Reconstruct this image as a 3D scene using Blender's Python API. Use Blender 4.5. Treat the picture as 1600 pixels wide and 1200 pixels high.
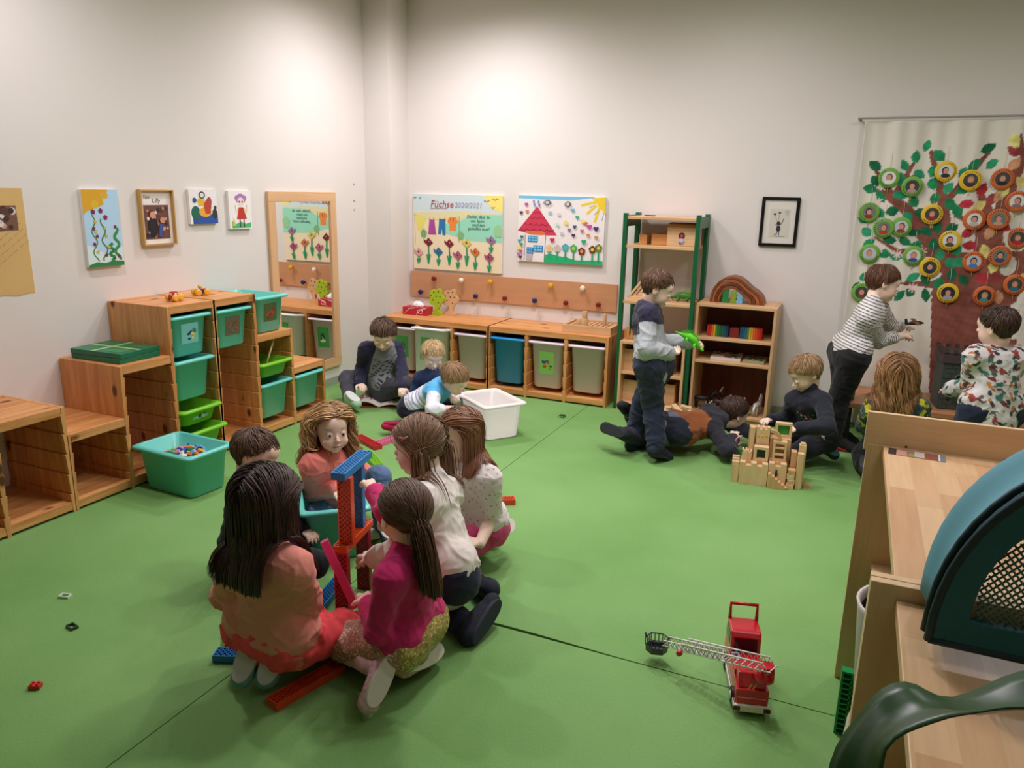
import bpy, bmesh, math, random
import numpy as np
from mathutils import Vector, Matrix
random.seed(7); rng=np.random.default_rng(7)
for o in list(bpy.data.objects): bpy.data.objects.remove(o)
SC=bpy.context.scene; COL=SC.collection; PI=math.pi
# ---------------------------------------------------------------- camera
def make_camera():
    t,r,y=.2468,.0207,-.4157
    fw=np.array([math.sin(y)*math.cos(t),math.cos(y)*math.cos(t),-math.sin(t)])
    rt=np.array([math.cos(y),-math.sin(y),0]); up=np.cross(rt,fw)
    rt2=rt*math.cos(r)+up*math.sin(r); up2=-rt*math.sin(r)+up*math.cos(r)
    cd=bpy.data.cameras.new('camera'); cam=bpy.data.objects.new('camera',cd); COL.objects.link(cam)
    cd.sensor_width=36; cd.lens=36*1191.27/1600; cd.clip_start=.05
    m=Matrix.Identity(4)
    for i in range(3): m[i][0],m[i][1],m[i][2]=rt2[i],up2[i],-fw[i]
    m[0][3],m[1][3],m[2][3]=3.6683,-5.5887,1.5096
    cam.matrix_world=m; SC.camera=cam
make_camera()
# ---------------------------------------------------------------- world, lights, exposure
SC.view_settings.view_transform='Standard'; SC.view_settings.look='None'
SC.view_settings.exposure=0.84; SC.view_settings.gamma=1; SC.view_settings.use_curve_mapping=False
W=bpy.data.worlds.new('world'); SC.world=W; W.use_nodes=True
W.node_tree.nodes['Background'].inputs[0].default_value=(1,.95,.9,1); W.node_tree.nodes['Background'].inputs[1].default_value=.03
CEIL=2.95
def spot(x,y,power,size=172,aim=(0,0,-1),col=(1,.94,.99),rad=.06,blend=1):
    l=bpy.data.lights.new('downlight','SPOT'); l.energy=power; l.spot_size=math.radians(size); l.spot_blend=blend
    l.shadow_soft_size=rad; l.color=col; o=bpy.data.objects.new('downlight',l); COL.objects.link(o)
    o.location=(x,y,CEIL-.04); o.rotation_euler=Vector(aim).to_track_quat('-Z','Y').to_euler()
def area(x,y,power,sx,sy,col=(1,.94,.99)):
    l=bpy.data.lights.new('ceiling_panel','AREA'); l.energy=power; l.shape='RECTANGLE'; l.size=sx; l.size_y=sy; l.color=col  # soft fill light added under the ceiling, no panel fixture known there
    o=bpy.data.objects.new('ceiling_panel',l); COL.objects.link(o); o.location=(x,y,CEIL-.03)
for x,y,pw in [(1.15,-.80,38),(.75,-3.4,38),(.78,-1.05,34),(2.9,-.9,12)]: spot(x,y,pw)
for x,y,pw in [(3.0,-2.7,34),(2.2,-1.7,46),(4.6,-1.5,34),(4.5,-3.6,13)]: spot(x,y,pw,rad=.09)
area(2.6,-2.4,16,1.2,1.2); area(4.4,-4.6,3,1.2,.6)
# ---------------------------------------------------------------- materials
def s2l(c):
    c=[v/255 for v in c] if max(c)>1 else c
    return tuple(v/12.92 if v<=.04045 else ((v+.055)/1.055)**2.4 for v in c)
MATS={}
def newmat(name):
    m=bpy.data.materials.new(name); m.use_nodes=True; nt=m.node_tree; return m,nt,nt.nodes['Principled BSDF']
def mat(rgb,rough=.5,name=None,alpha=None,trans=0,spec=.5,bump=0,bscale=60,metal=0,coat=0,var=0,sss=0):
    key=('m',tuple(rgb),rough,alpha,trans,bump,metal,var,coat,sss)
    if key in MATS: return MATS[key]
    m,nt,b=newmat(name or 'paint'); c=s2l(rgb)
    b.inputs['Base Color'].default_value=(*c,1); b.inputs['Roughness'].default_value=rough; b.inputs['Metallic'].default_value=metal
    b.inputs['Specular IOR Level'].default_value=spec; b.inputs['Transmission Weight'].default_value=trans
    b.inputs['Coat Weight'].default_value=coat
    if sss: b.inputs['Subsurface Weight'].default_value=sss; b.inputs['Subsurface Scale'].default_value=.03; b.inputs['Subsurface Radius'].default_value=(1,1,1)
    if alpha is not None: b.inputs['Alpha'].default_value=alpha
    tc=nt.nodes.new('ShaderNodeTexCoord')
    if var or bump:
        n=nt.nodes.new('ShaderNodeTexNoise'); n.inputs['Scale'].default_value=bscale; n.inputs['Detail'].default_value=5
        nt.links.new(tc.outputs['Object'],n.inputs['Vector'])
        if var:
            r=nt.nodes.new('ShaderNodeMix'); r.data_type='RGBA'
            r.inputs[6].default_value=(*[v*(1-var) for v in c],1); r.inputs[7].default_value=(*[min(1,v*(1+var)) for v in c],1)
            nt.links.new(n.outputs['Fac'],r.inputs[0]); nt.links.new(r.outputs[2],b.inputs['Base Color'])
        if bump:
            bp=nt.nodes.new('ShaderNodeBump'); bp.inputs['Strength'].default_value=bump; bp.inputs['Distance'].default_value=.002
            nt.links.new(n.outputs['Fac'],bp.inputs['Height']); nt.links.new(bp.outputs[0],b.inputs['Normal'])
    MATS[key]=m; return m
def wood(axis,c1,c2,knot=None,rough=.45,name='wood',ring=14,kscale=8.0):
    key=('w',axis,tuple(c1),tuple(c2),bool(knot),ring)
    if key in MATS: return MATS[key]
    m,nt,b=newmat(name); N=nt.nodes; L=nt.links
    tc=N.new('ShaderNodeTexCoord'); oi=N.new('ShaderNodeObjectInfo'); ad=N.new('ShaderNodeVectorMath'); ad.operation='MULTIPLY_ADD'
    cb=N.new('ShaderNodeCombineXYZ')
    for i,k in enumerate((17.3,11.1,23.7)):
        q=N.new('ShaderNodeMath'); q.operation='MULTIPLY'; q.inputs[1].default_value=k; L.new(oi.outputs['Random'],q.inputs[0]); L.new(q.outputs[0],cb.inputs[i])
    ad.inputs[1].default_value=(1,1,1); L.new(tc.outputs['Object'],ad.inputs[0]); L.new(cb.outputs[0],ad.inputs[2])
    mp=N.new('ShaderNodeMapping'); sc=[1,1,1]; sc[axis]=.07; mp.inputs['Scale'].default_value=sc; L.new(ad.outputs[0],mp.inputs[0])
    n=N.new('ShaderNodeTexNoise'); n.inputs['Scale'].default_value=ring*2; n.inputs['Detail'].default_value=6; n.inputs['Distortion'].default_value=.6; L.new(mp.outputs[0],n.inputs['Vector'])
    n2=N.new('ShaderNodeTexNoise'); n2.inputs['Scale'].default_value=ring*11; n2.inputs['Detail'].default_value=3; L.new(mp.outputs[0],n2.inputs['Vector'])
    av=N.new('ShaderNodeMath'); av.operation='MULTIPLY_ADD'; av.inputs[1].default_value=.35; L.new(n2.outputs['Fac'],av.inputs[0]); L.new(n.outputs['Fac'],av.inputs[2])
    cr=N.new('ShaderNodeValToRGB'); cr.color_ramp.elements[0].position=.45; cr.color_ramp.elements[1].position=.85
    cr.color_ramp.elements[0].color=(*s2l(c1),1); cr.color_ramp.elements[1].color=(*s2l(c2),1); L.new(av.outputs[0],cr.inputs[0])
    out=cr.outputs[0]
    if knot:
        mp2=N.new('ShaderNodeMapping'); s3=[1,1,1]; s3[axis]=.55; mp2.inputs['Scale'].default_value=s3; L.new(ad.outputs[0],mp2.inputs[0])
        v=N.new('ShaderNodeTexVoronoi'); v.inputs['Scale'].default_value=kscale; L.new(mp2.outputs[0],v.inputs['Vector'])
        r=N.new('ShaderNodeValToRGB'); r.color_ramp.elements[0].position=.09; r.color_ramp.elements[1].position=.17
        r.color_ramp.elements[0].color=(1,1,1,1); r.color_ramp.elements[1].color=(0,0,0,1); L.new(v.outputs['Distance'],r.inputs[0])
        mx=N.new('ShaderNodeMix'); mx.data_type='RGBA'; mx.inputs[7].default_value=(*s2l(knot),1)
        L.new(r.outputs[0],mx.inputs[0]); L.new(out,mx.inputs[6]); out=mx.outputs[2]
    L.new(out,b.inputs['Base Color']); b.inputs['Roughness'].default_value=rough; MATS[key]=m; return m
PINE=[wood(a,(228,168,106),(198,128,68),(92,48,22),name='pine') for a in range(3)]
BEECH=[wood(a,(222,180,134),(206,160,112),rough=.42,name='beech',ring=20) for a in range(3)]
MAPLE=[wood(a,(234,200,156),(220,182,136),rough=.4,name='birch',ring=18) for a in range(3)]
def butcher():
    m,nt,b=newmat('butcher_block'); N=nt.nodes; L=nt.links
    tc=N.new('ShaderNodeTexCoord'); mp=N.new('ShaderNodeMapping'); mp.inputs['Rotation'].default_value=(0,0,PI/2); L.new(tc.outputs['Object'],mp.inputs[0])
    br=N.new('ShaderNodeTexBrick'); br.inputs['Scale'].default_value=1; br.inputs['Brick Width'].default_value=.30; br.inputs['Row Height'].default_value=.055
    br.inputs['Mortar Size'].default_value=.0; br.offset=.37; br.inputs['Color1'].default_value=(*s2l((232,194,150)),1); br.inputs['Color2'].default_value=(*s2l((212,164,120)),1)
    br.inputs['Bias'].default_value=-.1; L.new(mp.outputs[0],br.inputs['Vector'])
    m2=N.new('ShaderNodeMapping'); m2.inputs['Scale'].default_value=(1,.08,1); L.new(tc.outputs['Object'],m2.inputs[0])
    n=N.new('ShaderNodeTexNoise'); n.inputs['Scale'].default_value=60; n.inputs['Detail'].default_value=4; L.new(m2.outputs[0],n.inputs['Vector'])
    mx=N.new('ShaderNodeMix'); mx.data_type='RGBA'; mx.blend_type='MULTIPLY'; mx.inputs[0].default_value=.22; L.new(br.outputs[0],mx.inputs[6])
    gr=N.new('ShaderNodeValToRGB'); gr.color_ramp.elements[0].color=(.55,.5,.45,1); gr.color_ramp.elements[0].position=.35; gr.color_ramp.elements[1].position=.6; L.new(n.outputs['Fac'],gr.inputs[0]); L.new(gr.outputs[0],mx.inputs[7])
    L.new(mx.outputs[2],b.inputs['Base Color']); b.inputs['Roughness'].default_value=.33; return m
BUTCHER=butcher()
def vcol(name,rough=.85,bump=.25,bscale=260,sss=0,sheen=0):
    key=('v',name)
    if key in MATS: return MATS[key]
    m,nt,b=newmat(name); N=nt.nodes; L=nt.links
    a=N.new('ShaderNodeAttribute'); a.attribute_name='Col'; L.new(a.outputs['Color'],b.inputs['Base Color'])
    b.inputs['Roughness'].default_value=rough; b.inputs['Sheen Weight'].default_value=sheen
    if sss: b.inputs['Subsurface Weight'].default_value=sss; b.inputs['Subsurface Radius'].default_value=(.012,.004,.002)
    if bump:
        tc=N.new('ShaderNodeTexCoord'); n=N.new('ShaderNodeTexNoise'); n.inputs['Scale'].default_value=bscale; L.new(tc.outputs['Object'],n.inputs['Vector'])
        bp=N.new('ShaderNodeBump'); bp.inputs['Strength'].default_value=bump; bp.inputs['Distance'].default_value=.002; L.new(n.outputs['Fac'],bp.inputs['Height']); L.new(bp.outputs[0],b.inputs['Normal'])
    MATS[key]=m; return m
def floormat():
    m,nt,b=newmat('green_floor_covering'); N=nt.nodes; L=nt.links
    tc=N.new('ShaderNodeTexCoord'); n=N.new('ShaderNodeTexNoise'); n.inputs['Scale'].default_value=1.6; n.inputs['Detail'].default_value=3; L.new(tc.outputs['Object'],n.inputs['Vector'])
    mp=N.new('ShaderNodeMapping'); mp.inputs['Scale'].default_value=(1,.35,1); L.new(tc.outputs['Object'],mp.inputs[0])
    n2=N.new('ShaderNodeTexNoise'); n2.inputs['Scale'].default_value=300; n2.inputs['Detail'].default_value=2; L.new(mp.outputs[0],n2.inputs['Vector'])
    a=N.new('ShaderNodeMath'); a.operation='MULTIPLY_ADD'; a.inputs[1].default_value=.6; L.new(n2.outputs['Fac'],a.inputs[0]); L.new(n.outputs['Fac'],a.inputs[2])
    cr=N.new('ShaderNodeValToRGB'); cr.color_ramp.elements[0].position=.5; cr.color_ramp.elements[1].position=1.1
    cr.color_ramp.elements[0].color=(*s2l((106,152,80)),1); cr.color_ramp.elements[1].color=(*s2l((126,169,100)),1); L.new(a.outputs[0],cr.inputs[0])
    L.new(cr.outputs[0],b.inputs['Base Color']); b.inputs['Roughness'].default_value=.75; b.inputs['Specular IOR Level'].default_value=.25
    bp=N.new('ShaderNodeBump'); bp.inputs['Strength'].default_value=.25; bp.inputs['Distance'].default_value=.002; L.new(n2.outputs['Fac'],bp.inputs['Height']); L.new(bp.outputs[0],b.inputs['Normal'])
    return m
WALL=mat((226,219,213),.75,'wall_paint',bump=.12,bscale=180,spec=.25)
TEAL=mat((106,206,192),.32,'teal_plastic'); LIME=mat((122,196,44),.35,'lime_plastic'); BLUEP=mat((34,146,216),.35,'blue_plastic')
FROST=mat((236,222,220),.4,'frosted_plastic',sss=.75); WHITEP=mat((240,238,232),.35,'white_plastic')
FROSTG=mat((236,212,222),.4,'grey_frosted_plastic',sss=.35)
BLACK=mat((18,18,20),.5); 
# ---------------------------------------------------------------- mesh builder
class MB:
    def __init__(s,T=None): s.v=[];s.f=[];s.m=[];s.mats=[];s.T=T;s.sm=[]
    def mi(s,m):
        if m not in s.mats: s.mats.append(m)
        return s.mats.index(m)
    def add(s,vs,fs,m,T=None,smooth=False):
        n=len(s.v)
        for p in vs:
            p=Vector(p)
            if T is not None: p=T@p
            if s.T is not None: p=s.T@p
            s.v.append(tuple(p))
        k=s.mi(m)
        for f in fs: s.f.append([n+i for i in f]); s.m.append(k); s.sm.append(smooth)
        return s
    def box(s,x0,x1,y0,y1,z0,z1,m,T=None):
        return s.add([(x0,y0,z0),(x1,y0,z0),(x1,y1,z0),(x0,y1,z0),(x0,y0,z1),(x1,y0,z1),(x1,y1,z1),(x0,y1,z1)],
          [(0,3,2,1),(4,5,6,7),(0,1,5,4),(1,2,6,5),(2,3,7,6),(3,0,4,7)],m,T)
    def prism(s,pts,h0,h1,m,T=None,axis=2,smooth=False):
        def P(a,b,h): return {2:(a,b,h),1:(a,h,b),0:(h,a,b)}[axis]
        n=len(pts); vs=[P(a,b,h0) for a,b in pts]+[P(a,b,h1) for a,b in pts]
        s.add(vs,[tuple(range(n))[::-1],tuple(range(n,2*n))],m,T); 
        return s.add(vs,[(i,(i+1)%n,n+(i+1)%n,n+i) for i in range(n)],m,T,smooth)
    def lathe(s,prof,m,n=20,T=None,smooth=True,sx=1,sy=1):
        vs=[];k=len(prof)
        for r,z in prof:
            for i in range(n): a=2*PI*i/n; vs.append((r*math.cos(a)*sx,r*math.sin(a)*sy,z))
        fs=[(j*n+i,j*n+(i+1)%n,(j+1)*n+(i+1)%n,(j+1)*n+i) for j in range(k-1) for i in range(n)]
        fs.append(tuple(range(n))[::-1]); fs.append(tuple((k-1)*n+i for i in range(n)))
        return s.add(vs,fs,m,T,smooth)
    def tube(s,path,r,m,n=8,T=None,smooth=True,flat=1):
        path=[Vector(p) for p in path]; k=len(path); rs=r if isinstance(r,(list,tuple)) else [r]*k
        vs=[]; ref=Vector((0,0,1))
        t0=(path[1]-path[0]).normalized()
        if abs(t0.dot(ref))>.9: ref=Vector((1,0,0))
        for i in range(k):
            t=(path[min(i+1,k-1)]-path[max(i-1,0)]).normalized(); a=t.cross(ref)
            if a.length<1e-4: a=t.orthogonal()
            a.normalize(); b=t.cross(a); ref=b*-1 if False else ref
            for j in range(n): q=2*PI*j/n; vs.append(path[i]+a*math.cos(q)*rs[i]+b*math.sin(q)*rs[i]*flat)
        fs=[(j*n+i,j*n+(i+1)%n,(j+1)*n+(i+1)%n,(j+1)*n+i) for j in range(k-1) for i in range(n)]
        fs.append(tuple(range(n))[::-1]); fs.append(tuple((k-1)*n+i for i in range(n)))
        return s.add(vs,fs,m,T,smooth)
    def ball(s,c,r,m,n=12,T=None,R=None):
        r=(r,r,r) if not isinstance(r,(tuple,list)) else r; k=n//2+1; vs=[]
        for j in range(k):
            ph=PI*j/(k-1)
            for i in range(n):
                a=2*PI*i/n; p=Vector((r[0]*math.sin(ph)*math.cos(a),r[1]*math.sin(ph)*math.sin(a),r[2]*math.cos(ph)))
                if R is not None: p=R@p
                vs.append(p+Vector(c))
        return s.add(vs,[(j*n+i,(j+1)*n+i,(j+1)*n+(i+1)%n,j*n+(i+1)%n) for j in range(k-1) for i in range(n)],m,T,True)
    def build(s,name,parent=None,bevel=0,loc=None,label=None):
        me=bpy.data.meshes.new(name); me.from_pydata(s.v,[],s.f); 
        for m in s.mats: me.materials.append(m)
        me.polygons.foreach_set('material_index',s.m); me.polygons.foreach_set('use_smooth',s.sm)
        bm=bmesh.new(); bm.from_mesh(me); bmesh.ops.remove_doubles(bm,verts=bm.verts,dist=1e-6); bmesh.ops.recalc_face_normals(bm,faces=bm.faces); bm.to_mesh(me); bm.free()
        o=bpy.data.objects.new(name,me); COL.objects.link(o)
        if parent: o.parent=parent
        if loc: o.location=loc
        if bevel:
            b=o.modifiers.new('bevel','BEVEL'); b.width=bevel; b.segments=2; b.limit_method='ANGLE'; b.angle_limit=math.radians(40)
        if label: o['label']=label
        return o
def tag(o,label=None,cat=None,group=None,kind=None):
    if label: o['label']=label
    if cat: o['category']=cat
    if group: o['group']=group
    if kind: o['kind']=kind
    return o
def thing(name,label,cat,loc=(0,0,0),rot=(0,0,0),group=None):
    o=bpy.data.objects.new(name,None); COL.objects.link(o); o.location=loc; o.rotation_euler=rot; o.empty_display_size=.05
    return tag(o,label,cat,group)
def struct(o): o['kind']='structure'; return o
def rrect(w,d,r,n=4):
    pts=[]
    for cx,cy,a0 in ((w/2-r,d/2-r,0),(-w/2+r,d/2-r,PI/2),(-w/2+r,-d/2+r,PI),(w/2-r,-d/2+r,1.5*PI)):
        for i in range(n+1): a=a0+PI/2*i/n; pts.append((cx+r*math.cos(a),cy+r*math.sin(a)))
    return pts
def loft(mb,rings,m,T=None,cap0=True,cap1=True,smooth=True):
    n=len(rings[0]); vs=[p for r in rings for p in r]
    fs=[(j*n+i,j*n+(i+1)%n,(j+1)*n+(i+1)%n,(j+1)*n+i) for j in range(len(rings)-1) for i in range(n)]
    mb.add(vs,fs,m,T,smooth)
    if cap0: mb.add(rings[0],[tuple(range(n))[::-1]],m,T)
    if cap1: mb.add(rings[-1],[tuple(range(n))],m,T)
# text as flat mesh on a plane
def text_mesh(body,size,m,T,parent,name='lettering',shear=0):
    cu=bpy.data.curves.new(name,'FONT'); cu.body=body; cu.size=size; cu.shear=shear; cu.resolution_u=2; cu.space_line=.9
    o=bpy.data.objects.new('tmp',cu); COL.objects.link(o)
    dg=bpy.context.evaluated_depsgraph_get(); me=bpy.data.meshes.new_from_object(o.evaluated_get(dg)); bpy.data.objects.remove(o)
    me.transform(T); me.materials.clear(); me.materials.append(m)
    q=bpy.data.objects.new(name,me); COL.objects.link(q); q.parent=parent; return q
# ---------------------------------------------------------------- room
XR,YN=6.4,-7.6
mb=MB(); FL=floormat()
# floor covering laid in sheets, butt seams between them
def sheet(pts): 
    b=MB(); b.prism(pts,-.012,0,FL); struct(b.build('floor',label='green floor covering sheet'))
sheet([(-.0,0),(2.004,0),(2.004,YN),(0,YN)])
seam=[(2.008,-3.372),(2.5,-3.368),(2.56,-3.362),(2.66,-3.356),(2.8,-3.357),(2.95,-3.362),(3.1,-3.367),(3.4,-3.369),(XR,-3.37)]
sheet([(2.008,0)]+seam+[(XR,0)])
sheet([(2.008,-3.375),(2.5,-3.374),(2.7,-3.371),(2.9,-3.372),(3.1,-3.373),(XR,-3.374),(XR,YN),(2.008,YN)])
b=MB(); b.box(-.1,XR+.1,YN-.1,.1,-.06,-.0125,mat((30,44,22),.9)); struct(b.build('floor',label='dark underlay below the floor covering seams'))
b=MB(); b.box(-.12,0,YN,0,-.06,CEIL,WALL); struct(b.build('wall_left'))
b=MB(); b.box(-.12,XR+.12,0,.12,-.06,CEIL,WALL); struct(b.build('wall_back'))
b=MB(); b.box(XR,XR+.12,YN,0,-.06,CEIL,WALL); struct(b.build('wall_right'))
b=MB(); b.box(-.12,XR+.12,YN-.12,YN,-.06,CEIL,mat((150,144,136),.8)); struct(b.build('wall_front'))
b=MB(); b.box(-.12,XR+.12,YN-.12,.12,CEIL,CEIL+.1,mat((214,210,204),.8,spec=.2)); struct(b.build('ceiling'))
b=MB(); b.box(0,.235,-.28,0,0,CEIL,WALL); struct(tag(b.build('wall_column'),'white corner column'))
SK=mat((150,160,142),.5)
b=MB(); b.box(0,.012,YN,-.28,0,.06,SK); struct(b.build('baseboard_left'))
b=MB(); b.box(.235,XR,-.012,0,0,.06,SK); struct(b.build('baseboard_back'))
b=MB(); b.box(0,.235+.012,-.292,-.28,0,.06,SK); struct(b.build('baseboard_column'))
# small wall marks: screw holes / hooks left of the column
for k,(y,z) in enumerate([(-.44,1.545),(-.445,1.42),(-.445,1.35)]):
    b=MB(); b.lathe([(.008,0),(.008,.004),(.004,.006)],mat((190,184,176),.4),10,Matrix.Translation((0,y,z))@Matrix.Rotation(PI/2,4,'Y'))
    o=b.build('wall_plug'); tag(o,['white wall plug beside the corner column, topmost of three','white wall plug beside the corner column, middle of three','white wall plug beside the corner column, lowest of three'][k],'wall plug')
# ---------------------------------------------------------------- pine storage frames
# local (u along wall, v out from wall, z)
MAP_L=Matrix(((0,1,0,0),(1,0,0,0),(0,0,1,0),(0,0,0,1)))   # left wall: u->y, v->x
MAP_B=Matrix(((1,0,0,0),(0,-1,0,0),(0,0,1,0),(0,0,0,1)))  # back wall: u->x, v->-y
DEP=.44
def side_panel(u,h,left,right,T):
    """upright with saw-tooth drawer grooves on the open sides"""
    mb=MB(T); t=.009; pts=[]
    zs=[]; z=0.0
    while z<h-.02: zs.append(z); z+=.098
    R=[];Lp=[]
    lh=left if left is not True and left else h; rh=right if right is not True and right else h
    for z in zs:
        z1=min(z+.098,h); left_=bool(left) and z1<=lh+.02; right_=bool(right) and z1<=rh+.02
        R+= [(t+.000,z),(t+.006,z1-.008),(t-.003,z1-.006)] if right_ else [(t,z)]
        Lp+=[(-t,z),(-t-.006,z1-.008),(-t+.003,z1-.006)] if left_ else [(-t,z)]
    R.append((t,h)); Lp.append((-t,h))
    pts=[(u+a,z) for a,z in R]+[(u+a,z) for a,z in reversed(Lp)]
    mb.prism(pts,0.005,DEP,PINE[2],axis=1)
    return mb
YA=-2.7207
def rel(T,loc): return Matrix.Translation(-Vector(loc))@T
UN=.3133
S1,S2,SH=.378,.638,.894
def frame_at(label,side,u0,hs):
    if side=='L': loc=(DEP/2,u0+len(hs)*UN/2,0); T=MAP_L
    else: loc=(u0+len(hs)*UN/2,-DEP/2,0); T=MAP_B
    T2=rel(T,loc)
    return storage_rack2(label,T2,loc,u0,hs,0 if side=='B' else 1)
def storage_rack2(label,T,loc,u0,hs,ax):
    root=thing('storage_shelf',label,'shelf unit',loc); n=len(hs); B=.009; flat=len(set(hs))==1
    for i in range(n+1):
        lo=hs[i-1] if i>0 else 0; hi=hs[i] if i<n else 0; h=max(lo,hi)
        if flat and 0<i<n: h-=.043
        side_panel(u0+i*UN,h,(lo-.03 if i>0 else False),(hi-.03 if i<n else False),T).build('side_panel',root,bevel=.0012)
    for a,c in ([(0,n-1)] if flat else [(k,k) for k in range(n)]):
        mb=MB(T); mb.box(u0+a*UN+B+.0005,u0+(c+1)*UN-B-.0005,0.001,DEP-.001,hs[a]-.042,hs[a]-.0005,PINE[ax]); mb.build('top_board',root,bevel=.002)
    mb=MB(T)
    for k in range(n): mb.box(u0+k*UN+B+.0005,u0+(k+1)*UN-B-.0005,.004,DEP-.002,.012,.052,PINE[ax])
    mb.build('bottom_board',root,bevel=.002)
    return root
frame_at('low empty pine frame cut by the left edge of the picture','L',YA-5*UN-.012,[.515]*3)
frame_at('stepped pine frame rising to the right with green flat boxes on its middle step','L',YA-2*UN,[S1,S2,SH])
frame_at('stepped pine frame descending towards the mirror','L',YA+UN+.003,[SH,S2,S1])
BX=.246
frame_at('low pine frame on the back wall next to the corner column','B',BX,[.52]*3)
frame_at('low pine frame on the back wall next to the green shelf','B',BX+3*UN+.004,[.52]*3)
# ---------------------------------------------------------------- storage bins (local: x width .30, y depth .42, z height)
def storage_bin(name,label,M,h,m,loc,rot=(0,0,0),w=.298,d=.42,pic=None,content=None,group=None,tilt=0):
    root=thing(name,label,'storage box',loc,rot,group); b=MB(); k=.85
    wb,db=w*.72,d*.80; wt,dt=w*.84,d*.88; R=.035
    def ring(w_,d_,z,r=R): return [(x,y,z) for x,y in rrect(w_,d_,r)]
    rings=[ring(wb-.02,db-.02,0,.03),ring(wb,db,.008,.035),ring(wt,dt,h-.022),ring(w,d,h-.02,.03),ring(w,d,h-.012,.03),ring(w-.006,d-.006,h-.006,.03),ring(wt+.012,dt+.012,h-.002,.035),ring(wt-.004,dt-.004,h-.006),ring(wb-.008,db-.008,.006,.03)]
    loft(b,rings,m); b.build('box_body',root)
    return root
def bin_pic(root,h,kind,w=.298,d=.42,wfrac=.5,zc=.5):
    """printed picture card on the short front side (local -y)"""
    b=MB(); 
    # front face tilts outwards: interpolate
    yb,yt=-(d*.80)/2,-(d*.88)/2
    def P(x,z,o=.0015): t=z/h; return (x,yb+(yt-yb)*t-o,z)
    hw=.058 if h>.15 else .05; z0,z1=(h*.30,h*.78) if h>.15 else (h*.30,h*.66)
    bg={'cars':(120,196,188),'dolls':(106,92,66),'crab':(78,96,52),'frog':(64,150,62),'plane':(128,186,84),'animals':(140,190,80)}[kind]
    cols={'cars':[(40,60,110),(30,40,40),(240,210,80),(60,130,140)],'dolls':[(168,80,70),(130,60,60),(90,110,90)],'crab':[(190,60,40),(170,80,60),(140,50,40)],'frog':[(60,36,30),(30,80,40),(220,220,210)],'plane':[(40,80,140),(190,60,40),(40,60,60)],'animals':[(40,80,60),(90,60,40),(230,230,220)]}[kind]
    b.add([P(-hw,z0),P(hw,z0),P(hw,z1),P(-hw,z1)],[(0,1,2,3)],mat(bg,.5))
    rr=random.Random(kind); zc=(z0+z1)/2
    for i in range(9):
        cx=rr.uniform(-.6,.6)*hw; cz=zc+rr.uniform(-.3,.15)*(z1-z0); r=rr.uniform(.1,.26)*hw*1.3; n=7
        b.add([P(cx+r*math.cos(2*PI*j/n+i)*rr.uniform(.6,1.2),cz+r*.7*math.sin(2*PI*j/n+i)*rr.uniform(.6,1.2),.0018+.0002*i) for j in range(n)],[tuple(range(n))],mat(cols[i%len(cols)],.5))
    b.build('picture_card',root,label='printed picture card')
def LB(u,z,out=0.0,**k):  # bin centre in left run, front faces +x
    return dict(loc=(DEP/2+.012+out,u,z),rot=(0,0,PI/2),**k)
u1,u2,u3,u4=YA+UN/2,YA+1.5*UN+.003,YA+2.5*UN+.003,YA+3.5*UN+.003
r=storage_bin('storage_bin','teal box with toy car picture in the tallest bay of the left frames',None,.23,TEAL,**LB(u1,.605)); bin_pic(r,.23,'cars')
storage_bin('storage_bin','plain teal box below the box with the toy car picture',None,.23,TEAL,**LB(u1,.362))
r=storage_bin('storage_bin','shallow lime green box with a small picture under the two teal boxes',None,.1,LIME,**LB(u1,.222,.03)); bin_pic(r,.1,'cars')
storage_bin('storage_bin','shallow lime green box without picture, lowest in the left frames',None,.1,LIME,**LB(u1,.103,.06))
r=storage_bin('storage_bin','teal box with brown doll picture hanging in the tall descending bay',None,.23,TEAL,**LB(u2,.600)); bin_pic(r,.23,'dolls')
r=storage_bin('storage_bin','teal box with red crab picture standing on top of the middle step',None,.23,TEAL,(DEP/2+.02,u3,S2+.0005),(0,0,PI/2)); bin_pic(r,.23,'crab')
storage_bin('storage_bin','shallow lime green box with a stick in it below the middle step',None,.1,LIME,**LB(u3,.36,.02))
storage_bin('storage_bin','plain teal box under the shallow lime box with the stick',None,.23,TEAL,**LB(u3,.098,.01))
storage_bin('storage_bin','plain teal box in the lowest bay beside the mirror',None,.23,TEAL,**LB(u4,.092,.012))
b=MB(); b.tube([(.36,u3-.02,.385),(.39,u3+.05,.585)],.006,MAPLE[2]); tag(b.build('wooden_stick'),'pale wooden stick standing in a shallow lime green box','stick')
def BB(i,z=.0,out=0): return dict(loc=(BX+(i+.5)*UN+(.004 if i>2 else 0),-(DEP/2+.012+out),z),rot=(0,0,0))
BH=.36
def tallbin(i,m,label,pic=None,out=0,z=.085):
    r=storage_bin('storage_bin',label,None,BH,m,**BB(i,z,out)); 
    if pic: bin_pic(r,BH,pic)
    return r
tallbin(0,FROSTG,'grey frosted box with green beetle picture behind the reading boy','frog')
r=tallbin(1,WHITEP,'white box pulled out and tilted forward behind the blond toddler','frog',.03,.10); r.rotation_euler=(-.13,0,.0); r.location=(BX+1.5*UN,-.40,.10)
tallbin(2,FROSTG,'plain grey frosted box left of the blue box')
tallbin(3,BLUEP,'bright blue box in the low pine frame')
tallbin(4,FROSTG,'grey frosted box with green aeroplane picture right of the blue box','plane')
tallbin(5,FROSTG,'plain grey frosted box next to the green shelf')
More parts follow.
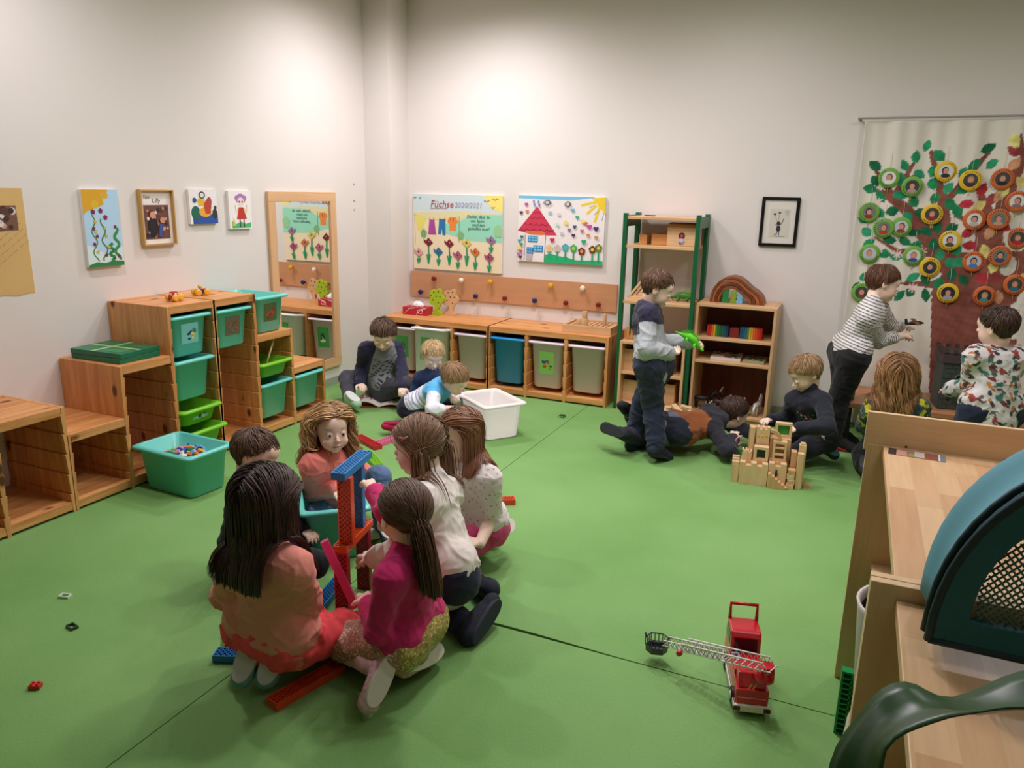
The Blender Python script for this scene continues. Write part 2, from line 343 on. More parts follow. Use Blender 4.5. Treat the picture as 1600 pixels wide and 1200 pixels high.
# bins on the floor
storage_bin('storage_bin','large teal box full of mixed small bricks on the floor by the left frames',None,.235,TEAL,(.655,-2.895,.0),(0,0,1.52),w=.30,d=.42)
storage_bin('storage_bin','large teal box on the floor in the middle of the building children',None,.24,TEAL,(1.73,-3.09,0),(0,0,.72),w=.30,d=.40)
storage_bin('storage_bin','white translucent box standing on the floor in front of the back frames',None,.235,FROST,(1.64,-1.325,0),(0,0,.94),w=.31,d=.42)
# ---------------------------------------------------------------- green shelf, beech shelf, low cabinet
GREEN=mat((14,92,52),.4,'green_lacquer'); GX0,GX1,GD,GH=2.185,2.71,.40,1.385
root=thing('shelving_rack','tall open rack with dark green uprights and beech shelves','shelf unit',((GX0+GX1)/2,-GD/2,0)); T=Matrix.Translation(-root.location)
for x in (GX0,GX1-.028):
    for y0,y1 in ((-.085,-.02),(-GD,-GD+.04)):
        b=MB(T); b.box(x,x+.028,y0,y1,0,GH,GREEN); b.build('upright',root,bevel=.002)
    for z in (GH-.09,.30):
        b=MB(T); b.box(x+.002,x+.026,-GD+.041,-.086,z,z+.075,GREEN); b.build('side_rail',root,bevel=.002)
for z in (1.345,1.152,.768):
    b=MB(T); b.box(GX0+.0285,GX1-.0285,-GD+.005,-.03,z,z+.02,BEECH[0]); b.build('shelf_board',root,bevel=.002)
def cabinet(name,label,x0,x1,d,h,shelves,back,m=BEECH,plinth=.05):
    root=thing(name,label,'shelf unit',((x0+x1)/2,-d/2,0)); T=Matrix.Translation(-root.location); t=.018
    for x in (x0,x1-t):
        b=MB(T); b.box(x,x+t,-d,-.014,0,h-.0005,m[2]); b.build('side_panel',root,bevel=.0015)
    b=MB(T); b.box(x0+t+.0005,x1-t-.0005,-d,-.014,h-.02,h,m[0]); b.build('top_board',root,bevel=.0015)
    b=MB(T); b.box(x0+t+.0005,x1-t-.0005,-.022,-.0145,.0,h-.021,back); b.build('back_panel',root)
    for z in shelves:
        b=MB(T); b.box(x0+t+.0005,x1-t-.0005,-d+.004,-.0225,z-.018,z,m[0]); b.build('shelf_board',root,bevel=.0015)
    b=MB(T); b.box(x0+t+.0005,x1-t-.0005,-d+.02,-d+.035,0,plinth-.019,m[0]); b.build('plinth',root)
    return root
cabinet('low_cabinet','low beech cabinet with two open compartments inside the green rack',GX0+.032,GX1-.032,.425,.505,[.285,.06],BEECH[0],plinth=.06)
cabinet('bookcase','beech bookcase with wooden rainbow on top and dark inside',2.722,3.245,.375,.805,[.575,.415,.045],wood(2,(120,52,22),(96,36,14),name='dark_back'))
# wooden boxes inside the low cabinet
for k,(x,z,l) in enumerate([(2.30,.285,'plain beech box on the upper shelf behind the standing boy, left of him'),(2.52,.285,'plain beech box on the upper shelf behind the standing boy, right of him'),(2.31,.06,'plain beech box on the bottom shelf behind the standing boy, left of him'),(2.54,.06,'plain beech box on the bottom shelf behind the standing boy, right of him')]):
    b=MB(); m=BEECH[0]; w=.075
    loft(b,[[(a*q,c*q2,zz) for a,c in rrect(2*w,.26,.004,1)] for q,q2,zz in ((1,1,0),(1,1,.15),(.9,.95,.15),(.9,.95,.01))],m,smooth=False)
    o=b.build('wooden_box',loc=(x,-.22,z+.0005)); tag(o,l,'box')
# box with drawn face, small wooden crates on the top shelf
root=thing('treasure_box','beige lidded box with a small round figure sticker on the rack','box',(2.575,-.22,1.1725))
b=MB(); b.box(-.10,.10,-.09,.09,0,.10,MAPLE[0]); b.build('box_body',root,bevel=.002)
b=MB(); b.prism([(-.09,.1005),(.09,.1005),(.09,.125),(.07,.145),(.03,.155),(-.03,.155),(-.07,.145),(-.09,.125)],-.10,.10,BEECH[0],axis=0); b.build('lid',root,bevel=.002)
b=MB(); pm=[(66,40,52),(200,70,90),(190,190,214),(110,70,140)]
for i,(x,z,r) in enumerate([(0,.07,.022),(0,.068,.014),(0,.032,.022),(-.008,.02,.006)]): b.lathe([(r,0),(r,.0008+.0003*i)],mat(pm[i],.5),14,Matrix.Translation((x,-.0905,z))@Matrix.Rotation(PI/2,4,'X'))
b.build('sticker',root)
for x,w,h,l in [(2.3,.055,.07,'small arched wooden block box at the left of the rack top shelf'),(2.42,.12,.075,'flat dark wooden tray box on the rack top shelf')]:
    root=thing('wooden_tray',l,'box',(x,-.2,1.1725)); b=MB(); t=.007
    b.box(-w/2,w/2,-.08,.08,0,t,PINE[0]); b.box(-w/2,w/2,-.08,-.08+t,t,h,PINE[0]); b.box(-w/2,w/2,.08-t,.08,t,h,PINE[0]); b.build('tray_body',root,bevel=.001)
    for s in (-1,1): 
        b=MB(); b.box(s*w/2-(t if s>0 else 0),s*w/2+(0 if s>0 else t),-.0725,.0725,t+.0005,h-.008,BEECH[0]); b.build('end_board',root)
b=MB(); b.box(-.035,.035,-.02,.02,0,.006,BLACK); tag(b.build('phone_holder',loc=(2.32,-.2,1.3655)),'small flat black object on top of the green rack','gadget')
# triangle frames and dinosaur on the middle shelf
root=thing('triangle_stacker','nested wooden triangle frames behind the standing boy','toy',(2.36,-.2,.789))
for k in range(4):
    b=MB(); o=.165-.038*k; i=o-.026; zo=0; y=-.03+.004*k
    def tri(r,z0): return [(-r,z0),(r,z0),(0,z0+r*1.35)]
    A=tri(o,0.012*k); Bq=tri(i,0.012*k+.012)
    for j in range(3):
        q=[A[j],A[(j+1)%3],Bq[(j+1)%3],Bq[j]]; b.prism(q,y,y+.03,MAPLE[0] if k%2==0 else BEECH[0],axis=1)
    b.build('triangle_frame',root)
def dino(b,m,m2,S=1):
    b.tube([(-.15*S,0,.02*S),(-.09*S,0,.035*S),(-.03*S,0,.055*S),(.03*S,0,.055*S),(.08*S,0,.04*S),(.12*S,0,.03*S)],[.004*S,.016*S,.034*S,.034*S,.018*S,.008*S],m,10)
    b.ball((.13*S,0,.035*S),(.022*S,.012*S,.012*S),m)
    for x in (-.04,.045):
        for s in (-1,1): b.tube([(x*S,s*.022*S,.04*S),(x*S+.006*S,s*.03*S,.012*S),(x*S+.012*S,s*.03*S,.003*S)],[.014*S,.009*S,.008*S],m,7)
    for k in range(10):
        x=-.10+.02*k; h=.026+.03*math.sin(PI*k/9); b.prism([((x-.010)*S,(.05+.02*math.sin(PI*k/9))*S),((x+.010)*S,(.05+.02*math.sin(PI*k/9))*S),(x*S,(.055+h+.02*math.sin(PI*k/9))*S)],-.003*S,.003*S,m2,axis=1)
root=thing('toy_dinosaur','green spiny toy dinosaur on the rack beside the standing boy','toy',(2.60,-.22,.789),(0,0,PI)); b=MB(); dino(b,mat((60,130,36),.45),mat((110,170,50),.45),.72); b.build('dinosaur_body',root)
root=thing('toy_dinosaur','bright lime green toy dinosaur held by the standing boy','toy',(2.83,-1.16,.668),(.0,.62,.35)); b=MB(); dino(b,mat((96,214,40),.4),mat((74,186,40),.4),.68)
b.build('dinosaur_body',root)
# tray with round pegs on the low frame
root=thing('peg_tray','flat wooden tray with slats on the low pine frame','toy',(1.93,-.22,.5205)); b=MB()
for x0,x1,y0,y1 in ((-.17,.20,-.15,-.135),(-.17,.20,.135,.15),(-.17,-.155,-.1345,.1345),(.185,.20,-.1345,.1345)): b.box(x0,x1,y0,y1,0,.055,BEECH[0])
b.build('tray_rim',root,bevel=.001)
b=MB()
for k in range(9): b.box(-.15+.036*k,-.15+.036*k+.026,-.134,.134,.03,.042,BEECH[1])
b.build('slats',root)
for k,(x,y,r,h,l) in enumerate([(1.865,-.30,.022,.05,'tall thin beech cylinder standing left on the peg tray'),(1.91,-.31,.028,.06,'short fat beech cylinder standing on the peg tray'),(2.03,-.20,.012,.085,'thin dark beech cylinder at the right end of the peg tray')]):
    b=MB(); b.lathe([(r,0),(r,h)],BEECH[2],18); tag(b.build('wooden_cylinder',loc=(x,y,.563),bevel=.001),l,'toy block')
b=MB(); b.lathe([(.020,0),(.020,.05)],BEECH[2],18); tag(b.build('wooden_cylinder',loc=(1.91,-.31,.6235),bevel=.001),'beech cylinder stacked on top of the short fat one','toy block')
# small wood figures on low cabinet top
b=MB()
for k,(x,y,h) in enumerate([(0,0,.09),(.03,.01,.07),(-.02,.02,.06)]): b.box(x-.01,x+.01,y-.01,y+.01,0,h,PINE[2])
tag(b.build('block_tower',loc=(2.245,-.33,.5055),bevel=.001),'little pine block tower left on the low cabinet in the rack','toy block')
# tissue box + wooden trees
root=thing('tissue_box','red and white tissue box with a tissue sticking out','tissue box',(.44,-.22,.5205),(0,0,.06)); b=MB(); R_=mat((188,30,52),.4)
b.box(-.11,.11,-.058,.058,0,.062,R_); b.build('carton',root,bevel=.002); b=MB(); Wt=mat((242,236,234),.6)
for k in range(2):
    b.tube([(-.095+.11*k,-.0592,.004),(-.05+.11*k,-.0592,.05),(0+.1*k,-.0592,.058)],.0022,Wt,5)
b.tube([(.05+.025*math.cos(t*PI/6),-.0592,.03+.016*math.sin(t*PI/6)) for t in range(12)],.003,Wt,5); b.build('print',root)
b=MB(); rings=[]
for z,s,j in ((.063,.8,0),(.08,.7,1),(.095,.45,2),(.105,.12,3)): rings.append([(.07*s*math.cos(a)*(1+.2*math.sin(3*a+j)),.035*s*math.sin(a)*(1+.25*math.sin(4*a)),z+.006*math.sin(5*a+j)) for a in [2*PI*i/24 for i in range(24)]])
loft(b,rings,Wt); b.build('tissue',root)
def wood_tree(x,m,mh,label,y=-.16):
    root=thing('wooden_tree',label,'toy',(x,y,.5205),(0,0,.05)); b=MB(); pts=[(-.05,0),(.05,0),(.045,.018),(.02,.035),(.016,.06)]
    c=[(0,.085,.052,-.6,.9),]; blob=[]
    for i in range(40):
        a=-PI/2+.28+ (2*PI-.56)*i/39; r=.066*(1+.13*math.cos(5*a+.6)); blob.append((r*.95*math.cos(a),.135+r*1.15*math.sin(a)))
    pts+=blob+[(-.016,.06),(-.02,.035),(-.045,.018)]
    b.prism(pts,-.013,.013,m,axis=1); b.build('tree_board',root,bevel=.003); b=MB()
    for px,pz in ((-.03,.12),(.02,.10),(.0,.15),(.035,.15),(-.02,.185),(.02,.19),(-.045,.155)): b.lathe([(.006,0),(.006,.001)],mh,8,Matrix.Translation((px,-.0132,pz))@Matrix.Rotation(PI/2,4,'X'))
    b.build('peg_holes',root)
wood_tree(.585,mat((166,196,30),.5,var=.1),mat((60,90,20),.6),'lime green wooden tree board beside the tissue box')
wood_tree(.70,BEECH[2],mat((90,50,30),.6),'natural brown wooden tree board right of the green one',-.13)
# peg rail
root=thing('coat_rail','long beech board with round coloured knobs on the back wall','coat rail',(1.15,-.009,.74)); T=Matrix.Translation(-root.location)
b=MB(T); b.box(.25,2.06,-.018,-.0005,.635,.848,wood(0,(204,150,108),(196,142,100),name='rail_beech',ring=10)); b.build('rail_board',root,bevel=.002)
KN=[(0.496,0.799,'r'),(0.754,0.802,'w'),(1.015,0.806,'y'),(1.536,0.81,'y'),(1.798,0.808,'w'),(0.367,0.679,'b'),(0.625,0.681,'r'),(0.884,0.68,'b'),(1.145,0.682,'r'),(1.405,0.684,'b'),(1.666,0.685,'r'),(1.928,0.691,'r')]
KC=dict(r=(126,18,24),w=(240,232,214),y=(226,168,36),b=(26,38,96)); KNM=dict(r='dark red knob',w='white knob',y='yellow knob',b='dark blue knob')
for x,z,c in KN:
    b=MB(T); b.lathe([(.007,0),(.007,.022),(.016,.026),(.020,.032),(.020,.044),(.016,.048)],mat(KC[c],.35),16,Matrix.Translation((x,-.018,z))@Matrix.Rotation(PI/2,4,'X')); b.build('knob',root,label=KNM[c])
# ---------------------------------------------------------------- wall art
class Art:
    """flat painting in its own plane: x right 0..w, y up 0..h"""
    def __init__(s,T): s.b=MB(T); s.k=0
    def poly(s,pts,c,rough=.6): s.k+=1; z=.0003+.00012*s.k; s.b.add([(x,y,z) for x,y in pts],[tuple(range(len(pts)))],mat(c,rough)); return s
    def circ(s,x,y,r,c,ry=None,n=14,wob=0,a0=0): ry=ry or r; return s.poly([(x+r*(1+wob*math.sin(5*t))*math.cos(t+a0),y+ry*(1+wob*math.sin(5*t))*math.sin(t+a0)) for t in [2*PI*i/n for i in range(n)]],c)
    def line(s,pts,w,c):
        s.k+=1; z=.0003+.00012*s.k; L=[];R=[]
        for i,p in enumerate(pts):
            a=pts[max(i-1,0)];q=pts[min(i+1,len(pts)-1)]; dx,dy=q[0]-a[0],q[1]-a[1]; l=math.hypot(dx,dy) or 1; nx,ny=-dy/l*w/2,dx/l*w/2
            L.append((p[0]+nx,p[1]+ny,z)); R.append((p[0]-nx,p[1]-ny,z))
        n=len(pts); s.b.add(L+R,[(i,i+1,n+i+1,n+i) for i in range(n-1)],mat(c,.6)); return s
    def heart(s,x,y,r,c): return s.poly([(x+r*.0625*16*math.sin(t)**3,y+r*.0625*(13*math.cos(t)-5*math.cos(2*t)-2*math.cos(3*t)-math.cos(4*t))) for t in [2*PI*i/20 for i in range(20)]],c)
def frameT(side,a0,z0,off):
    if side=='B': return Matrix(((1,0,0,a0),(0,0,-1,-off),(0,1,0,z0),(0,0,0,1)))
    return Matrix(((0,0,1,off),(1,0,0,a0),(0,1,0,z0),(0,0,0,1)))
def canvas(name,label,side,a0,a1,z0,z1,th,base,cat='painting',edge=(236,232,226)):
    w,h=a1-a0,z1-z0; loc=((a0+a1)/2,-th/2,z0) if side=='B' else (th/2,(a0+a1)/2,z0)
    root=thing(name,label,cat,loc); inv=Matrix.Translation(-Vector(loc)); T=inv@frameT(side,a0,z0,0)
    b=MB(T); b.box(0,w,0,h,.0006,th,mat(edge,.7)); b.build('canvas',root,bevel=.002)
    T2=inv@frameT(side,a0,z0,th); A=Art(T2); A.poly([(0,0),(w,0),(w,h),(0,h)],base); return root,A,w,h,T2
# --- group painting with tulips and washing line
root,A,w,h,T2=canvas('canvas_painting','canvas with clothes line, paper tulips and the title above the coat rail','B',.288,1.10,.872,1.478,.022,(240,222,186))
X=lambda u:(u-45)/1285*w
Y=lambda v:(1+(30-v)/1110)*h
A.poly([(0,Y(280)),(w,Y(300)),(w,h),(0,h)],(206,222,224)); A.poly([(0,Y(300)),(X(400),Y(290)),(X(800),Y(262)),(w,Y(285)),(w,Y(330)),(X(700),Y(420)),(0,Y(360))],(226,216,168))
A.poly([(X(520),Y(600)),(X(430),Y(480)),(X(740),Y(400)),(X(900),Y(310)),(w,Y(300)),(w,Y(700)),(X(900),Y(690))],(152,220,190))
A.poly([(X(1070),h),(w,h),(w,Y(260)),(X(1200),Y(230)),(X(1110),Y(120))],(246,226,120)); A.poly([(0,Y(860)),(0,Y(760)),(X(180),Y(730)),(X(120),Y(700)),(0,Y(690))],(232,228,170))
A.line([(X(65),Y(330)),(X(70),Y(760))],.004,(90,110,70)); A.line([(X(720),Y(340)),(X(722),Y(720))],.004,(80,110,60)); A.line([(X(65),Y(335)),(X(250),Y(395)),(X(400),Y(405)),(X(560),Y(385)),(X(730),Y(345))],.003,(200,180,110))
def shirt(x0,y0,x1,y1,c): 
    q=lambda a,b:(X(x0+(x1-x0)*a),Y(y0+(y1-y0)*b)); A.poly([q(.2,0),q(.8,0),q(1,.35),q(.85,.5),q(.8,.4),q(.8,1),q(.2,1),q(.2,.4),q(.12,.5),q(0,.3)],c)
shirt(70,345,235,560,(232,220,110)); shirt(550,355,710,550,(236,136,54)); A.poly([(X(285),Y(400)),(X(360),Y(400)),(X(385),Y(620)),(X(265),Y(620))],(170,70,150)); A.poly([(X(430),Y(385)),(X(525),Y(385)),(X(525),Y(625)),(X(480),Y(620)),(X(470),Y(520)),(X(455),Y(615)),(X(415),Y(610))],(30,116,170))
for x in (290,350,440,512,600,640): A.line([(X(x),Y(420)),(X(x),Y(365))],.004,(140,60,40))
for x,y in ((200,610),(745,620)): A.circ(X(x),Y(y),.03,(130,180,120),.035,wob=.1); 
A.circ(X(1275),Y(530),.04,(150,206,150),.05,wob=.1); A.line([(X(200),Y(560)),(X(170),Y(650)),(X(215),Y(640)),(X(210),Y(570))],.003,(60,110,70))
for x,y,sz in ((1110,115,40),(1230,85,45),(1200,205,25),(75,90,25),(150,90,20)): A.line([(X(x-sz),Y(y)),(X(x-sz/2),Y(y-15)),(X(x),Y(y+14)),(X(x+sz/2),Y(y-15)),(X(x+sz),Y(y-8))],.004,(50,50,60))
for x,y,c,sh in ((270,735,(120,20,36),330),(580,740,(130,18,40),330),(420,870,(30,110,150),210),(835,720,(214,196,90),340),(1180,665,(150,110,150),180),(960,845,(206,112,50),270),(125,890,(214,160,160),170),(710,905,(178,84,120),200),(1160,910,(160,70,110),220)):
    gx=X(x); A.line([(gx,Y(y+40)),(gx+.004,Y(y+sh*.6)),(gx-.002,Y(y+sh-8))],.012,(20,140,90)); A.line([(gx,Y(y+sh-10)),(gx-.014,Y(y+sh*.55))],.012,(24,150,96)); A.line([(gx,Y(y+sh-10)),(gx+.018,Y(y+sh*.55))],.012,(24,150,96))
    A.poly([(gx-.042,Y(y)),(gx-.046,Y(y-48)),(gx-.022,Y(y-18)),(gx,Y(y-70)),(gx+.044,Y(y+8)),(gx+.004,Y(y+68))],c); A.circ(gx,Y(y-5),.010,(60,30,40)); A.circ(gx+.004,Y(y-9),.004,(220,220,210))
A.b.build('picture_surface',root)
text_mesh('Füchse',.078,mat((176,50,66),.6),T2@Matrix.Translation((X(300),Y(215),.0042)),root,shear=.2); b=MB(T2); b.box(X(315),X(570),Y(242),Y(236),.004,.0043,mat((176,50,66),.6),Matrix.Rotation(.02,4,'Z')); b.build('title_underline',root)
text_mesh('2020/2021',.058,mat((170,160,190),.6),T2@Matrix.Translation((X(655),Y(210),.0042)),root,shear=.2)
for t,x,y in (('Danke, dass du',830,355),('uns beim',885,415),('wachsen',900,470),('geholfen hast!',850,525)): text_mesh(t,.034,mat((40,60,70),.6),T2@Matrix.Translation((X(x),Y(y),.0042)),root,shear=.25)
# --- house painting
root,A,w,h,T2=canvas('canvas_painting','canvas with red roofed house, hearts and yellow sun','B',1.235,1.936,.985,1.485,.022,(238,230,228))
X=lambda u:(u-78)/1165*w
Y=lambda v:(1+(122-v)/905)*h
A.poly([(0,h),(0,Y(160)),(X(400),Y(172)),(X(800),Y(175)),(X(1100),Y(135)),(X(1100),h)],(120,190,222)); A.poly([(X(1060),Y(140)),(w,h),(w,Y(330)),(X(1160),Y(260)),(X(1120),Y(190))],(240,206,30))
for a in ((1120,190,930,240),(1130,230,1010,350),(1170,270,1115,455),(1200,140,1240,330)): A.line([(X(a[0]),Y(a[1])),(X(a[2]),Y(a[3]))],.02,(236,204,50))
for a in ((1100,228,1035,268),(1160,300,1105,360),(1228,330,1208,430)): A.line([(X(a[0]),Y(a[1])),(X(a[2]),Y(a[3]))],.003,(90,70,90))
A.poly([(X(340),Y(265)),(X(620),Y(650)),(X(480),Y(655)),(X(380),Y(640)),(X(250),Y(645)),(X(75),Y(605))],(206,52,82)); A.poly([(X(185),Y(600)),(X(450),Y(600)),(X(470),Y(650)),(X(380),Y(655)),(X(250),Y(652)),(X(190),Y(630))],(226,110,50))
for r,(y,x0,x1,n) in enumerate(((335,275,400,2),(410,240,450,3),(500,170,505,4),(575,110,580,5))):
    for i in range(n): a=x0+(x1-x0)*i/n; d=(x1-x0)/n; A.line([(X(a+d*t),Y(y+26*math.sin(PI*t))) for t in (0,.2,.4,.6,.8,1)],.0035,(120,16,46))
for a in (((185,650),(175,1010)),((468,655),(455,1015)),((292,905),(285,1010))): A.line([(X(x),Y(y)) for x,y in a],.003,(60,50,60))
A.poly([(X(200),Y(920)),(X(290),Y(920)),(X(288),Y(1010)),(X(200),Y(1008))],(190,178,180))
for x0,y0,x1,y1 in ((225,670,360,755),(210,830,300,915),(305,800,435,885)):
    A.poly([(X(x0),Y(y0)),(X(x1),Y(y0)),(X(x1),Y(y1)),(X(x0),Y(y1))],(24,90,170)); 
    for i in range(3):
        for j in range(2): A.poly([(X(x0+8+(x1-x0-10)*i/3),Y(y0+8+(y1-y0-10)*j/2)),(X(x0+(x1-x0-10)*(i+1)/3),Y(y0+8+(y1-y0-10)*j/2)),(X(x0+(x1-x0-10)*(i+1)/3),Y(y0+(y1-y0-10)*(j+1)/2)),(X(x0+8+(x1-x0-10)*i/3),Y(y0+(y1-y0-10)*(j+1)/2))],(110,200,226))
A.poly([(X(455),Y(1015)),(X(470),Y(925)),(X(540),Y(900)),(X(640),Y(930)),(X(760),Y(940)),(X(880),Y(975)),(X(1000),Y(975)),(X(1120),Y(965)),(w,Y(970)),(w,0),(X(455),0)],(22,176,112))
for x,y,c,c2 in ((525,830,(226,200,170),(230,190,70)),(635,825,(206,190,178),(200,180,170)),(745,810,(80,160,190),(90,190,120)),(855,815,(60,170,90),(170,210,60)),(965,850,(120,40,30),(230,150,80)),(1105,820,(110,50,30),(230,200,80)),(1185,795,(110,120,60),(220,200,80))):
    A.line([(X(x),Y(y+30)),(X(x+3),Y(985))],.013,(24,160,100)); A.circ(X(x),Y(y),.028,c,wob=.12,n=20); A.circ(X(x),Y(y),.013,c2)
for x,y,c in ((195,240,(180,80,160)),(125,355,(80,60,90)),(208,335,(220,130,80)),(523,345,(150,200,226)),(645,365,(206,206,214)),(828,305,(80,180,214)),(890,395,(40,170,140)),(860,525,(60,80,100)),(790,568,(150,110,150)),(848,640,(70,30,80)),(693,620,(206,196,214)),(960,575,(214,90,140)),(1055,515,(206,70,160)),(1142,540,(84,24,110)),(1045,630,(220,130,80)),(1150,655,(206,140,90)),(565,715,(206,40,70)),(143,690,(40,120,110)),(113,745,(60,150,160)),(138,795,(60,160,110)),(135,890,(200,90,90)),(100,930,(190,110,190)),(130,970,(110,40,80)),(990,720,(24,166,110)),(1005,475,(210,100,60)),(628,500,(190,226,220))):
    A.heart(X(x),Y(y),.021 if x in(565,1055,1142,990) else .016,c)
for x,y in ((742,470),(970,445),(100,840)): A.circ(X(x),Y(y),.017,(240,220,120),wob=.3)
for x,y,rx,ry in ((487,210,60,38),(762,225,50,42)):
    A.line([(X(x+rx*(.4+.6*math.sin(t*1.7)**2)*math.cos(t)),Y(y+ry*(.5+.5*math.cos(t*2.3)**2)*math.sin(t))) for t in [k*.45 for k in range(46)]],.003,(40,40,50))
for x,y,c in ((300,200,(190,90,170)),(365,205,(90,160,200)),(310,245,(90,160,200)),(375,245,(190,90,170))): A.circ(X(x),Y(y),.008,c,.014)
A.b.build('picture_surface',root)
# --- framed ink drawing
def framed(label,side,a0,a1,z0,z1,fw,fcol,mount,th=.018,name='framed_picture'):
    w,h=a1-a0,z1-z0; loc=((a0+a1)/2,-th/2,z0) if side=='B' else (th/2,(a0+a1)/2,z0); root=thing(name,label,'picture',loc)
    inv=Matrix.Translation(-Vector(loc)); T=inv@frameT(side,a0,z0,.0006); fm=mat(fcol,.3,metal=.0)
    b=MB(T); b.box(0,w,0,fw,0,th,fm); b.box(0,w,h-fw,h,0,th,fm); b.box(0,fw,fw,h-fw,0,th,fm); b.box(w-fw,w,fw,h-fw,0,th,fm); b.build('frame',root,bevel=.0015)
    b=MB(T); b.box(fw+.0003,w-fw-.0003,fw+.0003,h-fw-.0003,.001,.008,mat(mount,.6)); b.build('mount',root)
    T2=inv@frameT(side,a0,z0,.0088); return root,Art(T2),w,h,T2
root,A,w,h,T2=framed('black framed ink drawing of a small figure with balloons, right of the green rack','B',3.045,3.288,1.183,1.512,.02,(14,14,16),(222,216,206))
A.poly([(.06,.06),(.19,.06),(.19,.25),(.06,.25)],(208,202,190))
G=(40,40,44)
A.circ(.118,.155,.013,G).circ(.12,.12,.014,G,.022).line([(.128,.14),(.142,.165),(.15,.19)],.004,G).line([(.112,.135),(.10,.15)],.004,G).line([(.115,.10),(.108,.08),(.095,.082)],.005,G).line([(.124,.10),(.126,.075)],.005,G).line([(.085,.07),(.13,.068),(.165,.07)],.002,G)
A.heart(.09,.215,.010,(70,50,60)).heart(.12,.225,.010,(110,90,100)).line([(.09,.205),(.11,.165)],.0012,G).line([(.12,.215),(.115,.17)],.0012,G)
for k in range(5): A.line([(.15+.004*k,.235-.007*k),(.18,.245-.009*k)],.0012,(120,140,110))
A.b.build('drawing',root)
# --- left wall pictures
root,A,w,h,T2=canvas('canvas_painting','narrow tall canvas of purple flowers on curly green stems','L',-2.826,-2.612,1.08,1.478,.022,(178,214,238))
A.poly([(0,0),(w,0),(w,.10),(.12,.06),(0,.12)],(214,232,236)); A.poly([(0,h),(.155,h),(.14,h-.04),(.115,h-.03),(.125,h-.075),(.09,h-.09),(.07,h-.06),(.06,h-.10),(.02,h-.11),(0,h-.13)],(218,164,28)); A.circ(.07,h-.075,.022,(222,178,40)).circ(.13,h-.03,.025,(218,170,50),.018); A.poly([(0,0),(w,0),(w,.022),(.15,.03),(.1,.018),(.05,.026),(0,.012)],(40,130,66))
for xs,y0,y1,c,wd in ((.05,.03,.27,(90,140,60),.007),(.105,.03,.25,(70,130,60),.008),(.145,.03,.12,(40,130,66),.016),(.18,.03,.20,(50,140,66),.016)):
    A.line([(xs+.016*math.sin(14*t+xs*40)*(1-.3*t),y0+(y1-y0)*t) for t in [i/16 for i in range(17)]],wd,c)
for x,y in ((.055,.285),(.10,.29),(.125,.255),(.178,.205),(.11,.06),(.185,.05),(.05,.2),(.045,.12),(.065,.16)): A.circ(x,y,.013 if y>.25 else .009,(128,24,84),wob=.15)
for x,y in ((.062,.235),(.06,.185),(.12,.16),(.115,.2),(.13,.10),(.06,.08)): A.circ(x,y,.008,(206,180,60))
A.b.build('picture_surface',root)
root,A,w,h,T2=framed('thin gold framed photo of children with handwritten name above','L',-2.474,-2.243,1.172,1.482,.009,(190,150,84),(240,230,222),th=.03)
A.poly([(.03,.035),(w-.03,.035),(w-.03,.225),(.03,.225)],(110,70,60)); rr=random.Random(3)
for k in range(46): A.circ(rr.uniform(.045,w-.045),rr.uniform(.05,.21),rr.uniform(.006,.014),rr.choice([(60,30,30),(170,110,90),(40,40,60),(206,160,140),(120,40,50),(220,210,200),(90,60,40)]),wob=.2)
A.circ(.085,.105,.032,(24,24,36),.055).circ(.085,.17,.02,(214,150,120)).circ(.15,.14,.018,(206,140,110)).line([(.13,.05),(.14,.12)],.025,(60,80,140)); A.b.build('photograph',root)
text_mesh('Tipe',.026,mat((90,80,90),.6),T2@Matrix.Translation((.03,.262,.0012)),root,shear=.2); text_mesh('Lilly',.036,mat((90,80,90),.6),T2@Matrix.Translation((.09,.238,.0012)),root,shear=.3)
root,A,w,h,T2=canvas('canvas_painting','small square canvas of a crowned yellow figure above blue water','L',-2.124,-1.906,1.283,1.487,.02,(238,234,232))
A.poly([(.02,.0),(w,0),(w,.055),(.1,.06),(.02,.04)],(40,80,160)); A.circ(.045,.065,.036,(24,100,84),.042).circ(.12,.07,.05,(236,170,50),.03).circ(.14,.10,.03,(190,70,40),.045,wob=.1).circ(.09,.13,.03,(230,180,40),.028,wob=.2).circ(.10,.17,.026,(60,60,70),.022).circ(.10,.17,.017,(230,220,200),.014).circ(.155,.13,.02,(180,70,60),.03).circ(.04,.14,.016,(40,80,140)).circ(.195,.06,.02,(50,50,40),.03).circ(.2,.095,.012,(60,60,60))
A.b.build('picture_surface',root)
root,A,w,h,T2=canvas('canvas_painting','small upright canvas of a girl in a red dress, next to the mirror','L',-1.808,-1.610,1.243,1.482,.02,(240,236,234))
A.poly([(.02,.005),(w-.01,.005),(w-.01,.04),(.14,.03),(.1,.045),(.05,.03),(.02,.05)],(80,180,110)); A.circ(.105,.19,.052,(176,120,180),.03,wob=.1).circ(.105,.168,.03,(236,214,206),.03); A.poly([(.085,.135),(.125,.135),(.152,.062),(.062,.06)],(190,52,40)); A.line([(.08,.13),(.06,.10),(.055,.15)],.007,(226,190,80)).line([(.13,.13),(.15,.10),(.158,.15)],.007,(226,190,80)).line([(.09,.062),(.09,.01)],.009,(40,50,40)).line([(.125,.062),(.125,.01)],.009,(40,50,40)).line([(.03,.02),(.035,.07),(.045,.02)],.014,(220,200,60)).circ(.092,.17,.006,G).circ(.118,.17,.006,G)
A.b.build('picture_surface',root)
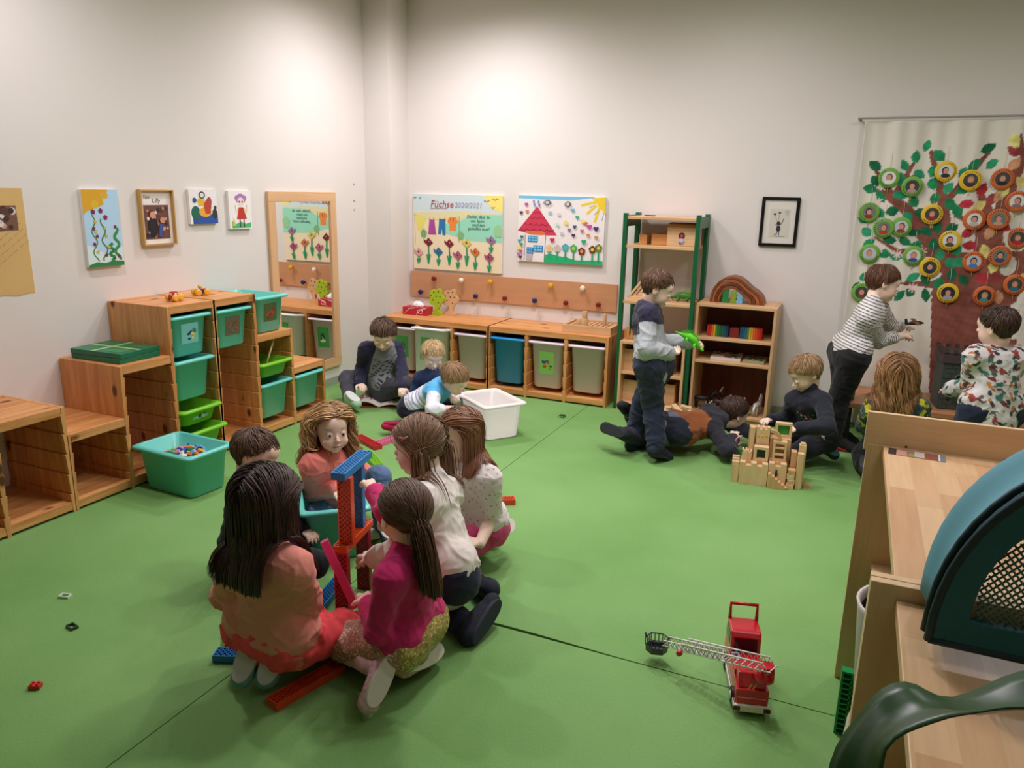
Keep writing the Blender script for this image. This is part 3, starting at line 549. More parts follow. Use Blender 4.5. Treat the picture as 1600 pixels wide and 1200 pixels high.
# kraft paper poster
root=thing('paper_poster','brown kraft paper sheet with glued photo and slanted handwriting, at the left edge','poster',(.004,-3.33,.98)); T=Matrix.Translation(-root.location)@frameT('L',-3.56,.98,.0006)
b=MB(T); n=24; rngp=[(i/n*.44,(.004*math.sin(i*.9)),0) for i in range(n+1)]
b.prism([(x,y) for x,y,_ in rngp]+[(.44,.5),(0,.5)],0,.0018,mat((214,176,112),.8,var=.06,bscale=8)); b.build('paper',root)
A=Art(T@Matrix.Translation((0,0,.0018))); A.poly([(.26,.30),(.40,.305),(.40,.42),(.26,.42)],(120,80,64)); 
for k in range(16): A.circ(rr.uniform(.28,.385),rr.uniform(.315,.405),rr.uniform(.008,.018),rr.choice([(60,34,30),(206,160,140),(90,50,40),(226,216,210)]))
for k in range(6):
    for j in range(9): x=.13+.03*j+.01*k; y=.13+.021*j+.027*(3-k); A.line([(x+.004*i,y+.003*i+.003*math.sin(i*2.1+j)) for i in range(6)],.0013,(120,96,60))
A.b.build('picture_surface',root)
# mirror
root=thing('wall_mirror','tall mirror in a light beech frame on the left wall','mirror',(.0125,-1.08,.146)); T=Matrix.Translation(-root.location)@frameT('L',-1.449,.146,.0006)
w,h,fw=.739,1.335,.068
b=MB(T); mm=wood(1,(226,184,140),(214,168,122),name='mirror_frame',ring=12); mz=wood(2,(226,184,140),(214,168,122),name='mirror_frame',ring=12)
b.box(0,w,0,fw,0,.025,mm); b.box(0,w,h-fw,h,0,.025,mm); b.box(0,fw,fw,h-fw,0,.025,mz); b.box(w-fw,w,fw,h-fw,0,.025,mz); b.build('frame',root,bevel=.003)
mg=mat((238,240,238),.012,'mirror_glass',metal=1); b=MB(T); b.box(fw+.0005,w-fw-.0005,fw+.0005,h-fw-.0005,.003,.012,mg); b.build('mirror_glass',root)
# ---------------------------------------------------------------- tree curtain
def fold(x,z): 
    t=max(0,min(1,(z-.1)/1.9)); return -.036-.012*math.sin(x*23+1.2*math.sin(x*7))*(.35+.65*t)-.006*math.sin(x*57+z*2)*t-.004*math.sin(z*9+x*12)
def seg_d(P,a,b):
    a=np.array(a);b=np.array(b);ab=b-a;t=np.clip(((P-a)@ab)/(ab@ab),0,1); return np.linalg.norm(P-(a+t[:,None]*ab),axis=1),t
def curtain():
    x0,x1,z0,z1=3.625,5.3,.02,1.985; h=.0065; nx=int((x1-x0)/h)+1; nz=int((z1-z0)/h)+1
    gx,gz=np.meshgrid(np.linspace(0,1,nx),np.linspace(z0,z1,nz),indexing='ij')
    left=x0+.045*np.clip((1.99-gz)/1.3,0,1)*0+.03*(1.985-gz)/1.9; X=left+gx*(x1-left); Z=gz
    f=np.vectorize(fold)(X,Z); P=np.stack([X.ravel(),Z.ravel()],1); c=np.tile(np.array(s2l((226,220,206))),(len(P),1))
    nz_=np.sin(P[:,0]*31+3*np.sin(P[:,1]*17))*np.sin(P[:,1]*43+2*np.sin(P[:,0]*19)); n2=np.sin(P[:,0]*97+P[:,1]*61)*np.sin(P[:,1]*113-P[:,0]*71)
    br=np.array(s2l((134,76,62))); 
    def paint(mask,col,v=.12): c[mask]=np.array(s2l(col))*(1+v*nz_[mask]+.10*n2[mask])[:,None]
    # trunk
    L=np.interp(P[:,1],[0,.17,.34,.64,.89,1.02,1.1,1.2],[4.235,4.222,4.207,4.175,4.144,4.16,4.20,4.26]); Rr=np.interp(P[:,1],[0,.34,.6,.8,.9,1.0,1.1,1.2],[4.70,4.69,4.66,4.62,4.60,4.62,4.66,4.62])
    paint((P[:,0]>L)&(P[:,0]<Rr)&(P[:,1]<1.2),(134,76,62),.2)
    B_=[((4.32,1.05),(4.20,1.17),.08,.05),((4.20,1.17),(4.14,1.37),.05,.042),((4.14,1.37),(4.13,1.5),.042,.035),((4.13,1.5),(4.02,1.80),.03,.012),((4.15,1.52),(4.33,1.80),.022,.012),((4.13,1.5),(4.10,1.6),.03,.015),
       ((4.24,1.1),(4.02,1.34),.07,.05),((4.02,1.34),(3.92,1.46),.045,.035),((3.92,1.46),(3.78,1.55),.032,.02),((3.78,1.55),(3.70,1.57),.015,.008),((3.85,1.52),(3.72,1.69),.02,.01),((3.86,1.56),(3.93,1.73),.022,.010),((3.89,1.64),(3.975,1.66),.012,.006),
       ((4.28,1.0),(4.11,.99),.05,.02),((4.11,.99),(3.95,.985),.02,.008),((4.1,1.2),(3.92,1.185),.04,.016),((3.92,1.185),(3.77,1.27),.014,.006),
       ((4.45,1.0),(4.40,1.32),.12,.07),((4.40,1.32),(4.36,1.47),.06,.035),((4.36,1.47),(4.30,1.60),.03,.015),((4.33,1.38),(4.20,1.42),.022,.008),((4.42,1.3),(4.46,1.57),.05,.035),((4.46,1.57),(4.51,1.76),.04,.022),((4.51,1.76),(4.475,1.9),.02,.006),((4.6,1.1),(4.85,1.4),.10,.05),((4.85,1.4),(5.0,1.7),.04,.01),((4.7,1.25),(4.68,1.6),.05,.015),((4.30,.95),(4.55,1.1),.16,.12)]
    for a,b_,r0,r1 in B_:
        d,t=seg_d(P,a,b_); paint(d<(r0+(r1-r0)*t)*(1+.06*nz_),(134,76,62),.2)
    # white bays between branches
    for cx,cz,rx,rz in ((4.53,1.13,.045,.06),(4.62,.8,.06,.12)): paint(((P[:,0]-cx)/rx)**2+((P[:,1]-cz)/rz)**2<1,(224,218,206),.0)
    def leaf(x,z,a,col,l=.040,w=.027):
        ca,sa=math.cos(a),math.sin(a); u=(P[:,0]-x)*ca+(P[:,1]-z)*sa; v=-(P[:,0]-x)*sa+(P[:,1]-z)*ca
        paint((np.abs(v)<w*(1-(u/l)**2))&(np.abs(u)<l),col,.22)
    G_=[(3.714,1.718),(3.704,1.575),(3.771,1.524),(3.883,1.719),(3.939,1.77),(3.971,1.667),(3.992,1.839),(4.067,1.78),(4.048,1.686),(4.054,1.61),(4.143,1.587),(4.077,1.523),(4.163,1.491),(4.323,1.823),(4.354,1.731),(4.262,1.726),(4.21,1.674),(4.22,1.579),(4.212,1.449),(3.847,1.439),(3.942,1.407),(4.011,1.433),(4.058,1.321),(4.117,1.348),(4.196,1.346),(3.992,1.309),(3.714,1.303),(3.856,1.258),(3.944,1.252),(3.834,1.17),(3.906,1.153),(3.962,1.501),(3.88,1.539),(3.726,1.625),(3.871,1.636),(4.02,1.027),(4.019,.934),(3.957,.904),(4.108,.92),(4.095,1.016),(4.169,1.001),(4.237,1.056),(4.307,1.03),(4.218,1.13),(4.27,1.138),(4.153,1.181),(4.109,1.239),(4.012,1.225),(3.739,1.015),(3.695,.938),(3.779,1.427),(3.737,1.232),(3.69,1.384),(4.241,1.215)]
    rr=random.Random(5)
    for x,z in G_:
        d=math.atan2(z-1.3,x-4.15)+rr.uniform(-.8,.8); leaf(x,z,d,rr.choice([(18,128,82),(26,140,92),(10,104,66),(40,150,104)]),rr.uniform(.036,.048),rr.uniform(.024,.031))
    for x,z in [(4.326,1.581),(4.385,1.525),(4.253,1.493),(4.287,1.32),(4.309,1.243),(4.468,1.361),(4.458,1.805),(4.405,1.046),(4.472,1.06)]: leaf(x,z,rr.uniform(0,3),rr.choice([(190,50,70),(176,46,56),(150,60,60)]),.045,.028)
    for x,z in [(4.449,1.864),(4.469,1.731),(4.423,1.549),(4.324,1.481),(4.526,1.626),(4.402,1.325),(4.393,1.213),(4.454,1.123),(4.508,.934),(4.44,1.58)]: leaf(x,z,rr.uniform(0,3),rr.choice([(224,216,130),(214,200,120),(206,150,110)]),.045,.028)
    for k in range(46):
        x=rr.uniform(4.62,5.25); z=rr.uniform(.95,1.9); leaf(x,z,rr.uniform(0,3),rr.choice([(190,60,60),(214,120,50),(224,196,90),(150,80,60)]),.045,.028)
    for x,z in [(3.76,1.49),(3.91,1.17),(4.05,1.19),(4.03,.96),(3.80,1.2)]:
        for k in range(8):
            d,_=seg_d(P,(x,z),(x+.028*math.cos(k*.785),z+.028*math.sin(k*.785))); paint(d<.004,(234,206,200),.0)
    d1,_=seg_d(P,(4.3,.62),(4.3,.62)); paint((abs(d1-.085)<.004)&(P[:,1]>.6),(112,60,50),.1); paint((abs(d1-.05)<.004)&(P[:,1]>.58),(112,60,50),.1)
    idx=np.arange(nx*nz).reshape(nx,nz); q=np.stack([idx[:-1,:-1],idx[1:,:-1],idx[1:,1:],idx[:-1,1:]],-1).reshape(-1,4)
    V=np.stack([X,f,Z],-1).reshape(-1,3); root=thing('tree_curtain','white wall cloth painted with a big tree in green and autumn leaves','wall hanging',(4.45,-.04,1.985))
    V=V-np.array(root.location); o=grid_obj('cloth',V,q,c,vcol('painted_cloth',.9,.15,120),root); s=o.modifiers.new('thickness','SOLIDIFY'); s.thickness=.0015
    b=MB(Matrix.Translation(-root.location)); b.tube([(3.58,-.05,2.005),(5.34,-.05,2.005)],.006,mat((150,144,130),.4),8); b.build('rod',root)
    b=MB(Matrix.Translation(-root.location)); 
    for x in (3.595,4.5,5.3): b.box(x-.01,x+.01,-.05,-.0005,1.995,2.0,mat((120,116,108),.4))
    b.build('rod_bracket',root)
    return root
def grid_obj(name,V,F,col,m,parent=None,smooth=True):
    """V Nx3, F Mx4 (or Mx3), col Nx3 linear"""
    me=bpy.data.meshes.new(name); V=np.asarray(V,np.float32); F=np.asarray(F,np.int32); k=F.shape[1]
    me.vertices.add(len(V)); me.vertices.foreach_set('co',V.ravel()); me.loops.add(F.size); me.loops.foreach_set('vertex_index',F.ravel())
    me.polygons.add(len(F)); me.polygons.foreach_set('loop_start',np.arange(0,F.size,k,dtype=np.int32)); me.polygons.foreach_set('loop_total',np.full(len(F),k,np.int32))
    me.update(calc_edges=True); me.polygons.foreach_set('use_smooth',np.full(len(F),smooth))
    if col is not None:
        a=me.color_attributes.new('Col','FLOAT_COLOR','POINT'); a.data.foreach_set('color',np.concatenate([np.clip(col,0,1),np.ones((len(V),1))],1).astype(np.float32).ravel())
    me.materials.append(m); o=bpy.data.objects.new(name,me); COL.objects.link(o)
    if parent: o.parent=parent
    return o
curtain()
MED=[(3.803,1.643,'g'),(3.941,1.593,'g'),(4.114,1.686,'y'),(4.253,1.634,'y'),(4.421,1.644,'o'),(3.715,1.428,'g'),(3.811,1.332,'g'),(3.911,1.343,'g'),(4.075,1.426,'y'),(4.308,1.4,'o'),(4.435,1.408,'o'),(4.516,1.514,'o'),(4.195,1.27,'y'),(3.749,1.166,'g'),(4.005,1.165,'g'),(4.107,1.098,'y'),(4.343,1.146,'o'),(4.475,1.189,'o'),(4.554,1.298,'o'),(4.229,.944,'y'),(4.429,.94,'o'),(4.58,1.02,'o'),(3.733,.911,'g')]
MC=dict(g=(112,168,66),y=(226,184,40),o=(204,104,46)); MN=dict(g='green',y='yellow',o='orange')
MSHIRT=[(230,228,224),(180,140,150),(30,30,50),(70,30,40),(20,24,40),(150,30,40),(190,40,40),(150,50,60),(150,30,40),(190,180,180),(190,150,150),(140,110,120),(60,66,60),(180,180,180),(60,70,150),(30,36,60),(60,130,190),(60,60,110),(180,30,40),(160,160,190),(60,140,130),(20,110,140),(120,60,60)]
POS=['green photo disc, topmost of the green ones','green photo disc right of and just below the topmost green one','yellow photo disc, highest of the yellow ones','yellow photo disc right of the highest yellow one','orange photo disc, highest of the orange ones','green photo disc at the cloth edge, above two overlapping green discs','left one of the two overlapping green photo discs','right one of the two overlapping green photo discs','yellow photo disc with a person in red, between green leaves','left one of the upper pair of orange photo discs','right one of the upper pair of orange photo discs','orange photo disc just below the highest orange one, at the picture edge','yellow photo disc on the fork of the painted trunk','green photo disc at the cloth edge just above the striped boy','green photo disc above the hair of the striped boy','yellow photo disc right beside the hair of the striped boy','orange photo disc with a person in light blue','orange photo disc at the top of the painted trunk, right of the light blue one','orange photo disc with a person in bright red, at the picture edge','yellow photo disc, lowest of the yellow ones','orange photo disc, lowest of the orange ones, on the trunk','orange photo disc with a person in teal, at the picture edge','green photo disc, lowest, partly behind the striped boy']
for k,(x,z,c) in enumerate(MED):
    y=fold(x,z)-.012; root=thing('photo_disc',POS[k],'photo disc',(x,y,z),(0,0,0),'photo discs on the tree cloth')
    R=.0625; T=Matrix.Rotation(PI/2,4,'X'); b=MB(); b.lathe([(R*.94,-.006),(R,-.004),(R,.003),(R*.96,.006),(R*.66,.006)],mat(MC[c],.6,var=.1),28,T); b.build('ring',root)
    b=MB(); dk=mat(tuple(int(v*.35) for v in MC[c]),.7); 
    for j in range(15):
        a=2*PI*j/26+.6+k; b.box(-.002,.002,-.0075,-.0062,-.004,.004,dk,Matrix.Rotation(-a,4,'Y')@Matrix.Translation((0,0,R*.82)))
    b.build('ring_lettering',root)
    b=MB(); rr=random.Random(k); bgc=rr.choice([(206,214,210),(60,66,60),(190,196,206),(220,220,214),(110,120,110),(40,40,44)]); q=lambda r,cx,cz,col,o,ry=None:b.add([(cx+r*math.cos(t),-.0064-o,cz+(ry or r)*math.sin(t)) for t in [2*PI*i/16 for i in range(16)]],[tuple(range(16))],mat(col,.5))
    q(R*.64,0,0,bgc,0); q(R*.30,rr.uniform(-.004,.004),.004,rr.choice([(60,36,26),(170,120,70),(40,26,22),(120,76,50)]),.0006,R*.36); q(R*.23,0,.001,(206,150,124),.0009,R*.28)
    sh=MSHIRT[k]; b.add([(x_*R,-.0076,z_*R) for x_,z_ in ((-.42,-.46),(-.34,-.3),(-.14,-.22),(.14,-.22),(.34,-.3),(.42,-.46),(.2,-.6),(-.2,-.6))],[tuple(range(8))],mat(sh,.6)); b.build('photo',root)
    b=MB(); b.tube([(0,.0015,R),(.003,.005,R+.05),(0,.0085,R+.09)],.0012,mat((222,206,180),.8),5); b.tube([(0,.0015,-R),(.001,.0,-R-.03)],.002,mat((190,150,80),.6),5); b.build('string',root)
# ---------------------------------------------------------------- low bench with castle tower
BENCH=wood(0,(196,138,96),(176,118,78),name='bench_wood',ring=12)
root=thing('low_table','long low brown wooden table in front of the tree cloth','table',(4.5,-.34,0)); T=Matrix.Translation(-root.location)
b=MB(T); b.box(3.705,5.35,-.60,-.075,.262,.292,BENCH); b.build('table_top',root,bevel=.003)
for x,y in ((3.74,-.56),(3.74,-.12),(4.5,-.56),(4.5,-.12),(5.3,-.56),(5.3,-.12)):
    b=MB(T); b.box(x-.02,x+.02,y-.02,y+.02,0,.2615,mat((40,30,26),.6)); b.build('leg',root,bevel=.002)
root=thing('castle_tower','dark grey plastic castle tower standing on the low table','toy castle',(4.31,-.38,.2925),(0,0,.12)); SG=mat((62,72,66),.7,bump=.8,bscale=90); SG2=mat((72,58,56),.7,bump=.8,bscale=90)
b=MB(); w=.10; b.box(-w,w,-w,w,0,.285,SG)
for r in range(9):
    for k in range(4):
        x=-w+.05*k+(.025 if r%2 else 0); b.box(x+.002,min(x+.046,w),-w-.003,-w,.006+.031*r,.032+.031*r,SG) if not(.07<r*.031<.21 and abs(x)<.04) else None
b.build('tower_body',root)
b=MB(); b.box(-w-.012,w+.012,-w-.012,w+.012,.2855,.33,SG2); b.box(-w-.004,w+.004,-w-.004,w+.004,.33,.345,SG2)
for k in range(5):
    for s in (-1,1):
        x=-w+.05*k-.01+.002; b.box(x-.0,x+.024,s*(w+.002)-.008,s*(w+.002)+.008,.345,.368,SG2); b.box(s*(w+.002)-.008,s*(w+.002)+.008,x,x+.024,.345,.368,SG2)
b.build('battlement',root)
b=MB(); dkk=mat((14,16,16),.6); arch=[(-.03,.13)]+[(.03*math.cos(a),.19+.03*math.sin(a)) for a in [PI-PI*i/8 for i in range(9)]]+[(.03,.13)]
b.prism(arch,-w-.0045,-w-.0005,dkk,axis=1); b.tube([(x,-w-.005,z) for x,z in arch+[arch[0]]],.004,mat((96,106,98),.7),5); b.box(-.002,.002,-w-.008,-w-.004,.13,.22,mat((96,106,98),.7)); b.box(-.03,.03,-w-.008,-w-.004,.168,.172,mat((96,106,98),.7))
b.build('arched_window',root)
for x in (-.05,.05): b=MB(); b.box(x-.006,x+.006,-w-.005,-w-.0035,.055,.10,dkk); b.build('arrow_slit',root)
b=MB(); b.box(-.025,.025,-w-.006,-w-.0035,.05,.105,mat((50,56,52),.7)); b.build('gate',root)
# ---------------------------------------------------------------- wooden rainbow, little blocks, books, horses in bookcase
root=thing('wooden_rainbow','nested brown wooden arches on top of the beech bookcase','toy',(2.965,-.19,.8055)); RC=[wood(0,(150,84,46),(120,60,28),name='walnut'),wood(0,(176,104,58),(140,76,38),name='walnut'),wood(0,(120,60,34),(92,44,22),name='walnut')]
ARC=[(-.142,0),(-.139,.05),(-.122,.10),(-.09,.145),(-.05,.172),(0,.181),(.04,.173),(.075,.152),(.105,.125),(.132,.104),(.162,.087),(.19,.065),(.209,.035),(.216,0)]
def arc(s):
    t=np.linspace(0,len(ARC)-1,40); X_=np.interp(t,range(len(ARC)),[p[0] for p in ARC]); Z_=np.interp(t,range(len(ARC)),[p[1] for p in ARC])
    return [(-.035+x*s,z*s) for x,z in zip(X_,Z_)]
prev=None; S_=[1,.88,.76,.64,.53]
for k,s in enumerate(S_[:-1]):
    o=arc(s); i_=arc(S_[k+1]+.015); b=MB(); n=len(o); dpt=.075
    vs=[(x,-dpt,z) for x,z in o]+[(x,-dpt,z) for x,z in i_]+[(x,dpt,z) for x,z in o]+[(x,dpt,z) for x,z in i_]; fs=[]
    for j in range(n-1): fs+= [(j,j+1,n+j+1,n+j),(2*n+j,2*n+j+1,3*n+j+1,3*n+j),(j,j+1,2*n+j+1,2*n+j),(n+j,n+j+1,3*n+j+1,3*n+j)]
    fs+=[(0,n,3*n,2*n),(n-1,2*n-1,4*n-1,3*n-1)]; b.add(vs,fs,RC[k%3]); b.build('arch',root,bevel=.002)
for x,c,h,l in ((2.89,(20,130,60),.115,'dark green wooden figure under the wooden rainbow'),(2.945,(130,160,40),.085,'small yellow green wooden figure under the wooden rainbow'),(2.985,(120,180,214),.085,'pale blue wooden figure under the wooden rainbow')):
    b=MB(); m=mat(c,.5,var=.1); b.prism([(-.02,0),(.02,0),(.022,h*.25),(.014,h*.3),(.022,h*.5),(.016,h*.56),(.024,h*.7),(.02,h*.85),(.016,h),(-.01,h),(-.024,h*.82),(-.012,h*.66),(-.02,h*.5),(-.014,h*.3),(-.022,h*.22)],-.012,.012,m,axis=1)
    tag(b.build('wooden_figure',loc=(x,-.25,.8055),bevel=.002),l,'toy figure')
b=MB(); b.box(-.05,.05,-.02,.02,0,.004,BEECH[0]); tag(b.build('wooden_strip',loc=(2.80,-.33,.8055)),'thin wooden strip lying at the left front of the bookcase top','toy block')
CL=[('red',(176,36,24)),('red',(176,36,24)),('orange',(214,96,30)),('yellow',(206,170,40)),('green',(60,130,50)),('green',(40,110,50)),('green',(24,90,44)),('teal',(20,90,90)),('teal',(16,76,80)),('blue',(20,50,90))]
CRt=[('teal',(16,86,90)),('blue',(24,80,140)),('blue',(30,90,150)),('green',(40,130,70)),('yellow',(190,170,40)),('yellow',(206,150,40)),('orange',(214,100,30)),('orange',(206,70,30)),('red',(190,44,28)),('red',(170,30,24))]
for side,lst,x0 in (('left',CL,2.80),('right',CRt,3.02)):
    for k,(cn,c) in enumerate(lst):
        b=MB(); b.box(-.0065,.0065,-.03,.03,0,.075,mat(c,.5)); o=b.build('coloured_tile',loc=(x0+.0145*k,-.27,.5755),bevel=.001)
        tag(o,'thin %s wooden tile standing in the %s half of the coloured row on the bookcase'%(cn,side),'toy block','coloured tiles in the bookcase')
b=MB(); b.box(-.03,.03,-.03,.03,0,.065,mat((120,30,24),.5)); tag(b.build('wooden_block',loc=(2.975,-.26,.5755),bevel=.001),'dull red cube block between the two halves of the coloured tile row','toy block')
for k,(x,y,z,w_,d_,h_,c,l,rz) in enumerate([(2.93,-.21,.4155,.20,.22,.02,(226,214,200),'flat board game with red and white print on the bookcase shelf',.05),(3.13,-.21,.4155,.14,.2,.018,(160,170,130),'thin greenish booklet lying behind the board game',-.1)]):
    root=thing('board_game' if k==0 else 'booklet',l,'game' if k==0 else 'book',(x,y,z),(0,0,rz)); b=MB(); b.box(-w_/2,w_/2,-d_/2,d_/2,0,h_,mat(c,.5)); b.build('box_body',root,bevel=.001)
    b=MB(); rr=random.Random(k)
    for j in range(30): r=rr.uniform(.006,.018); b.lathe([(r,h_),(r,h_+.0006+.00005*j)],mat(rr.choice([(170,30,40),(200,60,60),(120,30,50),(230,220,210),(70,110,70)]),.5),7,Matrix.Translation((rr.uniform(-w_/2+.02,w_/2-.02),rr.uniform(-d_/2+.02,d_/2-.02),0)))
    b.build('cover_print',root)
def horse(loc,rz,c,c2,label,S=1):
    root=thing('toy_horse',label,'toy animal',loc,(0,0,rz)); m=mat(c,.5); m2=mat(c2,.5); b=MB()
    b.tube([(-.06*S,0,.07*S),(-.04*S,0,.075*S),(0,0,.07*S),(.04*S,0,.075*S)],[.012*S,.02*S,.018*S,.02*S],m,10); b.tube([(.045*S,0,.078*S),(.068*S,0,.105*S),(.075*S,0,.12*S)],[.016*S,.011*S,.009*S],m,8); b.tube([(.07*S,0,.122*S),(.095*S,0,.108*S),(.105*S,0,.10*S)],[.010*S,.008*S,.006*S],m,8)
    for x,k in ((-.045,-1),(.042,1)):
        for s in (-1,1): b.tube([(x*S,s*.010*S,.065*S),(x*S+k*s*.004*S,s*.012*S,.035*S),(x*S-.003*S,s*.012*S,.002*S)],[.009*S,.0055*S,.005*S],m,7)
    for s in (-1,1): b.tube([(.07*S,s*.005*S,.125*S),(.07*S,s*.006*S,.138*S)],[.004*S,.001],m,5)
    b.build('horse_body',root); b=MB(); b.tube([(-.06*S,0,.078*S),(-.078*S,0,.06*S),(-.08*S,0,.025*S)],[.004*S,.008*S,.003*S],m2,6); b.build('tail',root); b=MB()
    b.tube([(.04*S,0,.10*S),(.06*S,0,.125*S),(.07*S,0,.134*S)],[.006*S,.006*S,.003*S],m2,6,flat=1); b.build('mane',root); return root
for a in [((2.80,-.25,.046),.3,(30,20,18),(20,14,12),'dark brown toy horse at the left in the bottom compartment of the bookcase',1.0),((2.87,-.18,.046),.9,(70,36,24),(220,206,190),'chestnut toy horse with pale mane in the bookcase bottom',1.05),((2.93,-.29,.046),.1,(50,30,24),(206,180,160),'dark toy horse with light tail in the bookcase bottom',.95),((3.17,-.26,.046),1.4,(190,186,184),(230,228,224),'grey white toy horse at the right in the bookcase bottom',1.0),((3.10,-.28,.046),2.0,(60,44,40),(214,206,200),'small dark toy cow-like animal with white face near the grey horse',.8)]: horse(*a)
# ---------------------------------------------------------------- perforated planks
def plank(color,L,label,loc,rot,w=.052,t=.026,pitch=.0178,name='lattice_plank',group=None,M=None):
    o=thing(name,label,'toy plank',loc,(0,0,0),group)
    m=mat(color,.35,'plank_plastic'); b=MB(); e=.004; h=w/2-e
    b.box(-L/2,L/2,-w/2,-w/2+e,0,t,m); b.box(-L/2,L/2,w/2-e,w/2,0,t,m); b.box(-L/2,-L/2+e,-h,h,0,t,m); b.box(L/2-e,L/2,-h,h,0,t,m)
    k=0; x=-L/2-2*h+e; r=.0017
    while x<L/2:
        for s in (1,-1):
            # diagonal from (x,-s*h) to (x+2h, s*h), clip to plank
            xa,xb=max(x,-L/2+e),min(x+2*h,L/2-e)
            if xb-xa>.004:
                ya=s*(-h+(xa-x)); yb=s*(-h+(xb-x)); dx,dy=1,s; nx,ny=-dy*r/1.414,dx*r/1.414
                b.prism([(xa+nx,ya+ny),(xb+nx,yb+ny),(xb-nx,yb-ny),(xa-nx,ya-ny)],.001,t-.001,m)
        x+=pitch
    q=b.build('plank_body',o); 
    if M is not None: o.rotation_euler=M.to_euler()
    else: o.rotation_euler=rot
    return o
ORG,RED,BLU,PNK,LIM=(226,84,30),(206,30,44),(14,120,190),(224,60,130),(140,210,40)
def along(d,n):   # matrix with x along d, z towards n
    d=Vector(d).normalized(); n=Vector(n); y=n.cross(d).normalized(); z=d.cross(y); return Matrix((d,y,z)).transposed()
def P3(a,b): return [(p+q)/2 for p,q in zip(a,b)],Vector(b)-Vector(a)
c,d=P3((2.237,-4.065,0),(2.30,-3.83,0)); plank((222,74,34),.255,'orange red plank lying on the floor in front of the kneeling girls',(c[0]-.0,c[1],0.0005),(0,0,math.atan2(d.y,d.x)))
plank(RED,.26,'red plank lying on the floor left of the girl in the coral skirt',(1.83,-3.80,.0005),(0,0,math.atan2(-.17,.16)))
plank(BLU,.25,'blue plank lying on the floor behind the coral skirt',(1.985,-3.45,.0005),(0,0,math.atan2(.145,-.035)))
plank(BLU,.12,'short blue plank end showing beside the white shoe sole',(1.955,-3.93,.0005),(0,0,.4))
plank(RED,.25,'red plank lying flat behind the curly haired girl',(1.09,-1.90,.0005),(0,0,math.atan2(-.117,.23)))
plank((236,120,160),.22,'pale pink plank lying flat next to the magenta shoe',(1.18,-1.80,.0005),(0,0,1.4))
plank(LIM,.25,'lime green plank lying flat behind the blue tower top',(1.285,-2.14,.0005),(0,0,math.atan2(-.15,.18)))
plank((226,76,40),.25,'orange plank on the floor right of the girl in pink trousers',(2.15,-2.39,.0005),(0,0,.55))
# tower
td=math.atan2(.166,-.02)
F0=Vector((2.115,-3.54,0)); R0=Vector((2.072,-3.345,0)); ax=(R0-F0).normalized()
plank((196,26,52),.25,'crimson plank standing upright at the front base of the plank tower',(F0.x,F0.y,.1255),None,M=along((0,0,1),-ax))
plank((160,22,40),.25,'dark red plank standing upright at the rear base of the plank tower',(R0.x,R0.y,.1255),None,M=along((0,0,1),-ax))
plank(ORG,.25,'orange plank lying as the middle deck of the plank tower',((F0.x+R0.x)/2,(F0.y+R0.y)/2,.2515),(0,0,math.atan2(ax.y,ax.x)))
plank((232,84,24),.25,'orange plank standing upright on the deck of the plank tower',(F0.x+.005,F0.y+.03,.403),None,M=along((0,0,1),-ax))
plank(BLU,.25,'blue plank standing upright on the deck of the plank tower',(R0.x+.0,R0.y-.03,.403),None,M=along((0,0,1),-ax))
plank((16,134,206),.25,'bright blue plank lying across the very top of the plank tower',((F0.x+R0.x)/2+.003,(F0.y+R0.y)/2,.529),(0,0,math.atan2(ax.y,ax.x)))
plank(PNK,.25,'pink plank held slanting by the girl in the magenta top',(2.205,-3.66,.245),None,M=along((-.42,-.02,.8),(-.7,-.6,-.2)))
# ---------------------------------------------------------------- mixed bricks in the teal box
BC=[('red',(206,36,36)),('white',(236,232,226)),('blue',(30,80,170)),('yellow',(238,186,40)),('pink',(236,150,170)),('orange',(232,120,40)),('light blue',(120,180,220)),('green',(60,150,70)),('black',(30,30,34))]
def brick_mesh(c):
    b=MB(); m=mat(c,.35); b.box(-.016,.016,-.008,.008,0,.0095,m)
    for x in (-.012,-.004,.004,.012):
        for y in (-.004,.004): b.lathe([(.0025,.0095),(.0025,.0112)],m,6,Matrix.Translation((x,y,0)),smooth=False)
    return b
protos={}
for k in range(100):
    cn,c=BC[int(rng.integers(0,9))]
    if cn not in protos: o=brick_mesh(c).build('toy_brick'); protos[cn]=o
    else: o=protos[cn].copy(); COL.objects.link(o)
    a=k%10; i=k//10; o.location=(.655+(-.135+.030*a)+rng.uniform(-.006,.006),-2.895-.092+.0205*i+rng.uniform(-.006,.006),.135+.045*math.exp(-((a-4.5)/3)**2)+rng.uniform(0,.018)); o.rotation_euler=(rng.uniform(-.9,.9),rng.uniform(-.9,.9),rng.uniform(0,6)); o.scale=(1.15,1.25,1.25)
    tag(o,'small %s brick in the heap filling the large teal box'%cn,'toy brick','small bricks heaped in the teal box')
b=MB(); b.box(-.155,.155,-.095,.095,0,.13,mat((150,90,80),.6)); 
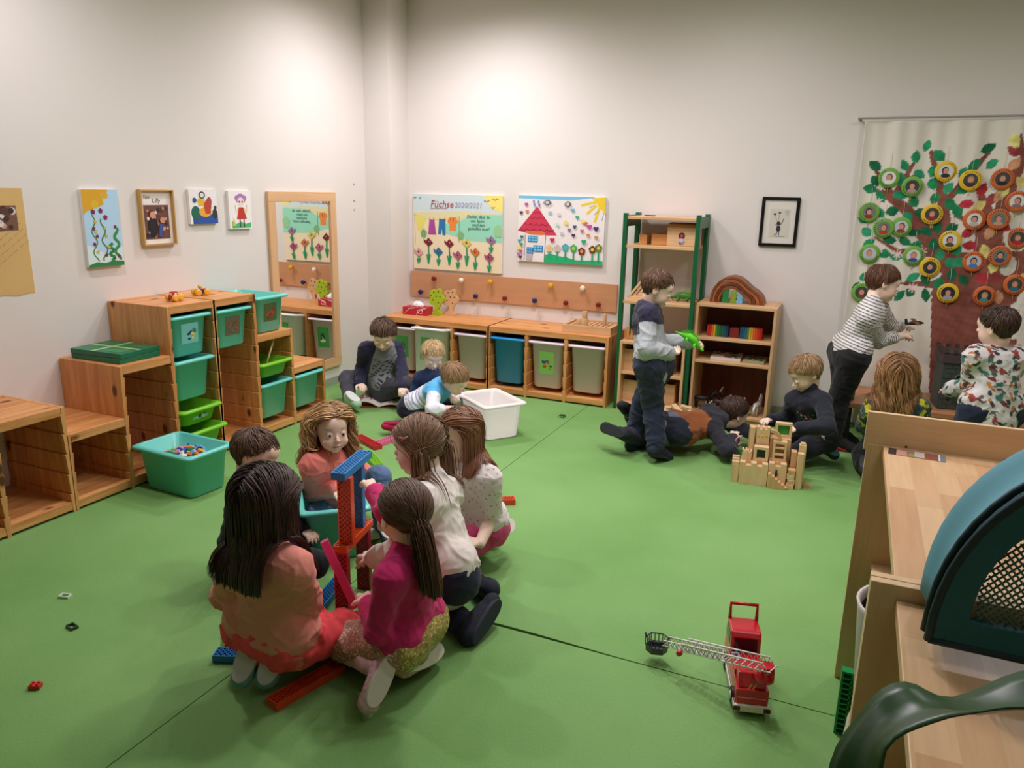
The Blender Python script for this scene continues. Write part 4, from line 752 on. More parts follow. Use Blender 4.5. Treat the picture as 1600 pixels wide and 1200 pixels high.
# pile support: more bricks below are hidden, a plain fill keeps the heap up
root=b.build('brick_heap_fill',loc=(.655,-2.895,.009)); root.rotation_euler=(0,0,0); tag(root,'densely packed lower bricks under the visible heap in the teal box','toy bricks',kind='stuff')
for c,l,loc in (((240,180,40),'yellow spiral toy piece in the middle teal box',(1.72,-3.12,.03)),((210,100,50),'orange toy piece in the middle teal box',(1.79,-3.05,.03)),((220,170,50),'yellow toy ring leaning in the middle teal box',(1.83,-3.12,.03))):
    b=MB(); b.tube([(.03*math.cos(t*.7),.03*math.sin(t*.7),.03+.006*t) for t in range(14)],.009,mat(c,.4),7); tag(b.build('toy_piece',loc=loc),l,'toy')
for c,l,x,y,rz in (((210,226,206),'white and green hollow brick frame on the floor at the left, farthest of three',1.109,-3.905,.3),((40,60,44),'black brick frame on the floor at the left, middle of three',1.32,-4.034,-.2),((206,36,36),'red small brick on the floor at the left, nearest of three',1.522,-4.307,.5)):
    b=MB(); m=mat(c,.4); 
    if 'frame' in l:
        for q in ((-.02,.02,-.013,-.009),(-.02,.02,.009,.013),(-.02,-.015,-.009,.009),(.015,.02,-.009,.009)): b.box(*q,0,.009,m)
    else:
        b.box(-.016,.016,-.012,.012,0,.014,m)
        for x_ in (-.008,.008):
            for y_ in (-.006,.006): b.lathe([(.004,.014),(.004,.018)],m,8,Matrix.Translation((x_,y_,0)))
    o=b.build('toy_brick',loc=(x,y,.0003)); o.rotation_euler=(0,0,rz); tag(o,l,'toy brick')
b=MB(); b.tube([(-.02,0,.012),(0,0,.016),(.025,0,.012)],[.004,.008,.005],mat((60,90,30),.6),7); 
for s in(-1,1):
    for k in (-1,0,1): b.tube([(k*.01,0,.012),(k*.014,s*.018,.018),(k*.02,s*.024,.002)],.0018,mat((50,70,30),.6),5)
tag(b.build('toy_insect',loc=(1.94,-.803,.0003)),'tiny dark green toy insect on the floor before the frosted boxes','toy')
# toy cars on top of tall frame
def buggy(loc,rz,body,label,long=True):
    root=thing('toy_vehicle',label,'toy vehicle',loc,(0,0,rz)); b=MB(); m=mat(body,.4)
    b.box(-.03,.03,-.016,.016,.014,.026,m); b.box(-.022,.012,-.014,.014,.026,.052 if not long else .034,m); b.build('vehicle_body',root,bevel=.003)
    if not long: b=MB(); b.box(-.0225,-.0221,-.008,.008,.032,.046,mat((236,226,210),.4)); b.box(.0121,.0125,-.008,.008,.032,.046,mat((236,226,210),.4)); b.box(-.012,.004,-.0146,-.0141,.03,.046,mat((236,226,210),.4)); b.build('window',root)
    else: b=MB(); b.ball((-.005,0,.05),.012,mat((238,186,60),.4)); b.box(.005,.028,-.01,.01,.0265,.038,mat((206,60,40),.4)); b.build('driver',root)
    for x in ((-.026,.026) if long else (-.018,.02)):
        for s in (-1,1): b=MB(); b.lathe([(.008,-.008),(.017,-.008),(.019,-.004),(.019,.004),(.017,.008),(.008,.008)],mat((240,180,50),.45),16,Matrix.Translation((x,s*.026,.0192))@Matrix.Rotation(PI/2,4,'X')); b.build('wheel',root)
buggy((.30,-2.545,SH+.0005),PI/2,(196,30,36),'red toy tractor with yellow wheels on the tall pine frame',False); root=buggy((.24,-2.30,SH+.0005),1.2,(30,44,110),'blue toy car with four yellow wheels on the tall pine frame',True)
# green flat boxes on the middle step
for k,(dz,l) in enumerate([(0,'lower of two flat dark green boxes on the pine step'),(.0265,'upper of two flat dark green boxes with a printed cross on the lid')]):
    root=thing('flat_box',l,'box',(.225,YA-.52*UN,S2+.0005+dz),(0,0,.02+.03*k)); b=MB(); b.box(-.17,.17,-.125,.125,0,.026,mat((16,112,78),.4)); b.build('box_body',root,bevel=.003)
    if k:
        b=MB(); cc=mat((150,190,120),.5); b.box(-.17,.17,-.012,.012,.0261,.0266,cc); b.box(-.03,-.006,-.125,.125,.0261,.0267,cc); b.box(-.15,-.05,.03,.10,.0261,.0268,mat((60,110,70),.5)); b.box(.03,.14,-.10,-.03,.0261,.0268,mat((50,130,80),.5)); b.box(.03,.14,.04,.10,.0261,.0268,mat((60,110,70),.5)); b.build('lid_print',root)
# open picture book
root=thing('picture_book','open picture book on the floor in front of the reading boy','book',(0.648,-1.088,.002),(0,0,.42)); pg=mat((232,226,214),.6)
b=MB()
for s in (-1,1):
    prof=[(s*.19*t,.004+.030*math.sin(PI*min(1,t*1.05))*(1 if s<0 else .7)+.016*t*(s<0)) for t in [i/10 for i in range(11)]]
    top=[(x,z+.006) for x,z in prof]; q=prof+top[::-1]; n=len(q); b.prism(q if s>0 else q[::-1],-.125,.125,pg,axis=1)
b.build('pages',root)
b=MB(); rr=random.Random(9)
for s in (-1,1):
    for j in range(9):
        t=rr.uniform(.25,.85); x=s*.19*t; z=.004+.030*math.sin(PI*min(1,t*1.05))*(1 if s<0 else .7)+.016*t*(s<0)+.0072; y=rr.uniform(-.09,.09); r=rr.uniform(.008,.02); sl=(.030*(1 if s<0 else .7)*PI*1.05*math.cos(PI*t*1.05)/.19*s+.016/.19*s*(s<0)) 
        b.add([(x+r*math.cos(a),y+r*1.2*math.sin(a),z+sl*r*math.cos(a)+.0008) for a in [2*PI*i/8 for i in range(8)]],[tuple(range(8))],mat(rr.choice([(170,50,40),(150,70,50),(90,110,70),(200,100,60)]) if s<0 else (150,160,140),.6))
b.build('illustrations',root)
b=MB(); b.box(-.19,.19,-.13,.13,0,.003,mat((150,60,50),.5)); b.build('cover',root)
# ---------------------------------------------------------------- wooden block castle
root=None
CW=[MAPLE[2],BEECH[2],MAPLE[2]]; CT=Matrix.Translation((3.36,-1.40,0))@Matrix.Rotation(.12,4,'Z')
def blockobj(b,label,cat='toy block',name='wooden_block'):
    o=b.build(name,bevel=.0015); o.matrix_world=CT; tag(o,label,cat); return o
def crenel(x0,x1,y0,y1,z0,z1,n=3,notch=.018,axis=0):
    b=MB(); b.box(x0,x1,y0,y1,z0,z1-notch,CW[0]); 
    k=2*n-1; L=(x1-x0)/k if axis==0 else (y1-y0)/k
    for i in range(0,k,2):
        if axis==0: b.box(x0+L*i,x0+L*(i+1),y0,y1,z1-notch,z1,CW[0])
        else: b.box(x0,x1,y0+L*i,y0+L*(i+1),z1-notch,z1,CW[0])
    return b
blockobj(crenel(-.145,.0,-.115,-.075,0,.125),'wide crenellated wall block at the front left of the wooden castle')
blockobj(crenel(-.185,-.1475,-.09,.03,0,.115,3,.018,1),'crenellated wall block forming the left side of the wooden castle')
blockobj(crenel(.003,.095,-.095,-.06,0,.13,2),'crenellated wall block behind the stairs of the wooden castle')
b=MB(); n=6; pts=[(0,0)]; w_=.017
for i in range(n): pts+=[(0+w_*i,.082-.0135*i),(w_*(i+1),.082-.0135*i)] if i else [(0,.082),(w_,.082)]
pts+=[(w_*n,0)]; b.prism([(x+.003,z) for x,z in pts],-.135,-.0965,CW[1],axis=1); blockobj(b,'small wooden staircase block in front of the castle')
def frameblk(x0,x1,y0,y1,z0,z1,t=.014,bars=0,m=None):
    m=m or CW[0]; b=MB(); b.box(x0,x1,y0,y1,z0,z0+t,m); b.box(x0,x1,y0,y1,z1-t,z1,m); b.box(x0,x0+t,y0,y1,z0+t,z1-t,m); b.box(x1-t,x1,y0,y1,z0+t,z1-t,m)
    for k in range(bars): z=z0+(z1-z0)*(k+1)/(bars+1); b.box(x0+t,x1-t,y0,y1,z-t/2,z+t/2,m)
    return b
b=frameblk(-.078,-.003,-.072,-.03,.125,.205,.015); blockobj(b,'wooden window frame block with dark pane in the castle front'); b=MB(); b.box(-.0625,-.0185,-.052,-.048,.1405,.1895,mat((20,34,32),.3)); blockobj(b,'dark window pane inside the castle window block','toy window','window_pane')
b=MB(); b.box(-.14,-.0035,-.0735,-.0,.0,.1245,CW[1]); blockobj(b,'solid beech block stack behind the front castle wall')
b=MB(); b.box(.0035,.095,-.0585,.0,.0,.1295,CW[1]); blockobj(b,'solid beech block behind the stairs wall')
blockobj(frameblk(.018,.088,-.05,-.01,.13,.24,.012,2),'ladder-like wooden frame block in the middle of the castle')
for k,(x,h,z) in enumerate([(-.125,.035,.125),(-.10,.03,.125)]): blockobj(crenel(x-.012,x+.012,-.07,-.02,z,z+h+.02,2,.012),['small crenellated turret block at the left of the castle','second small crenellated turret block at the left of the castle'][k])
b=MB(); b.box(-.105,-.08,-.019,.02,.125,.295,CW[0]); blockobj(b,'tall plain upright beech block in the castle rear left')
b=crenel(-.072,-.005,-.015,.03,.1255,.30,3,.016); blockobj(b,'tall crenellated tower block with gold studs in the castle middle')
for k in range(3): b=MB(); b.lathe([(.0055,0),(.0045,.003)],mat((226,180,60),.25,metal=1),10,Matrix.Translation((-.06+.02*k,-.0155,.25))@Matrix.Rotation(PI/2,4,'X')); blockobj(b,'small gold stud on the castle tower, %s of three'%['left','middle','right'][k],'toy stud','gold_stud')
b=MB(); arcp=[(.0+.06*math.cos(t),.2405+.06*math.sin(t)) for t in [PI/2-PI/2*i/10 for i in range(11)]]; arci=[(.0+.042*math.cos(t),.2405+.042*math.sin(t)) for t in [PI/2*i/10 for i in range(11)]]
b.prism(arcp+arci,-.045,-.02,CW[1],axis=1); blockobj(b,'quarter arch wooden block leaning on the castle tower')
blockobj(frameblk(.025,.11,.035,.07,.24,.32,.013),'wooden frame block with green pane at the castle top'); b=MB(); b.box(.0385,.0965,.05,.054,.2535,.3065,mat((50,150,50),.3)); blockobj(b,'green translucent pane in the top frame block','toy window','window_pane')
b=MB(); b.box(.0,.11,.0035,.075,.0,.2395,CW[1]); blockobj(b,'large plain block mass carrying the green pane frame')
b=MB(); b.box(-.11,-.0015,.0315,.075,.0,.285,CW[1]); blockobj(b,'rear left plain wooden block mass of the castle')
b=MB(); b.box(.145,.175,-.10,-.065,0,.20,CW[0]); blockobj(b,'tall plain upright block at the right of the castle')
b=MB(); b.box(.150,.185,-.06,-.02,0,.235,CW[0]); b.box(.155,.180,-.055,-.025,.235,.245,CW[0]); blockobj(b,'tallest upright block with rounded cap at the right of the castle')
for k in range(4): b=MB(); x=.100+.004*(k%2); b.box(x,x+.038,-.115+.003*k,-.07+.003*k,.0265*k,.0265*k+.026,CW[k%2]); blockobj(b,'short beech block of the small stack by the stairs, %s'%['lowest','second lowest','second highest','topmost'][k],'toy block')
b=MB(); b.box(.1145,.1445,-.05,.0,0,.19,CW[1]); blockobj(b,'plain block column behind the small stack in the castle')
b=MB(); b.prism([(.188,0),(.235,0),(.235,.012),(.20,.03),(.188,.02)],-.06,-.03,CW[1],axis=1); blockobj(b,'small sloping wooden block lying right of the castle')
b=MB(); m=mat((30,34,40),.5); b.tube([(.045,-.10,.062),(.045,-.10,.085)],[.007,.005],m,8); b.ball((.045,-.10,.092),.006,m); b.tube([(.045,-.10,.08),(.055,-.105,.07)],.002,m,5); b.tube([(.045,-.10,.08),(.036,-.105,.088)],.002,m,5); blockobj(b,'tiny dark knight figure on the castle stairs','toy figure','toy_figure')
# loose wooden pieces and basket of blocks by the lying boy
root=thing('block_crate','low open wooden crate of loose blocks behind the lying boy','toy crate',(2.66,-.52,0)); b=MB(); m=BEECH[0]
b.box(-.17,.17,-.07,.07,0,.01,m); b.box(-.17,.17,-.07,-.06,.01,.06,m); b.box(-.17,.17,.06,.07,.01,.06,m); b.box(-.17,-.16,-.06,.06,.01,.06,m); b.box(.16,.17,-.06,.06,.01,.06,m); b.build('crate_body',root,bevel=.002)
LB_=[(2.62,-.50,.075,.9,.2),(2.68,-.53,.085,-.5,.5),(2.74,-.50,.09,.3,.3),(2.79,-.55,.07,1.2,.6),(2.58,-.54,.065,-.2,.1),(2.72,-.58,.04,.5,.2)]
for k,(x,y,z,a,tl) in enumerate(LB_):
    b=MB(); L=.05
    if k%2: b.box(-L,L,-.018,.018,-.012,.012,MAPLE[0])
    else: b.prism([(-L,-.012),(L,-.012),(L,.0),(.02,.022),(-L,.014)],-.018,.018,MAPLE[0],axis=1)
    o=b.build('wooden_block',loc=(x,y,z),bevel=.002); o.rotation_euler=(.2,tl,a); tag(o,'loose wooden block behind the lying boy, %s'%['leftmost sloped piece','second from left flat piece','upright sloped piece','rightmost flat piece','small sloped piece at the crate end','flat piece before the crate'][k],'toy block')
# stone-like ring toy held under his face
b=MB(); b.tube([(.018*math.cos(t*PI/8),0,.024*math.sin(t*PI/8)) for t in range(17)],.0045,mat((216,150,150),.5),7); o=b.build('toy_ring',loc=(3.17,-1.15,.12)); o.rotation_euler=(0,.2,.5); tag(o,'pale pink oval ring toy at the ear of the lying boy','toy')
# ---------------------------------------------------------------- fire engine
root=thing('toy_fire_engine','red toy fire engine with long white ladder and grey rescue basket','toy vehicle',(3.505,-3.345,.0),(0,0,math.atan2(.24,-.065)))
FR=mat((196,20,36),.25,'red_plastic',coat=.4); FW=mat((232,230,222),.35); FG=mat((70,70,78),.45)
b=MB(); b.prism([(-.14,.028),(.14,.028),(.15,.05),(.15,.085),(-.14,.085)],-.048,.048,FR,axis=1); b.prism([(-.145,.04),(-.10,.04),(-.10,.075),(-.145,.06)],-.046,.046,FR,axis=1); b.build('chassis',root,bevel=.004)
b=MB(); b.prism([(.04,.0855),(.15,.0855),(.155,.12),(.135,.165),(.05,.165),(.04,.15)],-.047,.047,FR,axis=1); b.build('cab',root,bevel=.005)
b=MB(); dk2=mat((30,14,18),.2); b.prism([(.0385,.10),(.0395,.10),(.0395,.145),(.0385,.145)],-.035,.035,dk2,axis=1); 
for s in (-1,1): b.prism([(.06,.11),(.13,.11),(.125,.15),(.06,.15)],s*.0475-.0005,s*.0475+.0005,dk2,axis=1)
b.build('cab_window',root)
b=MB(); b.tube([(.13,-.042,.16),(.135,-.042,.215),(.135,.042,.215),(.13,.042,.16)],.0065,FR,8); b.build('carry_handle',root)
b=MB(); b.box(-.06,.035,-.044,.044,.0855,.10,FR); b.prism([(-.13,.0855),(-.055,.0855),(-.065,.12),(-.11,.125)],-.04,.04,FR,axis=1); b.build('deck',root,bevel=.003)
b=MB(); b.box(-.006,.03,.02,.0443,.1003,.1012,mat((206,206,220),.4)); b.box(.0,.022,.026,.042,.1014,.1018,mat((40,44,90),.4)); b.build('sticker',root)
b=MB(); b.box(-.152,-.1405,-.05,.05,.018,.04,FW); b.box(-.145,.145,-.052,-.0485,.018,.034,FW); b.box(-.145,.145,.0485,.052,.018,.034,FW); b.build('bumper',root,bevel=.002)
b=MB(); b.box(-.1535,-.1525,-.028,-.006,.020,.038,mat((220,214,180),.4)); b.box(-.1535,-.1525,.006,.028,.020,.038,mat((220,214,180),.4))
for s in (-1,1): b.box(-.1535,-.1525,s*.044-.01,s*.044+.01,.022,.036,mat((90,10,16),.3))
b.build('rear_light',root)
b=MB(); GD_=mat((214,170,90),.4)
for k in range(2): b.prism([(-.012+.012*k,0),(-.006+.012*k,0),(.004+.012*k,.02),(-.002+.012*k,.02)],0,.0006,GD_,Matrix.Translation((-.1265,.0,.0975))@Matrix.Rotation(-1.2,4,'Y')@Matrix.Rotation(PI/2,4,'Z'))
b.build('rear_marking',root)
for x in (-.085,.095):
    for s in (-1,1):
        w_=MB(); w_.lathe([(.012,-.009),(.024,-.009),(.026,-.006),(.026,.006),(.024,.009),(.012,.009)],BLACK,20,Matrix.Translation((x,s*.045,.0265))@Matrix.Rotation(PI/2,4,'X')); wh=w_.build('wheel',root)
        w_=MB(); w_.lathe([(.013,-.010),(.013,.010)],FW,14,Matrix.Translation((x,s*.045,.0265))@Matrix.Rotation(PI/2,4,'X')); w_.build('hub_cap',wh)
# ladder from turntable at the rear to the basket on the left
inv=root.matrix_basis.inverted(); Pa=inv@Vector((3.575,-3.47,.165)); Pb=inv@Vector((3.235,-3.335,.075))
b=MB(); b.lathe([(.03,.12),(.028,.135),(.02,.15)],FR,18,Matrix.Translation((Pa.x+.01,Pa.y+.005,0))); b.prism([(-.02,.13),(.03,.13),(.02,.17),(-.015,.165)],-.02,.02,FR,Matrix.Translation((Pa.x+.01,Pa.y,0)),axis=1); b.build('turntable',root,bevel=.002)
dv=(Pb-Pa); Lg=dv.length; dx=dv.normalized(); yv=Vector((0,0,1)).cross(dx).normalized(); zv=dx.cross(yv); LT=Matrix((( dx.x,yv.x,zv.x,Pa.x),(dx.y,yv.y,zv.y,Pa.y),(dx.z,yv.z,zv.z,Pa.z),(0,0,0,1)))
def truss(x0,x1,w,h,n):
    b=MB(); r=.0022
    for s in (-1,1):
        b.tube([(x0,s*w,0),(x1,s*w,0)],r,FW,5,LT); b.tube([(x0+.02,s*w,h),(x1-.01,s*w,h)],r*1.2,FW,5,LT)
        for k in range(n):
            a=x0+.01+(x1-x0-.02)*k/n; c_=x0+.01+(x1-x0-.02)*(k+1)/n; b.tube([(a,s*w,0),((a+c_)/2,s*w,h),(c_,s*w,0)],r*.8,FW,4,LT)
    for k in range(n+1): a=x0+.005+(x1-x0-.01)*k/n; b.tube([(a,-w,0),(a,w,0)],r*.9,FW,4,LT)
    return b
truss(-.02,Lg*.78,.022,.024,13).build('lower_ladder',root); truss(Lg*.35,Lg-.01,.016,.018,13).build('upper_ladder',root)
b=MB(); b.lathe([(.008,-.008),(.010,0),(.008,.008)],FR,12,LT@Matrix.Translation((Lg*.76,.034,-.002))@Matrix.Rotation(PI/2,4,'X')); b.tube([(Lg*.76,.02,0),(Lg*.76,.03,0)],.003,FW,6,LT); b.build('crank_knob',root)
b=MB(); BT=Matrix.Translation(Pb+dx*.02+Vector((0,0,-.035))); hexp=[(.028*math.cos(a),.036*math.sin(a)) for a in [PI/6+PI/3*i for i in range(6)]]
loft(b,[[(x,y,0) for x,y in hexp],[(x,y,.006) for x,y in hexp]],FG,BT,smooth=False); loft(b,[[(x*1.0,y,0.006) for x,y in hexp],[(x*1.06,y*1.06,.024) for x,y in hexp],[(x*1.0,y,.024) for x,y in hexp],[(x*.95,y*.95,.0065) for x,y in hexp]],FG,BT,False,False,smooth=False)
b.tube([(x*1.08,y*1.08,.05) for x,y in hexp+[hexp[0]]],.0025,FG,6,BT)
for i in range(6):
    for t in (0,.33,.66):
        x=hexp[i][0]*(1-t)+hexp[(i+1)%6][0]*t; y=hexp[i][1]*(1-t)+hexp[(i+1)%6][1]*t; b.tube([(x*1.05,y*1.05,.022),(x*1.08,y*1.08,.05)],.0016,FG,4,BT)
b.tube([(.0,.036,.05),(0,.04,.065)],.003,FG,6,BT); b.tube([(.0,-.038,.05),(0,-.042,.06)],.003,FG,6,BT); b.build('rescue_basket',root)
# ---------------------------------------------------------------- cabinets in the right foreground
CX=3.765; CX1=4.75; Z=.80
def worktop_cab(label,y0,y1,lip0,lip1,name='cabinet'):
    root=thing(name,label,'cabinet',((CX+CX1)/2,(y0+y1)/2,0)); T=Matrix.Translation(-root.location); t=.02
    for y,l in ((y1-t,lip1),(y0,lip0)):
        b=MB(T); b.box(CX,CX1,y,y+t,0,Z+l,MAPLE[2]); b.build('side_panel',root,bevel=.0015)
    b=MB(T); b.box(CX+.045,CX1,y0+t+.0005,y1-t-.0005,Z-.025,Z,BUTCHER); b.build('worktop',root,bevel=.002)
    for z in (.42,.03): b=MB(T); b.box(CX+(.06 if z>.1 else .24),CX1-.02,y0+t+.0005,y1-t-.0005,z-.018,z,MAPLE[1]); b.build('shelf_board',root)
    b=MB(T); b.box(CX1-.018,CX1,y0+t+.0005,y1-t-.0005,.0,Z-.026,MAPLE[2]); b.build('back_panel',root); return root,T
root,T=worktop_cab('far birch cabinet with raised end board and photo strip on its worktop',-4.125,-3.145,.028,.0)
b=MB(T); b.box(CX-.008,CX1+.0,-3.163,-3.1455,.78,.898,MAPLE[0]); b.build('raised_end_board',root,bevel=.002)
b=MB(T); 
for x in (3.87,4.12): b.lathe([(.004,0),(.003,.001)],mat((90,60,40),.5),8,Matrix.Translation((x,-3.1632,.805))@Matrix.Rotation(PI/2,4,'X'))
b.build('screw_cap',root)
worktop_cab('near birch cabinet in the right bottom corner under the plant leaf',-5.25,-4.1275,.0,.028)
root=thing('photo_strip','long photo print lying on the far cabinet worktop','photo',(3.895,-3.215,Z+.0004),(0,0,-.06)); b=MB(); b.box(-.073,.073,-.03,.03,0,.0006,mat((160,120,112),.3)); b.build('photo_paper',root)
b=MB()
for k,(x0,x1,y0,y1,c) in enumerate([(-.073,-.052,-.03,.03,(60,50,56)),(-.052,-.025,-.028,.022,(214,160,136)),(-.02,.03,-.028,.0,(150,160,90)),(-.005,.02,-.024,.026,(206,196,190)),(.022,.055,-.026,.026,(150,84,76)),(.055,.06,-.03,.03,(236,232,232)),(.06,.073,-.03,.03,(120,140,150))]): b.box(x0,x1,y0,y1,.0007,.0008+.0001*k,mat(c,.35))
b.build('printed_picture',root)
# round basket and cloth bag sticking out of the cabinet front, green crate below
root=thing('round_basket','white rimmed round basket with black inside between the two cabinets','basket',(3.862,-3.98,.4205)); b=MB(); r=.105
b.lathe([(r*.8,0),(r,.27),(r+.004,.285),(r-.002,.285),(r-.006,.27),(r*.78,.01)],mat((214,206,200),.6),32); b.build('basket_body',root)
b=MB(); b.lathe([(r*.76,.0105),(r-.0065,.265),(r-.009,.265),(r*.74,.012)],mat((24,20,24),.8),32); b.build('black_lining',root)
b=MB(); b.tube([(-.03,.06,.29),(-.02,.08,.31),(.02,.085,.31)],.012,BLACK,8); b.build('strap',root)
b=MB(); rings=[]
for z,s,o in ((.085,.7,0),(.12,1.0,.004),(.2,1.05,.006),(.3,1.0,.004),(.38,.8,0),(.41,.5,0)): rings.append([(3.825+.05*s*math.cos(a)-o+.004*math.sin(5*a+z*20),-3.9+.16*s*math.sin(a)+.006*math.sin(4*a+z*9),z) for a in [2*PI*i/28 for i in range(28)]])
loft(b,rings,mat((196,188,168),.9,var=.1,bump=.3,bscale=120)); tag(b.build('cloth_bag'),'slumped beige cloth bag on the cabinet shelf under the basket','bag')
root=thing('brick_plate','green perforated building plate standing on edge in the open cabinet near the floor','toy plate',(3.87,-3.44,.0)); b=MB(); GP=mat((20,150,80),.35)
for z0,z1 in ((0,.006),(.199,.205)): b.box(-.098,.10,-.014,.014,z0,z1,GP)
for x0,x1 in ((-.098,-.092),(.094,.10)): b.box(x0,x1,-.014,.014,.006,.199,GP)
b.box(-.092,.094,.008,.014,.006,.199,GP)
for k in range(11): z=.018+.0165*k; b.box(-.092,.094,-.013,.008,z-.0025,z+.0025,GP)
for k in range(8): x=-.07+.022*k; b.box(x-.0025,x+.0025,-.013,.008,.006,.199,GP)
b.build('plate_grid',root)
# ---------------------------------------------------------------- teal dome with mesh window
root=thing('play_tunnel','teal fabric half dome with mesh window standing on the cabinets','dome',(4.13,-4.05,.8285)); DW,DH=.285,.345; Y0,Y1=-.285,.0
DT=mat((96,160,176),.75,'teal_fabric',var=.12,bscale=5,bump=.25); DD=mat((18,96,102),.7,'dark_teal_fabric',bump=.3,bscale=200); PIP=mat((6,44,50),.6)
def arch2(w,h,n=28,p=.92): return [(w*math.cos(PI-PI*i/n),h*max(0,math.sin(PI*i/n))**p) for i in range(n+1)]
b=MB(); rings=[]
for t in range(15):
    y=Y0+.02+(Y1-Y0-.02)*t/14; s=1.0+.02*math.sin(t*.9)-.12*max(0,(t-8)/6)**2; a=arch2(DW*.985*s,DH*.985*s); rings.append([(x,y,z+.003) for x,z in a]+[(x*.975,y,z*.975+.003) for x,z in a[::-1]])
loft(b,rings,DT); b.build('fabric_shell',root)
b=MB(); base=.05; o=arch2(DW,DH); i_=[(x,base+z) for x,z in arch2(DW-.05,DH-.055-base)]; n=len(o); y0,y1=Y0,Y0+.02
vs=[(x,y0,z) for x,z in o]+[(x,y0,max(z,base)) for x,z in i_]+[(x,y1,z) for x,z in o]+[(x,y1,max(z,base)) for x,z in i_]; fs=[]
for j in range(n-1): fs+= [(j,j+1,n+j+1,n+j),(2*n+j,3*n+j,3*n+j+1,2*n+j+1),(j,2*n+j,2*n+j+1,j+1),(n+j,n+j+1,3*n+j+1,3*n+j)]
b.add(vs,fs,DD); b.box(-DW+.0,DW-.0,y0+.001,y1-.001,0,base,DD); b.build('front_panel_rim',root)
b=MB(); b.tube([(x,Y0+.004,z+.004) for x,z in o],.007,PIP,8); b.tube([(x,Y0+.03,z+.006) for x,z in arch2(DW+.004,DH+.004)],.006,PIP,8); b.tube([(-DW,Y0+.004,.006),(DW,Y0+.004,.006)],.007,PIP,8); b.build('piping',root)
b=MB(); NM=mat((84,124,112),.7); ii=[(x,z) for x,z in i_]; W_=DW-.05
def zt(x): return base+(DH-.055-base)*max(0,1-(x/W_)**2)**(.92/2*1.0)
sp=.0095
for s in (1,-1):
    c0=-1.0
    while c0<1.0:
        pts=[]; 
        for k in range(60):
            x=-W_+2*W_*k/59; z=s*(x-c0)*1.15+.15
            if base<z<zt(x): pts.append((x,Y0+.010+.0008*s,z))
        if len(pts)>1: b.tube([pts[0],pts[-1]],.0017,NM,4)
        c0+=sp*1.1
b.build('mesh_window',root)
# ---------------------------------------------------------------- potted plant, leaves reach into the frame
root=thing('potted_plant','plant with long strap leaves arching over the near cabinet at the bottom right','plant',(4.16,-4.83,Z+.0005)); b=MB(); b.lathe([(.055,0),(.075,.14),(.08,.15),(.072,.15),(.068,.135)],mat((190,186,180),.5),24); b.build('pot',root)
b=MB(); b.lathe([(.066,.12),(.03,.132),(.001,.135)],mat((50,36,26),.9),18); b.build('soil',root)
LF=mat((30,78,32),.35,'leaf_green',var=.25,bscale=10)
def leafm(path,wid,roll=0,n=36):
    """strap leaf along a spline with V fold and wavy margin"""
    P=[Vector(p) for p in path]; k=len(P)
    def cr(t):
        s=t*(k-1); i=min(int(s),k-2); u=s-i; p0,p1,p2,p3=P[max(i-1,0)],P[i],P[i+1],P[min(i+2,k-1)]
        return .5*((2*p1)+(-p0+p2)*u+(2*p0-5*p1+4*p2-p3)*u*u+(-p0+3*p1-3*p2+p3)*u**3)
    b=MB(); vs=[]; C=7
    for j in range(n+1):
        t=j/n; c_=cr(t); d=(cr(min(1,t+.02))-cr(max(0,t-.02))).normalized(); sd=d.cross(Vector((0,0,1))).normalized(); up=sd.cross(d)
        sd2=sd*math.cos(roll)+up*math.sin(roll); up2=-sd*math.sin(roll)+up*math.cos(roll)
        w=wid*(math.sin(PI*min(1,t*.93+.07))**.55)*(1+.10*math.sin(t*17))
        for q in range(C): v=(q/(C-1)-.5)*2; vs.append(c_+sd2*(v*w)+up2*(-.25*w*abs(v)*-1+.006*v*math.sin(t*22)*w/.03))
    fs=[(j*C+q,(j+1)*C+q,(j+1)*C+q+1,j*C+q+1) for j in range(n) for q in range(C-1)]
    b.add([v-root.location for v in vs],fs,LF,None,True); o=b.build('leaf',root); s=o.modifiers.new('thickness','SOLIDIFY'); s.thickness=.0015; return o
leafm([(4.15,-4.84,.94),(4.04,-4.86,1.09),(3.93,-4.90,1.135),(3.86,-4.93,1.13),(3.80,-4.96,1.118),(3.757,-4.98,1.122),(3.727,-5.0,1.098),(3.716,-5.02,1.05),(3.712,-5.03,.99)],.034,-.35)
leafm([(4.16,-4.82,.94),(4.10,-4.86,1.2),(4.0,-4.89,1.30),(3.90,-4.91,1.27),(3.84,-4.92,1.22)],.026,.9)
leafm([(4.17,-4.80,.94),(4.25,-4.75,1.15),(4.38,-4.7,1.25),(4.5,-4.66,1.2)],.026,.1); leafm([(4.18,-4.84,.94),(4.22,-4.98,1.15),(4.28,-5.1,1.22),(4.33,-5.2,1.15)],.026,-.2); leafm([(4.16,-4.8,.94),(4.14,-4.68,1.2),(4.2,-4.6,1.32),(4.28,-4.5,1.3)],.024,.2)
